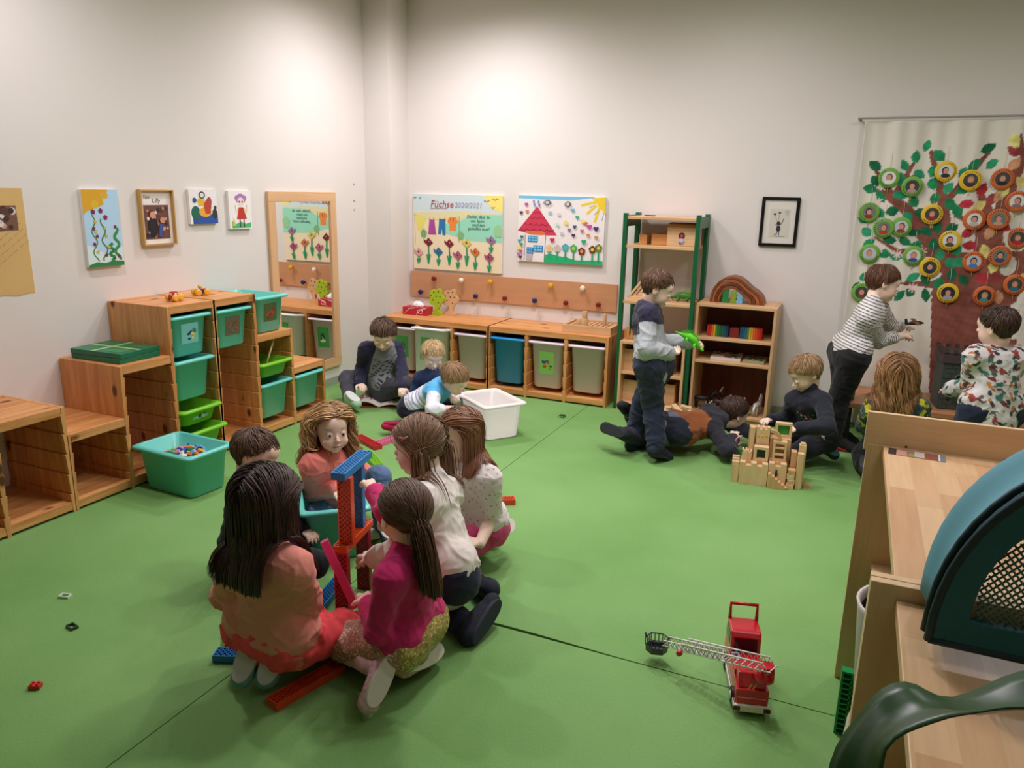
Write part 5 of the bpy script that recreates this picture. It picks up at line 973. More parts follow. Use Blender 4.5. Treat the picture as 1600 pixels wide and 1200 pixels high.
# ---------------------------------------------------------------- people: signed-distance bodies meshed with surface nets
def nrm(v): v=np.asarray(v,float); return v/(np.linalg.norm(v)+1e-9)
class Prim:
    def __init__(s,kind,a,b=None,ra=0,rb=0,flat=1,n=None,R=None,r=None,k=.01,sub=False):
        s.kind=kind;s.a=np.asarray(a,float);s.k=k;s.sub=sub;s.flat=flat
        if kind=='c': s.b=np.asarray(b,float);s.ra=ra;s.rb=rb;s.n=None if n is None else nrm(n); m=max(ra,rb); s.lo=np.minimum(s.a,s.b)-m; s.hi=np.maximum(s.a,s.b)+m
        else: s.R=np.eye(3) if R is None else R; s.r=np.asarray(r,float); e=np.abs(s.R)@s.r; s.lo=s.a-e; s.hi=s.a+e
    def ev(s,P):
        q=P-s.a
        if s.kind=='c':
            ab=s.b-s.a; t=np.clip((q@ab)/(ab@ab+1e-12),0,1); v=q-t[...,None]*ab; d2=(v*v).sum(-1)
            if s.n is not None: d2=d2+(v@s.n)**2*(1/s.flat**2-1)
            return np.sqrt(d2)-(s.ra+(s.rb-s.ra)*t)
        q=q@s.R; k0=np.sqrt(((q/s.r)**2).sum(-1)); k1=np.sqrt(((q/s.r**2)**2).sum(-1))+1e-9; return k0*(k0-1)/k1
def cone(a,b,ra,rb,k=.012,flat=1,n=None): return Prim('c',a,b,ra,rb,flat,n,k=k)
def ell(c,r,R=None,k=.01,sub=False): return Prim('e',c,R=R,r=r,k=k,sub=sub)
def smin(a,b,k): h=np.maximum(k-np.abs(a-b),0)/k; return np.minimum(a,b)-h*h*k*.25
def sdf_pts(prims,P):
    F=np.full(P.shape[:-1],1.0)
    for p in prims:
        d=p.ev(P); F=-smin(-F,d,p.k) if p.sub else smin(F,d,p.k)
    return F
def mesh_sdf(prims,h,disp=None,band=.02):
    ad=[p for p in prims if not p.sub]; lo=np.min([p.lo for p in ad],0)-.02; hi=np.max([p.hi for p in ad],0)+.02
    n=np.ceil((hi-lo)/h).astype(int)+1; F=np.full(n,.06,np.float32); ax=[lo[i]+h*np.arange(n[i]) for i in range(3)]
    for p in prims:
        pad=max(p.k,0)+3*h+.004; i0=np.maximum(((p.lo-pad-lo)/h).astype(int),0); i1=np.minimum(((p.hi+pad-lo)/h).astype(int)+2,n)
        if np.any(i1<=i0): continue
        G=np.stack(np.meshgrid(ax[0][i0[0]:i1[0]],ax[1][i0[1]:i1[1]],ax[2][i0[2]:i1[2]],indexing='ij'),-1); d=p.ev(G); s=(slice(i0[0],i1[0]),slice(i0[1],i1[1]),slice(i0[2],i1[2]))
        F[s]=-smin(-F[s],d,p.k) if p.sub else smin(F[s],d,p.k)
    if disp is not None:
        I=np.argwhere(F<band) if getattr(disp,'inner',False) else np.argwhere(np.abs(F)<band); Pp=lo+h*I; F[I[:,0],I[:,1],I[:,2]]=disp(Pp,F[I[:,0],I[:,1],I[:,2]])
    S=F<0; c=[S[i:n[0]-1+i,j:n[1]-1+j,k:n[2]-1+k] for i in(0,1) for j in (0,1) for k in (0,1)]
    cnt=sum(x.astype(np.int8) for x in c); act=(cnt>0)&(cnt<8); A=np.argwhere(act); idm=-np.ones(act.shape,np.int32); idm[act]=np.arange(len(A))
    acc=np.zeros((len(A),3)); w=np.zeros(len(A)); cor=[(i,j,k) for i in(0,1) for j in (0,1) for k in (0,1)]
    vals={q:F[A[:,0]+q[0],A[:,1]+q[1],A[:,2]+q[2]] for q in cor}
    for q in cor:
        for a in range(3):
            if q[a]==0:
                r=list(q); r[a]=1; r=tuple(r); f0,f1=vals[q],vals[r]; m=(f0<0)!=(f1<0); t=np.where(m,f0/(f0-f1+1e-12),0); P=np.array(q,float)[None].repeat(len(A),0); P[:,a]+=t; acc[m]+=P[m]; w[m]+=1
    V=lo+h*(A+acc/w[:,None]); Q=[]
    for a in range(3):
        b_,c_=(a+1)%3,(a+2)%3; s0=[slice(None)]*3; s1=[slice(None)]*3; s0[a]=slice(0,-1); s1[a]=slice(1,None)
        f0=S[tuple(s0)]; f1=S[tuple(s1)]; E=np.argwhere(f0!=f1); E=E[(E[:,b_]>0)&(E[:,c_]>0)&(E[:,b_]<n[b_]-1)&(E[:,c_]<n[c_]-1)]; ins=S[E[:,0],E[:,1],E[:,2]]
        def g(db,dc): X=E.copy(); X[:,b_]-=db; X[:,c_]-=dc; return idm[X[:,0],X[:,1],X[:,2]]
        q=np.stack([g(1,1),g(0,1),g(0,0),g(1,0)],1); q[~ins]=q[~ins][:,::-1]; Q.append(q)
    Q=np.concatenate(Q); Q=Q[(Q>=0).all(1)]
    # one gentle smoothing pass
    nb=np.zeros_like(V); ct=np.zeros(len(V))
    for i in range(4):
        a,b_=Q[:,i],Q[:,(i+1)%4]; np.add.at(nb,a,V[b_]); np.add.at(ct,a,1); np.add.at(nb,b_,V[a]); np.add.at(ct,b_,1)
    V=V*.55+.45*nb/np.maximum(ct,1)[:,None]; return V,Q
def frm(f,up): f=nrm(f); r=nrm(np.cross(f,up)); u=np.cross(r,f); return np.stack([r,f,u],1)   # columns right,fwd,up
def wob(P,f=30,a=1.0,ph=0): return a*(np.sin(P[...,0]*f+1.7*np.sin(P[...,2]*f*.7+ph)+ph)*np.sin(P[...,2]*f*.8+1.3*np.sin(P[...,1]*f*.9+ph)+2*ph)+.5*np.sin(P[...,1]*f*1.7+P[...,0]*f*.6+ph))/1.5
def cloth_mat(name='fabric'):
    key=('cloth',name)
    if key in MATS: return MATS[key]
    m=vcol(name+'_cloth',.9,.3,260,sheen=.1); nt=m.node_tree; N=nt.nodes; L=nt.links; b=N['Principled BSDF']; old=b.inputs['Normal'].links[0].from_node
    tc=N.new('ShaderNodeTexCoord'); n=N.new('ShaderNodeTexNoise'); n.inputs['Scale'].default_value=8.5; n.inputs['Detail'].default_value=1.5; n.inputs['Distortion'].default_value=1.6; L.new(tc.outputs['Object'],n.inputs['Vector'])
    bp=N.new('ShaderNodeBump'); bp.inputs['Strength'].default_value=.6; bp.inputs['Distance'].default_value=.02; L.new(n.outputs['Fac'],bp.inputs['Height']); L.new(bp.outputs[0],old.inputs['Normal']); MATS[key]=m; return m
def LIN(c): return np.array(s2l(c))
def hand_prims(W,d,pn,side,s,curl,spread=1.0,grip=None):
    """W wrist, d hand direction, pn palm normal, side +1/-1 thumb side sign"""
    d=nrm(d); pn=nrm(pn-np.dot(pn,d)*d); x=np.cross(d,pn)*side; o=[]; L=.047*s
    o.append(cone(W,W+d*L*.55,.0165*s,.021*s,.008,.62,pn)); pe=W+d*L
    for i in range(-1,2,2): o.append(cone(W+d*L*.3+x*i*.008*s,pe+x*i*.014*s,.012*s,.011*s,.006,.8,pn))
    fl=[.036,.043,.040,.031]
    for i in range(4):
        xo=(1.5-i)*.0132*s*spread; b0=pe+x*xo*.95-d*.004*s; sp=nrm(d+x*xo*2.2*spread); l=fl[i]*s; c=curl*(.9+.12*i); a1=c*.9; a2=c*1.9
        d1=sp*math.cos(a1)+pn*math.sin(a1); d2=sp*math.cos(a2)+pn*math.sin(a2); d3=sp*math.cos(min(a2+c*.8,3.3))+pn*math.sin(min(a2+c*.8,3.3)); r=.0060*s
        k1=b0+d1*l*.48; k2=k1+d2*l*.32; k3=k2+d3*l*.24; o+=[cone(b0,k1,r*1.08,r,.0025),cone(k1,k2,r,r*.92,.002),cone(k2,k3,r*.92,r*.75,.002)]
    t0=W+d*.012*s+x*.016*s; td=nrm(d*.62+x*.72+pn*.3*(.4+curl)); t1=t0+td*.024*s; td2=nrm(d*.85+x*.2+pn*(.25+.6*curl)); o+=[cone(t0,t1,.0105*s,.0075*s,.006),cone(t1,t1+td2*.024*s,.0074*s,.0058*s,.003)]
    return o
CAPN=[0,.7,1.1,1.45,1.9,2.4,3.15]; CAPZ=[.052,.046,.020,-.004,-.030,-.058,-.070]
def make_person(label,J,s,face,hair,top,bottom,shoes,h=.005,skin=(248,214,194),skirt=None,eyes='down',smile=0,hands=None,up=None,soles=None,zc=CAPZ,mouth_open=0):
    J={k:np.array(v) for k,v in J.items()}; P_,C,N,H=J['P'],J['C'],J['N'],J['H']; hs=.98*s**.5
    sr=nrm(J['SR']-J['SL']); spine=nrm(N-P_); tf=nrm(np.cross(spine,sr)); tf=tf*(1 if 1 else -1)
    # torso forward: right x up
    tf=nrm(np.cross(spine,sr)); 
    loc=Vector((float(P_[0]),float(P_[1]),0)); root=thing('person',label,'person',loc); L0=np.array(loc)
    upv=nrm(np.array(up) if up is not None else .45*nrm(H-N)+np.array([0,0,.75])); R=frm(face,upv); hf,hu,hr=R[:,1],R[:,2],R[:,0]
    def hp(x,y,z): return H+R@(np.array([x,y,z])*hs)
    e=lambda x,y,z,rx,ry,rz,k=.01,sub=False: ell(hp(x,y,z),np.array([rx,ry,rz])*hs,R,k*hs,sub)
    cran=e(0,-.010,.022,.0715,.086,.074,.015); headp=[cran,e(0,.022,-.034,.055,.058,.064,.03),e(.028,.045,-.045,.026,.026,.026,.025),e(-.028,.045,-.045,.026,.026,.026,.025),e(0,.058,-.083,.017,.016,.014,.02),e(0,.062,.028,.045,.02,.03,.02),
      Prim('c',hp(0,.077,-.012),hp(0,.093,-.036),.0052*hs,.0085*hs,k=.008*hs),e(.009,.084,-.040,.006,.006,.005,.004),e(-.009,.084,-.040,.006,.006,.005,.004)]
    for q in (-1,1):
        headp+=[e(q*.031,.093,-.012,.017,.018,.011,.012,True),e(q*.030,.0735,-.012,.0145,.0105,.0115,.004),e(q*.071,-.012,-.016,.0065,.016,.023,.004),e(q*.078,-.010,-.014,.005,.010,.015,.003,True)]
        if eyes=='open': headp.append(e(q*.030,.087,-.0125,.0125,.012,.0062,.003,True))
    headp+=[e(0,.079,-.0625,.019,.008,.0042,.003),e(0,.078,-.0705,.016,.009,.005,.003)]
    if smile:
        headp+=[e(.021,.073,-.0595,.008,.008,.004,.004),e(-.021,.073,-.0595,.008,.008,.004,.004),e(.036,.062,-.046,.018,.016,.016,.015),e(-.036,.062,-.046,.018,.016,.016,.015)]
    if mouth_open: headp.append(e(0,.09,-.0665,.014,.012,.0032,.002,True))
    neck=[cone(N-spine*.02*s,hp(0,-.018,-.065),.037*s,.034*s,.02)]
    def armp(o=0,to=1.0,only=None):
        out=[]
        for q in 'RL':
            S,E,W=J['S'+q],J['E'+q],J['W'+q]; out+=[cone(S,E,.034*s+o,.030*s+o,.02)]
            if to>0: out.append(cone(E,E+(W-E)*to,.031*s+o*1.1,(.031+(.0215-.031)*to)*s+o*1.0,.014))
        return out
    mid=(P_+C)/2-tf*.004; 
    def torsop(o=0,hem=0):
        out=[cone(P_+spine*.01-spine*hem,mid,.088*s+o,.080*s+o,.03,.80,tf),cone(mid,C-spine*.035*s,.080*s+o,.090*s+o,.03,.78,tf),cone(J['SL']*.86+C*.14-spine*.012,J['SR']*.86+C*.14-spine*.012,.040*s+o,.040*s+o,.03),
             cone(N-spine*.012,J['SL']-(J['SL']-N)*.2,.030*s+o*.8,.036*s+o,.02),cone(N-spine*.012,J['SR']-(J['SR']-N)*.2,.030*s+o*.8,.036*s+o,.02)]; return out
    def legp(o=0,to=1.0,wide=0):
        out=[cone(J['HL'],J['HR'],.076*s+o,.076*s+o,.03,.9,tf)]
        for q in 'RL':
            Hh,K,A=J['H'+q],J['K'+q],J['A'+q]; out+=[cone(Hh,K,.066*s+o,.045*s+o,.02)]
            if to>0: c=K+(A-K)*.35; E_=K+(A-K)*to; out+=[cone(K,c,.044*s+o,.041*s+o,.012),cone(c,E_,.041*s+o,(.029*s+o+wide),.012)]
        return out
    feet=[]; FD={}
    for q in 'RL':
        A,K,T=J['A'+q],J['K'+q],J['T'+q]; u=nrm(K-A); t=nrm(T-A)
        if soles and q in soles: sn=nrm(soles[q])
        elif abs(u@t)>.8: sn=np.array([0,0,1.0])
        else: sn=-nrm(u-(u@t)*t)
        sn=nrm(sn-(sn@t)*t); FD[q]=(A,t,sn); heel=A-t*.022*s+sn*.026*s; toe=A+t*.115*s+sn*.030*s; feet+=[cone(A-t*.006,heel,.029*s,.024*s,.012),cone(heel,toe,.024*s,.022*s,.012),cone(A,toe,.028*s,.018*s,.012)]
    hp_=[]
    for q in 'RL':
        Wd=nrm(J['G'+q]-J['W'+q]); fa=nrm(J['W'+q]-J['E'+q]); side=1 if q=='R' else -1; cfg=(hands or {}).get(q,{}); pn=np.array(cfg.get('pn',(0,0,-1)),float)
        if abs(pn@Wd)>.9: pn=-sr*side
        hp_+=hand_prims(J['W'+q],Wd,pn,-side*cfg.get('flip',1),s*1.02,cfg.get('curl',.45),cfg.get('spread',1.0))
    bodyp=headp+neck+torsop(-.002)+armp(-.001)+legp(-.004)+feet+hp_
    # --- body mesh (one continuous surface)
    V,Q=mesh_sdf(bodyp,h if h<.0045 else .0044)
    q_=(V-H)@R/hs; x,y,z=q_[:,0],q_[:,1],q_[:,2]; col=np.tile(LIN(skin),(len(V),1)); hd=(np.abs(x)<.08)&(np.abs(z)<.12)&(np.abs(y)<.12)
    def blend(m,c,a): col[:]=col*(1-(m*a)[:,None])+LIN(c)*(m*a)[:,None]
    g=lambda cx,cy,cz,rx,ry,rz: np.exp(-(((x-cx)/rx)**2+((y-cy)/ry)**2+((z-cz)/rz)**2))*hd
    ax_=np.abs(x); ex=ax_-.036
    blend(np.exp(-((ax_-.038)/.02)**2-((z+.042)/.018)**2-((y-.06)/.04)**2)*hd,(222,120,104),.38); blend(np.exp(-(x/.021)**4-((z+.0665-smile*14*x**2)/.0062)**2)*(y>.04)*hd,(200,100,92),.75)
    if mouth_open: blend(g(0,.08,-.0665,.013,.03,.0024),(110,40,40),.8)
    brow=tuple(int(v*.72) for v in hair['col']); blend(np.exp(-((ax_-.032)/.015)**4-((z-.011-.003*np.cos((ax_-.03)*60))/.0032)**2)*(y>.03)*hd,brow,.65)
    if eyes=='down': blend(np.exp(-((ax_-.030)/.0125)**4-((z+.0185+ (ax_-.03)**2*-14)/.0019)**2)*(y>.05)*hd,(60,36,28),.9)
    else: blend(np.exp(-((ax_-.030)/.0135)**4-((z+.0062)/.0018)**2)*(y>.05)*hd,(80,50,40),.6)
    blend(np.exp(-((ax_-.008)/.003)**2-((z+.0455)/.002)**2)*(y>.07)*hd,(130,70,60),.7); blend(((ax_>.074)&(np.abs(y)<.03)&(np.abs(z)<.05)).astype(float),(220,130,110),.25)
    grid_obj('body',V-L0,Q,col,vcol('skin',.55,.08,400,sss=.12),root)
    if eyes=='open':
        for q in (-1,1):
            c=hp(q*.030,.0705,-.0125); r=.0122*hs; m=MB(); 
            vs=[];fs=[];n=20;k=15; look=nrm(hf+.12*hr*0); A_=frm(look,upv)
            for j in range(k):
                ph=PI*j/(k-1)
                for i in range(n): a=2*PI*i/n; vs.append(c-L0+A_@np.array([math.sin(ph)*math.cos(a),math.cos(ph),math.sin(ph)*math.sin(a)])*r)
            Vv=np.array(vs); F_=np.array([(j*n+i,(j+1)*n+i,(j+1)*n+(i+1)%n,j*n+(i+1)%n) for j in range(k-1) for i in range(n)]); cc=np.tile(LIN((236,230,226)),(len(Vv),1)); ph=np.repeat(np.arange(k)*PI/(k-1),n); cc[ph<.62]=LIN((96,84,74)); cc[ph<.30]=LIN((14,12,12)); grid_obj('eye',Vv,F_,cc,vcol('eyeball',.12,0),root)
    # --- garments
    def bonesuv(V):
        segs=[('t',P_-spine*.1,N),('R',J['SR'],J['ER']),('r',J['ER'],J['WR']),('L',J['SL'],J['EL']),('l',J['EL'],J['WL'])]; best=np.full(len(V),9.); idx=np.zeros(len(V),int); tt=np.zeros(len(V))
        for i,(nm,a,b) in enumerate(segs):
            ab=b-a; tu=((V-a)@ab)/(ab@ab); t=np.clip(tu,0,1); d=np.linalg.norm(V-a-t[:,None]*ab,axis=1)-(.085*s if i==0 else .036*s); m=d<best; best[m]=d[m]; idx[m]=i; tt[m]=(tu*np.linalg.norm(ab))[m]
        return idx,tt
    U=lambda V:((V-C)@sr,(V-C)@tf,(V-C)@spine)
    fph=random.Random(label).uniform(0,9)
    if top:
        o=top.get('o',.007); slv=top.get('sleeve',1.0)
        tp=torsop(o,top.get('hem',.015)); up_=spine*.035*s; tp.append(cone(J['HL']*.9+P_*.1+up_,J['HR']*.9+P_*.1+up_,.074*s+o,.074*s+o,.03,.95,tf))
        for q in 'RL':
            S,E,W=J['S'+q],J['E'+q],J['W'+q]
            if slv<=1: tp.append(cone(S,S+(E-S)*slv,.035*s+o,.036*s+o,.03))
            else: w=slv-1; E2=E+(W-E)*w; tp+=[cone(S,E,.033*s+o,.030*s+o,.026),cone(E,E2,.031*s+o,.025*s+o,.014)]
            if top.get('cuff') and slv>1: E2=E+(W-E)*(slv-1); tp.append(cone(E2,E2-(W-E)*.12,.0245*s+o,.0245*s+o,.004))
        for q in 'RL': tp.append(cone(N-spine*.035*s,J['S'+q]*.85+N*.15-spine*.008,.034*s+o*.6,.034*s+o*.8,.03))
        cz=N+spine*.022*s; tp.append(cone(N-spine*.02*s,N+spine*.004*s,.042*s+o*.4,.039*s+o*.3,.015))
        if top.get('hood'): hb=N-tf*.045*s; tp+=[cone(hb-sr*.05*s+spine*.01,hb+sr*.05*s+spine*.01,.034*s,.034*s,.02),cone(hb-spine*.0,hb-spine*.085*s-tf*.012,.045*s,.024*s,.03,.6,tf),cone(N-sr*.045*s+tf*.02,N+sr*.045*s+tf*.02,.02*s,.02*s,.02)]
        if top.get('turtle'): tp.append(cone(N-spine*.01*s,N+spine*.035*s,.042*s,.040*s,.008))
        am=top.get('fold',.0028)
        def dsp(P,F,am0=am):
            am=am0*np.clip(((P-P_)@spine+top.get('hem',.015)+.05)/.09,.08,1)
            Q_=P*np.array([1,1,1.9]); a_=1-np.abs(wob(Q_,20,1,fph))*2.2; b_=1-np.abs(wob(P*np.array([1.3,1.3,1]),38,1,fph+4))*2.2
            return F-am*1.5*np.clip(a_,0,1)**2-am*.8*np.clip(b_,0,1)**2+am*.5*wob(P,34,1,fph)
        V,Q=mesh_sdf(tp,max(h,.0042),dsp); n_,t_=bonesuv(V); cf=top['color']; col=cf(V,n_,t_,*U(V)) if callable(cf) else np.tile(LIN(cf),(len(V),1)); grid_obj(top.get('name','shirt'),V-L0,Q,col,cloth_mat(),root)
    if bottom:
        o=bottom.get('o',.008); bp=legp(o,bottom.get('to',.88),bottom.get('wide',.004)); bp.append(cone(P_,P_+spine*bottom.get('rise',.05),.086*s+o*.4,.080*s+o*.3,.03,.82,tf))
        am=bottom.get('fold',.0035)
        V,Q=mesh_sdf(bp,max(h,.0045),lambda P,F:F-am*1.3*np.clip(1-np.abs(wob(P*np.array([1,1,1.7]),24,1,fph+1))*2.2,0,1)**2+am*.5*wob(P,50,1,fph+3)); cf=bottom['color']; col=cf(V) if callable(cf) else np.tile(LIN(cf),(len(V),1)); col=col*(1+.10*wob(V,160,1,2))[:,None]
        grid_obj(bottom.get('name','trousers'),V-L0,Q,col,cloth_mat(),root)
    if skirt:
        sp=[]
        ks=skirt.get('k',1)
        for a,b,ra,rb,fl in skirt['shape'](J,s,spine,tf,sr): sp.append(cone(a,b,ra*ks,rb*ks,.035,fl,np.array([0,0,1.0])))
        am=skirt.get('fold',.006); V,Q=mesh_sdf(sp,.0042,lambda P,F:F+am*wob(P,skirt.get('freq',38),1,fph)+am*.4*wob(P,110,1,1)); V[:,2]=np.maximum(V[:,2],.004); cf=skirt['color']; col=cf(V) if callable(cf) else np.tile(LIN(cf),(len(V),1)); grid_obj('skirt',V-L0,Q,col,vcol(skirt.get('mat','fabric'),skirt.get('rough',.85),.4,skirt.get('bs',200)),root)
    # --- shoes
    if shoes:
        for q in 'RL':
            A,t,sn=FD[q]; xx=np.cross(sn,t); o=shoes.get('o',.004); heel=A-t*.022*s+sn*.022*s; toe=A+t*.108*s+sn*.028*s
            sp=[cone(heel,toe,.028*s+o,.026*s+o,.012,.85,xx),cone(A+sn*.0,heel,.030*s+o,.028*s+o,.014),cone(A+sn*.01*s,A+t*.07*s+sn*.02*s,.029*s+o,.027*s+o,.014),ell(toe,np.array([.030*s+o,.034*s+o,.021*s+o]),np.stack([xx,t,sn],1),.012)]
            if shoes.get('high'): sp.append(cone(A,A+nrm(J['K'+q]-A)*.045*s,.031*s+o,.031*s+o,.012))
            V,Q=mesh_sdf(sp,.0045,lambda P,F:F+.0008*wob(P,120,1,1)); 
            dsn=(V-A)@sn; lim=.048*s; V=V-np.outer(np.maximum(dsn-lim,0),sn); cf=shoes['color']; 
            if callable(cf): col=cf(V,(V-A)@t,(V-A)@sn,(V-A)@xx)
            else: col=np.tile(LIN(cf),(len(V),1))
            so=grid_obj('shoe',V-L0,Q,col,vcol('fabric',.9,.3,260,sheen=.1),root)
            m=MB(); pts=[]
            for i in range(28):
                a=2*PI*i/28; yl=.043*s+.088*s*math.sin(a); w_=(.0335+.0035*math.sin(a)-.003*math.cos(2*a))*s; pts.append((w_*math.cos(a),yl))
            M=Matrix(((xx[0],t[0],sn[0],A[0]-L0[0]),(xx[1],t[1],sn[1],A[1]-L0[1]),(xx[2],t[2],sn[2],A[2]-L0[2]),(0,0,0,1)))
            loft(m,[[(a*.96,b*1,.040*s) for a,b in pts],[(a,b,.043*s) for a,b in pts],[(a,b,.052*s) for a,b in pts],[(a*.93,(b-.043*s)*.97+.043*s,.055*s) for a,b in pts]],mat(shoes.get('sole',(206,202,196)),.8,bump=.8,bscale=220),M)
            m.build('sole',so)
    # --- hair
    make_hair(root,L0,H,R,hs,s,hair,cran,bodyp,tf,zc)
    return root
CAPS=[.055,.053,.030,.006,-.026,-.058,-.066]
def make_hair(root,L0,H,R,hs,s,hair,cran,bodyp,tf,zc):
    rg=np.random.default_rng(len(root.name)+int(H[0]*977)%1000); base=LIN(hair['col']); hi=LIN(hair.get('hi',tuple(min(255,int(v*1.25)) for v in hair['col']))); style=hair['style']
    vol=hair.get('vol',.008); cr_z=hair.get('hairline',CAPS if hair.get('mode','short')=='short' else zc)
    def line(q): az=np.arctan2(np.abs(q[:,0]),q[:,1]+.012); return np.interp(az,CAPN,cr_z)
    big=ell(H+R@(np.array([0,-.010,.022])*hs),np.array([.0715,.086,.074])*hs+vol,R,.01); big.lo-=.01; big.hi+=.01
    def dsp(P,F):
        q=(P-H)@R/hs; l=line(q); t=np.clip((q[:,2]-l)/hair.get('taper',.05 if hair.get('mode','short')=='short' else .022),0,1); t=t*t*(3-2*t)
        g=np.sin(np.arctan2(q[:,0],q[:,1]+.03)*46+3*np.sin(q[:,2]*60))*.0009
        return F+(1-t)*(vol+.001)+g
    V,Q=mesh_sdf([big],.004,dsp,.03); q=(V-H)@R/hs; keep=q[:,2]>line(q)-.004
    vm=keep; fm=vm[Q].all(1); Q=Q[fm]; used=np.unique(Q); rem=-np.ones(len(V),int); rem[used]=np.arange(len(used)); V=V[used]; Q=rem[Q]
    q=(V-H)@R/hs; stk=np.sin(np.arctan2(q[:,0],q[:,1]+.03)*60+5*np.sin(q[:,2]*40)); col=np.tile(base*.62,(len(V),1))*(1+.22*stk)[:,None]
    AV=[V];AQ=[Q];AC=[col]; nv=len(V)
    # strands
    n=hair.get('n',420); pts=[]
    while len(pts)<n:
        d=rg.normal(size=(n*3,3)); d/=np.linalg.norm(d,axis=1)[:,None]; p=np.array([0,-.010,.022])+d*np.array([.0715,.086,.074]); ok=p[:,2]>line(p)+.003; pts+=list(p[ok])
    p0=np.array(pts[:n]); P=H+(p0*hs)@R.T; nr=((p0-np.array([0,-.01,.022]))/np.array([.0715,.086,.074])**2); nr/=np.linalg.norm(nr,axis=1)[:,None]; nrw=nr@R.T
    layer=rg.uniform(0,1,n); step=hair.get('step',.02); segs=hair.get('segs',4); off=(vol*.75+.002+layer*hair.get('lift',.004)); off=off*(np.clip((p0[:,2]-line(p0))/.05,.15,1) if hair.get('mode','short')=='short' else 1); P=P+nrw*off[:,None]; path=[P.copy()]
    dn=np.array([0,0,-1.0]); up=R[:,2]; fwd=R[:,1]; rt=R[:,0]; mode=hair.get('mode','short'); ties=hair.get('ties'); sgn=np.sign(p0[:,0]+1e-6)
    crown=H+R@(np.array([0,-.055,.095])*hs); tied=np.zeros(n,bool); prev=np.zeros((n,3)); coll=[p for p in bodyp if not p.sub and p.k>.004*1]
    lenf=rg.uniform(.8,1.05,n)
    tj=rg.normal(size=(n,3))*.009; rad=rg.normal(size=(n,3)); frozen=np.zeros(n,bool); tsteps=np.zeros(n)
    if ties: TP=np.array([H+R@(np.array(t)*hs) for t in ties]); ti=np.zeros(n,int) if len(ties)==1 else (sgn>0).astype(int)
    for k in range(segs):
        k2=np.maximum(0,tsteps)[:,None]; out=P-H; tang=lambda v,nn: v-(v*nn).sum(1)[:,None]*nn
        ne=(P-cran.a)@R/(cran.r**2); ne/=np.linalg.norm(ne,axis=1)[:,None]+1e-9; nn=ne@R.T
        if mode=='short':
            d=tang(P-crown,nn); d/=np.linalg.norm(d,axis=1)[:,None]+1e-6; d=d+.35*tang(np.tile(fwd,(n,1)),nn)*(p0[:,1]>-.02)[:,None]*hair.get('fringe',1)+.25*tang(np.tile(dn,(n,1)),nn)+rg.normal(size=(n,3))*hair.get('mess',.12)
        elif mode=='long':
            zl=(P-H)@up/hs; onhead=zl>.0; side=tang(sgn[:,None]*rt[None]*1.0-(.35+1.0*np.clip(p0[:,1]/.06,0,1)*hair.get('back',1))[:,None]*fwd[None]-.2*up,nn); hang=np.tile(dn,(n,1))+prev*.5; w=np.clip((zl-.0)/.06,0,1)[:,None]; d=side*w+hang*(1-w)+dn*.3+rg.normal(size=(n,3))*hair.get('mess',.05)
        else:
            tgt=TP[ti]+tj-P; dist=np.linalg.norm(tgt,axis=1); newt=(dist<.014)|tied; tied=newt; tsteps+=tied; d=tang(tgt,nn)/np.maximum(dist,.01)[:,None]+.4*tgt/np.maximum(dist,.01)[:,None]
            hd_=dn*1.0+hair.get('tiedir',np.zeros(3))*np.exp(-k*.12)+prev*.6+rad*hair.get('spread',.16)*.5**k2; d=np.where(tied[:,None],hd_,d)
        d/=np.linalg.norm(d,axis=1)[:,None]+1e-9; prev=d; st=step*lenf
        if mode=='tie': st=np.where(tied,step*hair.get('hang',1.0)*lenf,np.minimum(step,np.maximum(dist,.004)))
        if 'cut' in hair: frozen|=(P[:,2]<H[2]-hair['cut']*(1+.03*rad[:,0]))
        if mode=='short': qh=(P-H)@R/hs; frozen|=(qh[:,2]<line(qh)-hair.get('over',.003)+.018*(p0[:,1]>.03)*hair.get('fringe',1)*layer)
        st=np.where(frozen,.0006,st)
        P=P+d*st[:,None]
        dd=sdf_pts(coll,P); o2=off+((.003+.014*(P[:,2]<H[2]-.07)) if mode!='short' else 0); m=dd<o2
        if m.any():
            e=.003; Pm=P[m]; g=np.stack([sdf_pts(coll,Pm+np.eye(3)[i]*e)-dd[m] for i in range(3)],1); g/=np.linalg.norm(g,axis=1)[:,None]+1e-9; P[m]=Pm+g*(o2[m]-dd[m])[:,None]
        P[:,2]=np.maximum(P[:,2],.01); path.append(P.copy())
    path=np.stack(path,1)   # n,seg+1,3
    K=path.shape[1]; cu=hair.get('curl',0)
    if cu:
        t=np.arange(K)/K; ph=(np.floor(np.arctan2(p0[:,0],p0[:,1])*7)*2.4+np.floor(p0[:,2]*45)*1.7+rg.normal(0,.35,n))[:,None]+np.arange(K)[None]*hair.get('curlf',1.3); a=cu*np.clip(t*1.8,0,1)[None]; e1=np.array([1,0,0.]); e2=np.array([0,1,0.]); path=path+(a*np.cos(ph))[...,None]*e1+(a*np.sin(ph))[...,None]*e2
        # refine
    def resample(pa,f=2):
        a=pa[:,:-1];b=pa[:,1:];o=[]
        for i in range(pa.shape[1]-1):
            p0_=pa[:,max(i-1,0)];p1=pa[:,i];p2=pa[:,i+1];p3=pa[:,min(i+2,pa.shape[1]-1)]
            for u in np.arange(f)/f: o.append(.5*(2*p1+(p2-p0_)*u+(2*p0_-5*p1+4*p2-p3)*u*u+(3*p1-p0_-3*p2+p3)*u**3))
        o.append(pa[:,-1]); return np.stack(o,1)
    if hair.get('smooth',mode!='short'): path=resample(path,2); 
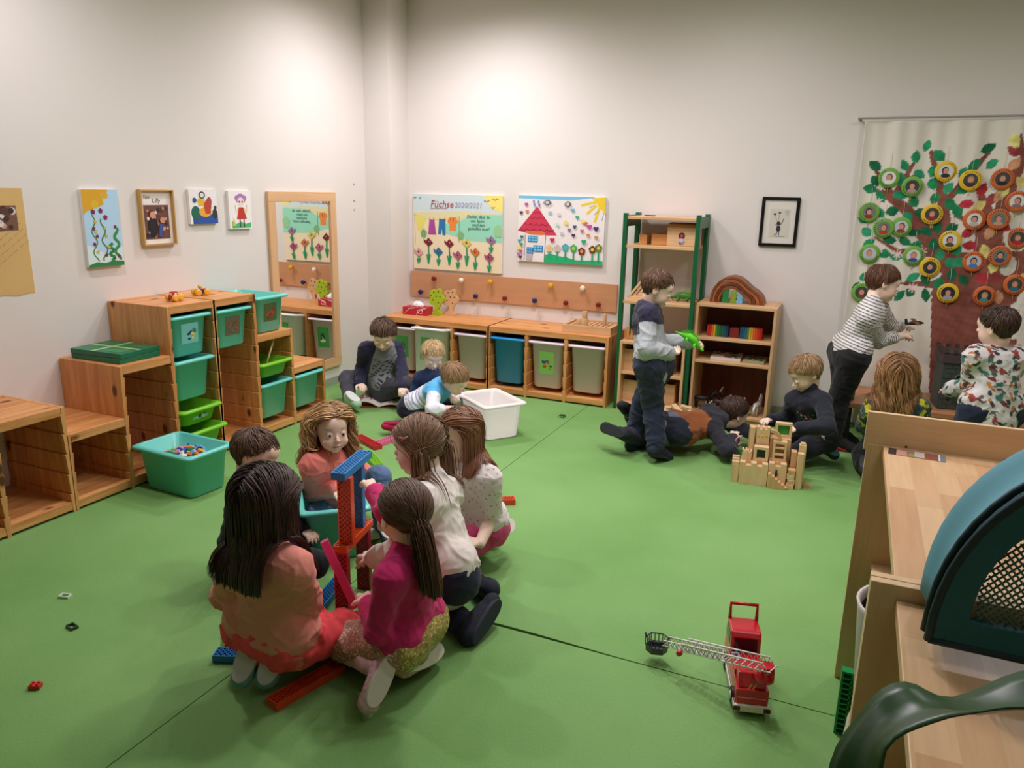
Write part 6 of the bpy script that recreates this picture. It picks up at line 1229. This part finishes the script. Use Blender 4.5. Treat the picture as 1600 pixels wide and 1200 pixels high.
    K=path.shape[1]; T=np.gradient(path,axis=1); T/=np.linalg.norm(T,axis=2)[...,None]+1e-9; ref=nrw[:,None,:]+0*T; A=np.cross(T,ref); A/=np.linalg.norm(A,axis=2)[...,None]+1e-9; B=np.cross(T,A)
    r0=hair.get('r',.0022); w=np.interp(np.arange(K)/(K-1),[0,.1,.7,1],[.7,1,.95,.15])*r0
    ring=[]
    for a,b,fl in ((1,0,1.6),(0,1,.7),(-1,0,1.6),(0,-1,.7)): ring.append(path+(A*a*fl+B*b*fl)*w[None,:,None])
    V=np.stack(ring,2).reshape(-1,3); idx=np.arange(n*K*4).reshape(n,K,4); F=np.concatenate([np.stack([idx[:,:-1,j],idx[:,1:,j],idx[:,1:,(j+1)%4],idx[:,:-1,(j+1)%4]],-1).reshape(-1,4) for j in range(4)])
    mixf=np.clip(rg.normal(.35,.3,n),0,1); c=base*(1-mixf[:,None])+hi*mixf[:,None]; c=c*rg.uniform(.78,1.15,n)[:,None]; tipc=hair.get('tip'); c=np.repeat(c[:,None,:],K,1)
    if tipc: w2=np.linspace(0,1,K)[None,:,None]**1.5; c=c*(1-.6*w2)+LIN(tipc)*.6*w2
    C=np.repeat(c.reshape(-1,3),4,0).reshape(-1,3); AV.append(V);AQ.append(F+nv);AC.append(C)
    V=np.concatenate(AV); ho=grid_obj('hair',V-L0,np.concatenate(AQ),np.concatenate(AC),vcol('hair',.48,0),root)
    if ties and hair.get('tiecol'):
        for t in (TP if len(ties)>1 else TP[:1]):
            m=MB(); c_=Vector(t-L0); d_=Vector(nrm(t-H)); a1=d_.orthogonal().normalized(); b1=d_.cross(a1); m.tube([c_+a1*.013*math.cos(q)+b1*.013*math.sin(q) for q in [2*PI*i/14 for i in range(15)]],.0055,mat(hair['tiecol'],.7),8); m.build('hair_tie',ho)
# ---- garment colour functions: f(V,bone,along,u,v,w) ; u right, v forward, w up (from the chest)
def col(c): return LIN(c)
def plain(c): return lambda V,*a: np.tile(LIN(c),(len(V),1))*(1+.04*wob(V,90,1,1))[:,None]
def raglan(V,b,t,u,v,w):
    c=np.tile(LIN((128,130,132)),(len(V),1)); m=(b>0)|(np.abs(u)>.085+ (w<0)*.5*0-.25*np.clip(w+.0,0,.1)); c[m]=LIN((34,34,62)); pr=(b==0)&(v>.02)&(w<-.03)&(w>-.22)&(np.abs(u)<.075)&(np.sin(w*260+2*np.sin(u*70))>.15)&(np.sin(u*150+w*90)>-.35)&~m; c[pr]=LIN((40,42,50)); return c
def blockblue(V,b,t,u,v,w):
    c=np.tile(LIN((226,228,234)),(len(V),1)); m=(w>-.085)&(b==0); c[m]=LIN((92,180,232)); m=((b==1)|(b==3))&(t<.05); c[m]=LIN((92,180,232)); m=(b==0)&(w<-.10)&(np.sin(w*320)>.55); c[m]=LIN((150,152,190)); m=(b==0)&(w<-.22); c[m]=LIN((30,30,60)); return c
def hoodtop(V,b,t,u,v,w):
    c=np.tile(LIN((176,180,184)),(len(V),1)); m=((b==0)&(w>-.045-.06*(v<-.03)*0))|(((b==1)|(b==3))&(t<.055)); c[m]=LIN((36,30,58)); m=(v<-.07)&(w>-.10); c[m]=LIN((34,28,54)); m=(b==0)&(w<-.235); c[m]=LIN((164,176,150)); return c
def brownblack(V,b,t,u,v,w):
    c=np.tile(LIN((150,84,38)),(len(V),1)); m=(b>0)|(w>-.055); c[m]=LIN((34,34,44)); m=(b==0)&(w<-.245); c[m]=LIN((110,120,140)); return c
def stripes(V,b,t,u,v,w):
    c=np.tile(LIN((226,222,218)),(len(V),1)); m=((b==0)&((w*1000)%17<5.0))|((b>0)&(t>.02)&((t*1000)%16<4.8))|((b>0)&(t<=.02)&((w*1000)%17<5)); c[m]=LIN((52,50,58)); m=((b==2)|(b==4))&(t>.125); c[m]=LIN((190,188,186)); return c
def leopard(V,b,t,u,v,w):
    c=np.tile(LIN((58,84,84)),(len(V),1)); f=wob(V,70,1,3)+.7*wob(V,45,1,7); c[f>.32]=LIN((206,196,40)); c[(f>.32)&(wob(V,120,1,5)>.25)]=LIN((40,60,64)); c[f<-.55]=LIN((40,62,66)); m=(v<-.04)&(w>-.04)&(np.abs(u)<.06); c[m]=LIN((20,22,26)); return c
def dinoprint(V,b,t,u,v,w):
    c=np.tile(LIN((214,210,206)),(len(V),1)); 
    for f,ph,th,cc in ((62,1,.62,(110,50,50)),(55,4,.66,(60,120,110)),(75,7,.62,(52,56,60)),(66,9,.70,(200,120,50)),(90,11,.66,(90,96,90)),(58,13,.68,(150,60,56))): c[wob(V,f,1,ph)+.25*wob(V,170,1,ph)>th]=LIN(cc)
    return c
def dots(V,b,t,u,v,w):
    c=np.tile(LIN((230,222,218)),(len(V),1)); m=(np.sin(V[:,0]*190)*np.sin(V[:,2]*190)*np.sin(V[:,1]*190+1)>.62); c[m]=LIN((206,150,150)); m=(b==0)&(v>.045)&(w<-.04)&(w>-.10)&(np.abs(u)<.035)&(wob(V,200,1,2)>-.1); c[m]=LIN((206,130,120)); return c
def navyprint(V,b,t,u,v,w):
    c=np.tile(LIN((20,24,38)),(len(V),1)); m=(b==0)&(v>.03)&(np.abs(u)<.05)&(w<-.04)&(w>-.2); f=wob(V,150,1,4); c[m&(f>.35)]=LIN((226,224,220)); c[m&(f<-.45)]=LIN((150,50,34)); return c
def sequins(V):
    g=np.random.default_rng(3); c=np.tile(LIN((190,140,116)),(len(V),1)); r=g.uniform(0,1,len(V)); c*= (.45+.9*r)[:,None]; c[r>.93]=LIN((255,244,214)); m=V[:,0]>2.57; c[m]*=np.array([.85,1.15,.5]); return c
def shoecol(base,stripe=None): 
    return lambda V,t,n_,x: (lambda c:(c.__setitem__((np.abs(((t*1000)%28)-10)<3)&(t>.03)&(t<.09),LIN(stripe)) or c) if stripe else c)(np.tile(LIN(base),(len(V),1)))
def lowskirt(J,s,sp,tf,sr):
    m=(J['HL']+J['HR'])/2; f=np.array([0,0,1.]); K1,K2=J['KL'],J['KR']; return [(J['HL'],J['HR'],.086*s,.086*s,.95),(m+sp*.03,m-f*.04*s+tf*.03,.088*s,.100*s,.9),(J['HL']*.8+K1*.2,K1*.85+J['HL']*.15,.084*s,.078*s,.8),(J['HR']*.8+K2*.2,K2*.85+J['HR']*.15,.084*s,.078*s,.8)]
POSE={
 'k6':dict(P=(2.149,-3.941,0.164),C=(2.198,-4.000,0.428),N=(2.187,-3.996,0.477),H=(2.170,-3.970,0.608),SL=(2.079,-4.015,0.398),SR=(2.316,-4.026,0.451),EL=(1.963,-3.949,0.245),ER=(2.263,-3.919,0.286),WL=(2.041,-3.799,0.266),WR=(2.147,-3.796,0.270),GL=(2.081,-3.708,0.264),GR=(2.065,-3.741,0.264),HL=(2.072,-3.957,0.172),HR=(2.227,-3.952,0.154),KL=(2.102,-3.716,0.069),KR=(2.266,-3.705,0.070),AL=(2.105,-3.952,0.141),AR=(2.180,-3.926,0.142),TL=(2.095,-4.029,0.030),TR=(2.161,-4.000,0.030)),
 'k7':dict(P=(2.504,-3.740,0.147),C=(2.531,-3.775,0.393),N=(2.515,-3.770,0.435),H=(2.500,-3.737,0.552),SL=(2.537,-3.886,0.406),SR=(2.510,-3.668,0.367),EL=(2.492,-3.884,0.227),ER=(2.374,-3.640,0.489),WL=(2.382,-3.774,0.237),WR=(2.254,-3.544,0.511),GL=(2.312,-3.718,0.237),GR=(2.182,-3.496,0.536),HL=(2.522,-3.810,0.140),HR=(2.520,-3.669,0.155),KL=(2.289,-3.791,0.083),KR=(2.311,-3.722,0.050),AL=(2.496,-3.881,0.095),AR=(2.526,-3.788,0.059),TL=(2.503,-3.989,0.035),TR=(2.552,-3.666,0.045)),
 'k8':dict(P=(2.484,-3.432,0.202),C=(2.396,-3.417,0.473),N=(2.404,-3.406,0.522),H=(2.334,-3.366,0.635),SL=(2.433,-3.539,0.488),SR=(2.406,-3.294,0.437),EL=(2.347,-3.526,0.296),ER=(2.313,-3.202,0.272),WL=(2.202,-3.472,0.210),WR=(2.176,-3.313,0.275),GL=(2.101,-3.460,0.203),GR=(2.083,-3.272,0.261),HL=(2.542,-3.487,0.222),HR=(2.451,-3.359,0.189),KL=(2.360,-3.368,0.056),KR=(2.221,-3.262,0.075),AL=(2.586,-3.489,0.040),AR=(2.467,-3.198,0.040),TL=(2.599,-3.356,0.088),TR=(2.560,-3.296,0.085)),
 'k9':dict(P=(2.353,-2.943,0.169),C=(2.345,-2.997,0.418),N=(2.355,-2.987,0.462),H=(2.305,-3.010,0.574),SL=(2.452,-3.034,0.400),SR=(2.250,-2.933,0.421),EL=(2.439,-2.994,0.216),ER=(2.175,-2.912,0.250),WL=(2.468,-3.146,0.183),WR=(2.127,-3.062,0.245),GL=(2.384,-3.176,0.206),GR=(2.095,-3.148,0.255),HL=(2.425,-2.958,0.168),HR=(2.289,-2.906,0.176),KL=(2.308,-3.146,0.064),KR=(2.130,-3.057,0.068),AL=(2.441,-2.975,0.139),AR=(2.286,-2.891,0.037),TL=(2.431,-2.848,0.123),TR=(2.383,-2.808,0.031)),
 'k4':dict(P=(1.610,-2.871,0.100),C=(1.631,-2.988,0.321),N=(1.635,-2.980,0.366),H=(1.655,-2.985,0.486),SL=(1.671,-2.886,0.295),SR=(1.628,-3.099,0.343),EL=(1.796,-2.806,0.186),ER=(1.572,-3.019,0.186),WL=(1.871,-2.936,0.150),WR=(1.717,-3.047,0.232),GL=(1.922,-3.008,0.129),GR=(1.806,-3.058,0.225),HL=(1.650,-2.814,0.118),HR=(1.552,-2.913,0.087),KL=(1.832,-2.886,0.257),KR=(1.645,-3.134,0.080),AL=(1.918,-2.987,0.075),AR=(1.834,-3.015,0.051),TL=(2.000,-3.071,0.033),TR=(1.860,-2.894,0.039)),
 'k5':dict(P=(1.637,-3.537,0.106),C=(1.660,-3.490,0.355),N=(1.643,-3.492,0.398),H=(1.634,-3.429,0.505),SL=(1.594,-3.402,0.326),SR=(1.701,-3.597,0.358),EL=(1.593,-3.255,0.207),ER=(1.621,-3.584,0.188),WL=(1.734,-3.292,0.146),WR=(1.748,-3.490,0.177),GL=(1.821,-3.320,0.142),GR=(1.815,-3.428,0.164),HL=(1.587,-3.483,0.099),HR=(1.706,-3.564,0.109),KL=(1.625,-3.242,0.123),KR=(1.934,-3.477,0.130),AL=(1.786,-3.381,0.036),AR=(1.739,-3.404,0.036),TL=(1.741,-3.498,0.056),TR=(1.799,-3.292,0.041)),
 'k1':dict(P=(0.586,-1.008,0.116),C=(0.643,-1.055,0.386),N=(0.674,-1.074,0.421),H=(0.717,-1.149,0.527),SL=(0.704,-0.946,0.387),SR=(0.559,-1.147,0.407),EL=(0.811,-1.060,0.251),ER=(0.470,-1.071,0.236),WL=(0.887,-1.195,0.173),WR=(0.548,-1.207,0.159),GL=(0.947,-1.269,0.139),GR=(0.630,-1.264,0.149),HL=(0.644,-1.059,0.089),HR=(0.561,-0.934,0.140),KL=(0.888,-1.129,0.180),KR=(0.390,-1.140,0.166),AL=(0.741,-0.962,0.061),AR=(0.534,-1.314,0.056),TL=(0.608,-0.927,0.043),TR=(0.652,-1.390,0.034)),
 'k2':dict(P=(1.163,-1.166,0.092),C=(1.180,-1.271,0.295),N=(1.172,-1.274,0.336),H=(1.184,-1.271,0.448),SL=(1.278,-1.300,0.309),SR=(1.080,-1.274,0.269),EL=(1.336,-1.232,0.163),ER=(1.056,-1.330,0.111),WL=(1.306,-1.369,0.138),WR=(1.169,-1.412,0.140),GL=(1.301,-1.450,0.119),GR=(1.215,-1.477,0.119),HL=(1.224,-1.142,0.101),HR=(1.097,-1.173,0.092),KL=(1.398,-1.277,0.094),KR=(1.038,-1.385,0.094),AL=(1.243,-1.405,0.045),AR=(1.238,-1.407,0.045),TL=(1.130,-1.389,0.036),TR=(1.324,-1.331,0.036)),
 'k3':dict(P=(1.176,-1.491,0.160),C=(1.379,-1.503,0.297),N=(1.400,-1.500,0.336),H=(1.498,-1.548,0.385),SL=(1.346,-1.398,0.303),SR=(1.384,-1.613,0.301),EL=(1.409,-1.311,0.157),ER=(1.461,-1.762,0.233),WL=(1.412,-1.443,0.231),WR=(1.537,-1.631,0.217),GL=(1.479,-1.500,0.232),GR=(1.594,-1.564,0.215),HL=(1.196,-1.426,0.140),HR=(1.177,-1.562,0.158),KL=(1.425,-1.387,0.103),KR=(1.391,-1.566,0.062),AL=(1.216,-1.390,0.034),AR=(1.187,-1.645,0.037),TL=(1.148,-1.492,0.029),TR=(1.077,-1.699,0.032)),
 'k10':dict(P=(2.663,-1.304,0.552),C=(2.611,-1.266,0.819),N=(2.621,-1.248,0.864),H=(2.652,-1.252,0.995),SL=(2.553,-1.162,0.788),SR=(2.638,-1.380,0.855),EL=(2.662,-1.074,0.640),ER=(2.664,-1.464,0.672),WL=(2.830,-1.065,0.666),WR=(2.774,-1.338,0.638),GL=(2.928,-1.080,0.659),GR=(2.807,-1.244,0.632),HL=(2.691,-1.230,0.545),HR=(2.664,-1.382,0.568),KL=(2.600,-1.227,0.297),KR=(2.687,-1.314,0.314),AL=(2.565,-1.242,0.052),AR=(2.740,-1.397,0.087),TL=(2.598,-1.110,0.032),TR=(2.795,-1.283,0.033)),
 'k11':dict(P=(2.784,-1.163,0.132),C=(2.971,-0.970,0.155),N=(3.017,-0.955,0.148),H=(3.095,-0.865,0.207),SL=(2.938,-0.859,0.192),SR=(3.009,-1.085,0.154),EL=(3.121,-0.857,0.113),ER=(3.126,-1.225,0.072),WL=(3.268,-0.938,0.105),WR=(3.125,-1.060,0.102),GL=(3.361,-0.947,0.132),GR=(3.127,-0.974,0.147),HL=(2.733,-1.106,0.143),HR=(2.835,-1.220,0.146),KL=(2.586,-0.912,0.054),KR=(2.602,-1.155,0.054),AL=(2.502,-1.109,0.168),AR=(2.540,-1.376,0.133),TL=(2.461,-1.221,0.232),TR=(2.416,-1.322,0.139)),
 'k12':dict(P=(3.574,-0.920,0.167),C=(3.531,-1.042,0.387),N=(3.524,-1.036,0.433),H=(3.485,-1.050,0.549),SL=(3.597,-1.133,0.408),SR=(3.436,-0.981,0.364),EL=(3.640,-1.290,0.313),ER=(3.412,-0.873,0.212),WL=(3.494,-1.246,0.272),WR=(3.326,-1.003,0.231),GL=(3.403,-1.253,0.262),GR=(3.281,-1.083,0.244),HL=(3.623,-0.973,0.153),HR=(3.507,-0.889,0.167),KL=(3.470,-1.149,0.078),KR=(3.332,-1.050,0.108),AL=(3.585,-0.954,0.117),AR=(3.458,-0.872,0.036),TL=(3.680,-0.939,0.034),TR=(3.518,-0.763,0.062)),
 'k13':dict(P=(3.688,-0.654,0.605),C=(3.791,-0.622,0.866),N=(3.790,-0.632,0.916),H=(3.834,-0.571,1.032),SL=(3.829,-0.503,0.883),SR=(3.774,-0.743,0.836),EL=(3.922,-0.378,0.744),ER=(3.850,-0.612,0.693),WL=(3.992,-0.217,0.741),WR=(3.977,-0.493,0.714),GL=(4.038,-0.305,0.765),GR=(4.038,-0.413,0.726),HL=(3.670,-0.575,0.607),HR=(3.731,-0.723,0.598),KL=(3.699,-0.511,0.345),KR=(3.681,-0.664,0.338),AL=(3.696,-0.494,0.091),AR=(3.666,-0.651,0.084),TL=(3.824,-0.476,0.034),TR=(3.804,-0.663,0.052)),
 'k14':dict(P=(3.994,-1.025,0.201),C=(3.960,-1.135,0.436),N=(3.954,-1.134,0.483),H=(3.947,-1.122,0.611),SL=(3.846,-1.145,0.411),SR=(4.076,-1.148,0.442),EL=(3.824,-1.013,0.271),ER=(4.093,-1.038,0.283),WL=(3.852,-0.853,0.251),WR=(4.060,-0.881,0.254),GL=(3.891,-0.768,0.262),GR=(4.039,-0.789,0.262),HL=(3.919,-1.026,0.191),HR=(4.065,-1.053,0.201),KL=(3.840,-0.831,0.052),KR=(4.042,-0.851,0.052),AL=(3.849,-1.067,0.042),AR=(4.017,-1.086,0.042),TL=(3.857,-1.197,0.032),TR=(3.985,-1.213,0.032)),
 'k15':dict(P=(4.383,-1.303,0.506),C=(4.364,-1.251,0.758),N=(4.353,-1.221,0.793),H=(4.343,-1.237,0.917),SL=(4.259,-1.301,0.770),SR=(4.476,-1.230,0.778),EL=(4.276,-1.207,0.605),ER=(4.447,-1.113,0.630),WL=(4.205,-1.079,0.543),WR=(4.368,-1.002,0.547),GL=(4.206,-0.989,0.518),GR=(4.308,-0.938,0.520),HL=(4.309,-1.315,0.504),HR=(4.446,-1.264,0.503),KL=(4.242,-1.222,0.285),KR=(4.398,-1.167,0.281),AL=(4.252,-1.247,0.055),AR=(4.409,-1.196,0.051),TL=(4.203,-1.131,0.031),TR=(4.379,-1.072,0.031)),
}
S_=dict
make_person('girl kneeling with long straight dark hair, salmon pullover and coral skirt, back turned',POSE['k6'],1.1,(.02,.93,-.38),
 S_(col=(46,28,24),hi=(84,52,40),style='long',mode='long',n=2000,segs=15,step=.023,r=.0016,vol=.014,lift=.014,mess=.05,cut=.20),
 S_(name='pullover',color=(236,146,130),sleeve=1.9,o=.010,hem=.015,cuff=1,fold=.0035),S_(name='tights',color=(236,120,110),to=.9,o=.003),S_(color=shoecol((110,160,160)),sole=(206,202,198)),h=.004,
 skirt=S_(shape=lowskirt,color=lambda V:np.tile(LIN((246,82,88)),(len(V),1))*(1+.12*wob(V,130,1,2))[:,None],fold=.010,freq=46,k=.95),soles=dict(L=(.30,-.72,.62),R=(.42,-.68,.60)))
make_person('girl with brown ponytail, magenta top and glittering sequin skirt, kneeling in front',POSE['k7'],1.0,(-.84,.54,-.2),
 S_(col=(74,48,34),hi=(120,84,58),style='tie',mode='tie',n=1700,segs=20,step=.018,r=.0014,vol=.006,cut=.185,ties=[(.0,-.098,-.02)],tiecol=(206,74,92),tiedir=np.array([.9,-.5,.1]),hang=.85),
 S_(name='top',color=plain((204,30,104)),sleeve=1.85,o=.008,hem=.055,cuff=1),S_(name='tights',color=(226,176,176),to=.95,o=.003),S_(color=lambda V,t,n_,x:np.tile(LIN((206,164,170)),(len(V),1))*(1+.25*wob(V,220,1,1))[:,None],sole=(214,208,190)),h=.004,
 skirt=S_(shape=lowskirt,color=sequins,fold=.006,mat='sequin_fabric',rough=.35,bs=420),soles=dict(L=(.72,-.62,.30),R=(.25,-.9,.35)),hands=dict(L=dict(curl=.9),R=dict(curl=.5)))
make_person('girl with hair clip, white pullover and navy trousers, kneeling beside the plank tower',POSE['k8'],1.14,(-.97,-.12,-.28),
 S_(col=(112,80,56),hi=(172,132,98),style='tie',mode='tie',n=1700,segs=17,step=.02,r=.0014,vol=.007,cut=.16,ties=[(-.078,-.035,-.022),(.078,-.05,-.02)],tiecol=(16,18,24),tiedir=np.array([.35,-.2,.0]),hang=.75),
 S_(name='pullover',color=plain((232,222,212)),sleeve=1.9,o=.012,hem=.03,cuff=1,fold=.0042),S_(color=(22,30,54),to=.92),S_(color=(24,28,44),sole=(40,44,60)),h=.004,hands=dict(L=dict(curl=1.0),R=dict(curl=.7)))
make_person('girl with loose brown hair, dotted white t-shirt and pink trousers',POSE['k9'],1.02,(-.70,-.84,-.26),
 S_(col=(122,78,52),hi=(172,120,84),style='long',mode='long',n=1400,segs=13,step=.021,r=.0015,vol=.006,mess=.04,cut=.14,back=2.4),
 S_(name='t_shirt',color=dots,sleeve=.62,o=.010,hem=.03),S_(color=(218,76,128),to=.9,o=.006),S_(color=(206,190,180),sole=(224,216,206)),h=.0045)
make_person('smiling girl with curly blond hair and salmon pullover, looking towards the camera',POSE['k4'],1.0,(.86,-.62,.06),
 S_(col=(178,128,76),hi=(240,202,150),style='long',mode='long',n=1500,segs=13,step=.021,r=.0015,vol=.012,cut=.15,lift=.020,curl=.022,curlf=.85,mess=.10,back=.6),
 S_(name='pullover',color=plain((240,132,120)),sleeve=1.95,o=.009,hem=.02,cuff=1,fold=.004),S_(name='jeans',color=(84,112,150),to=.92),S_(color=(60,70,90),sole=(200,200,200)),h=.0036,eyes='open',smile=1,mouth_open=1)
make_person('brown haired boy in dark navy, sitting left of the middle teal box',POSE['k5'],1.02,(.88,.42,-.35),
 S_(col=(92,66,50),hi=(126,94,72),style='short',mode='short',n=1620,segs=3,step=.014,r=.0014,vol=.003),
 S_(name='pullover',color=plain((26,28,48)),sleeve=1.95,o=.010,hem=.03),S_(color=(20,22,32),to=.92),S_(color=(22,22,28),sole=(60,60,60)),h=.0045)
make_person('boy with brown hair in a grey and navy raglan shirt, sitting with a picture book',POSE['k1'],1.12,(.36,-.80,-.62),
 S_(col=(84,60,46),hi=(130,98,76),style='short',mode='short',n=1620,segs=4,step=.017,r=.0014,vol=.007,lift=.008,mess=.25,fringe=1.2),
 S_(name='raglan_shirt',color=raglan,sleeve=1.95,o=.009,hem=.05),S_(color=(62,60,72),to=.85),S_(color=(160,190,160),sole=(206,214,206)),h=.0048)
make_person('blond toddler in a navy pullover, half hidden behind the boy in light blue',POSE['k2'],.92,(.62,-.66,-.42),
 S_(col=(196,160,108),hi=(240,212,164),style='short',mode='short',n=1440,segs=4,step=.015,r=.0014,vol=.005,fringe=1.3,mess=.2),
 S_(name='pullover',color=plain((22,44,88)),sleeve=1.95,o=.010,turtle=0),S_(color=(40,44,60)),S_(color=(50,60,80),sole=(200,200,200)),h=.0048)
make_person('boy in a light blue and white shirt, bending over beside the white box',POSE['k3'],.98,(.90,.12,-.60),
 S_(col=(156,118,84),hi=(204,166,126),style='short',mode='short',n=1530,segs=4,step=.014,r=.0014,vol=.004,mess=.2),
 S_(name='shirt',color=blockblue,sleeve=1.4,o=.010,hem=.02),S_(color=(26,30,54)),S_(color=(200,24,84),sole=(150,20,70)),h=.0048)
make_person('boy standing at the green rack in a hooded grey and navy sweater',POSE['k10'],1.1,(.90,.34,-.42),
 S_(col=(88,60,42),hi=(140,100,72),style='short',mode='short',n=1440,segs=3,step=.013,r=.0014,vol=.003),
 S_(name='hoodie',color=hoodtop,sleeve=1.9,o=.013,hem=.05,hood=1,cuff=1,fold=.004),S_(name='jeans',color=(34,42,66),to=.92,o=.012,wide=.008,fold=.006),S_(color=(28,32,50),sole=(24,26,36)),h=.0048,hands=dict(R=dict(curl=.6,pn=(.2,.5,.6)),L=dict(curl=.6)))
make_person('boy lying on his side in a brown and black sweater behind the wooden castle',POSE['k11'],1.08,(.62,.66,-.42),
 S_(col=(66,46,38),hi=(104,78,60),style='short',mode='short',n=1530,segs=3,step=.014,r=.0014,vol=.004),
 S_(name='sweater',color=brownblack,sleeve=1.9,o=.012,hem=.04,hood=1,fold=.004),S_(color=(26,32,52),to=.95),S_(color=shoecol((24,26,34),(120,200,50)),sole=(36,38,44)),h=.0048)
make_person('blond boy in a navy pullover with a printed animal, kneeling right of the castle',POSE['k12'],1.02,(-.80,-.40,-.58),
 S_(col=(156,120,82),hi=(206,172,126),style='short',mode='short',n=1530,segs=4,step=.017,r=.0014,vol=.005,fringe=1.1),
 S_(name='pullover',color=navyprint,sleeve=1.95,o=.011,hem=.03,turtle=1),S_(color=(22,24,34)),S_(color=(40,52,64),sole=(110,150,170)),h=.0048,soles=dict(L=(.3,-.5,.8),R=(.3,-.5,.8)))
make_person('boy in a black and white striped shirt and black trousers, leaning over the low table',POSE['k13'],1.13,(.90,.30,-.36),
 S_(col=(88,54,38),hi=(136,92,64),style='short',mode='short',n=1530,segs=4,step=.015,r=.0014,vol=.004,fringe=1.0),
 S_(name='striped_shirt',color=stripes,sleeve=1.62,o=.010,hem=-.01,fold=.003),S_(color=(16,16,20),to=.92,o=.014,wide=.010),S_(color=(30,28,32),sole=(190,30,40)),h=.0048,hands=dict(R=dict(curl=.8),L=dict(curl=.8)))
make_person('child with long wavy hair in a yellow and green patterned jacket, seen from behind',POSE['k14'],1.05,(-.08,.98,-.12),
 S_(col=(134,92,58),hi=(196,148,98),style='long',mode='long',n=1300,segs=13,step=.021,r=.0019,vol=.011,cut=.20,lift=.012,curl=.010,curlf=.8,mess=.06),
 S_(name='jacket',color=leopard,sleeve=1.95,o=.013,hem=.04,fold=.004),S_(color=(30,36,40)),S_(color=(34,36,40),sole=(70,70,70)),h=.0048)
make_person('dark haired boy in a white shirt with animal prints, at the low table',POSE['k15'],1.03,(-.72,.64,-.20),
 S_(col=(60,40,32),hi=(96,68,52),style='short',mode='short',n=1530,segs=3,step=.014,r=.0014,vol=.003),
 S_(name='printed_shirt',color=dinoprint,sleeve=1.95,o=.012,hem=.05,fold=.004),S_(name='jeans',color=(26,36,60)),S_(color=(40,40,50),sole=(120,120,120)),h=.0048)
# hair clip of the girl in the white pullover
def clip():
    H=np.array(POSE['k8']['H']); f=nrm(np.array((-.97,-.12,-.28))); up=nrm(.45*nrm(H-np.array(POSE['k8']['N']))+np.array([0,0,.75])); R=frm(f,up); par=[o for o in bpy.data.objects if o.get('label','').startswith('girl with hair clip')][0]
    hair=[c for c in par.children if c.name.startswith('hair')][0]; b=MB(); L0=Vector(par.location); q=lambda x,y,z: Vector(H+R@(np.array([x,y,z])*1.05))-L0
    b.tube([q(-.076,.030,.040),q(-.082,.018,.036),q(-.086,.0,.030)],.0035,mat((214,120,130),.3),6); b.tube([q(-.080,.022,.028),q(-.084,.010,.034),q(-.087,-.006,.038)],.0025,mat((200,190,186),.25),6); b.build('hair_clip',hair)
clip()

root=thing('toy_aeroplane','small dark toy plane with a brown wing held in the hands of the striped boy','toy',(4.045,-.35,.775),(.2,-.1,.3)); b=MB(); m=mat((40,44,46),.5)
b.tube([(-.05,0,0),(-.02,0,.004),(.03,0,.004),(.055,0,0)],[.004,.012,.012,.004],m,8); b.prism([(-.055,0),(-.035,0),(-.045,.035),(-.058,.035)],-.002,.002,m,axis=1); b.build('fuselage',root); b=MB(); b.box(-.005,.018,-.055,.055,.010,.014,mat((120,76,50),.5)); b.build('wing',root)
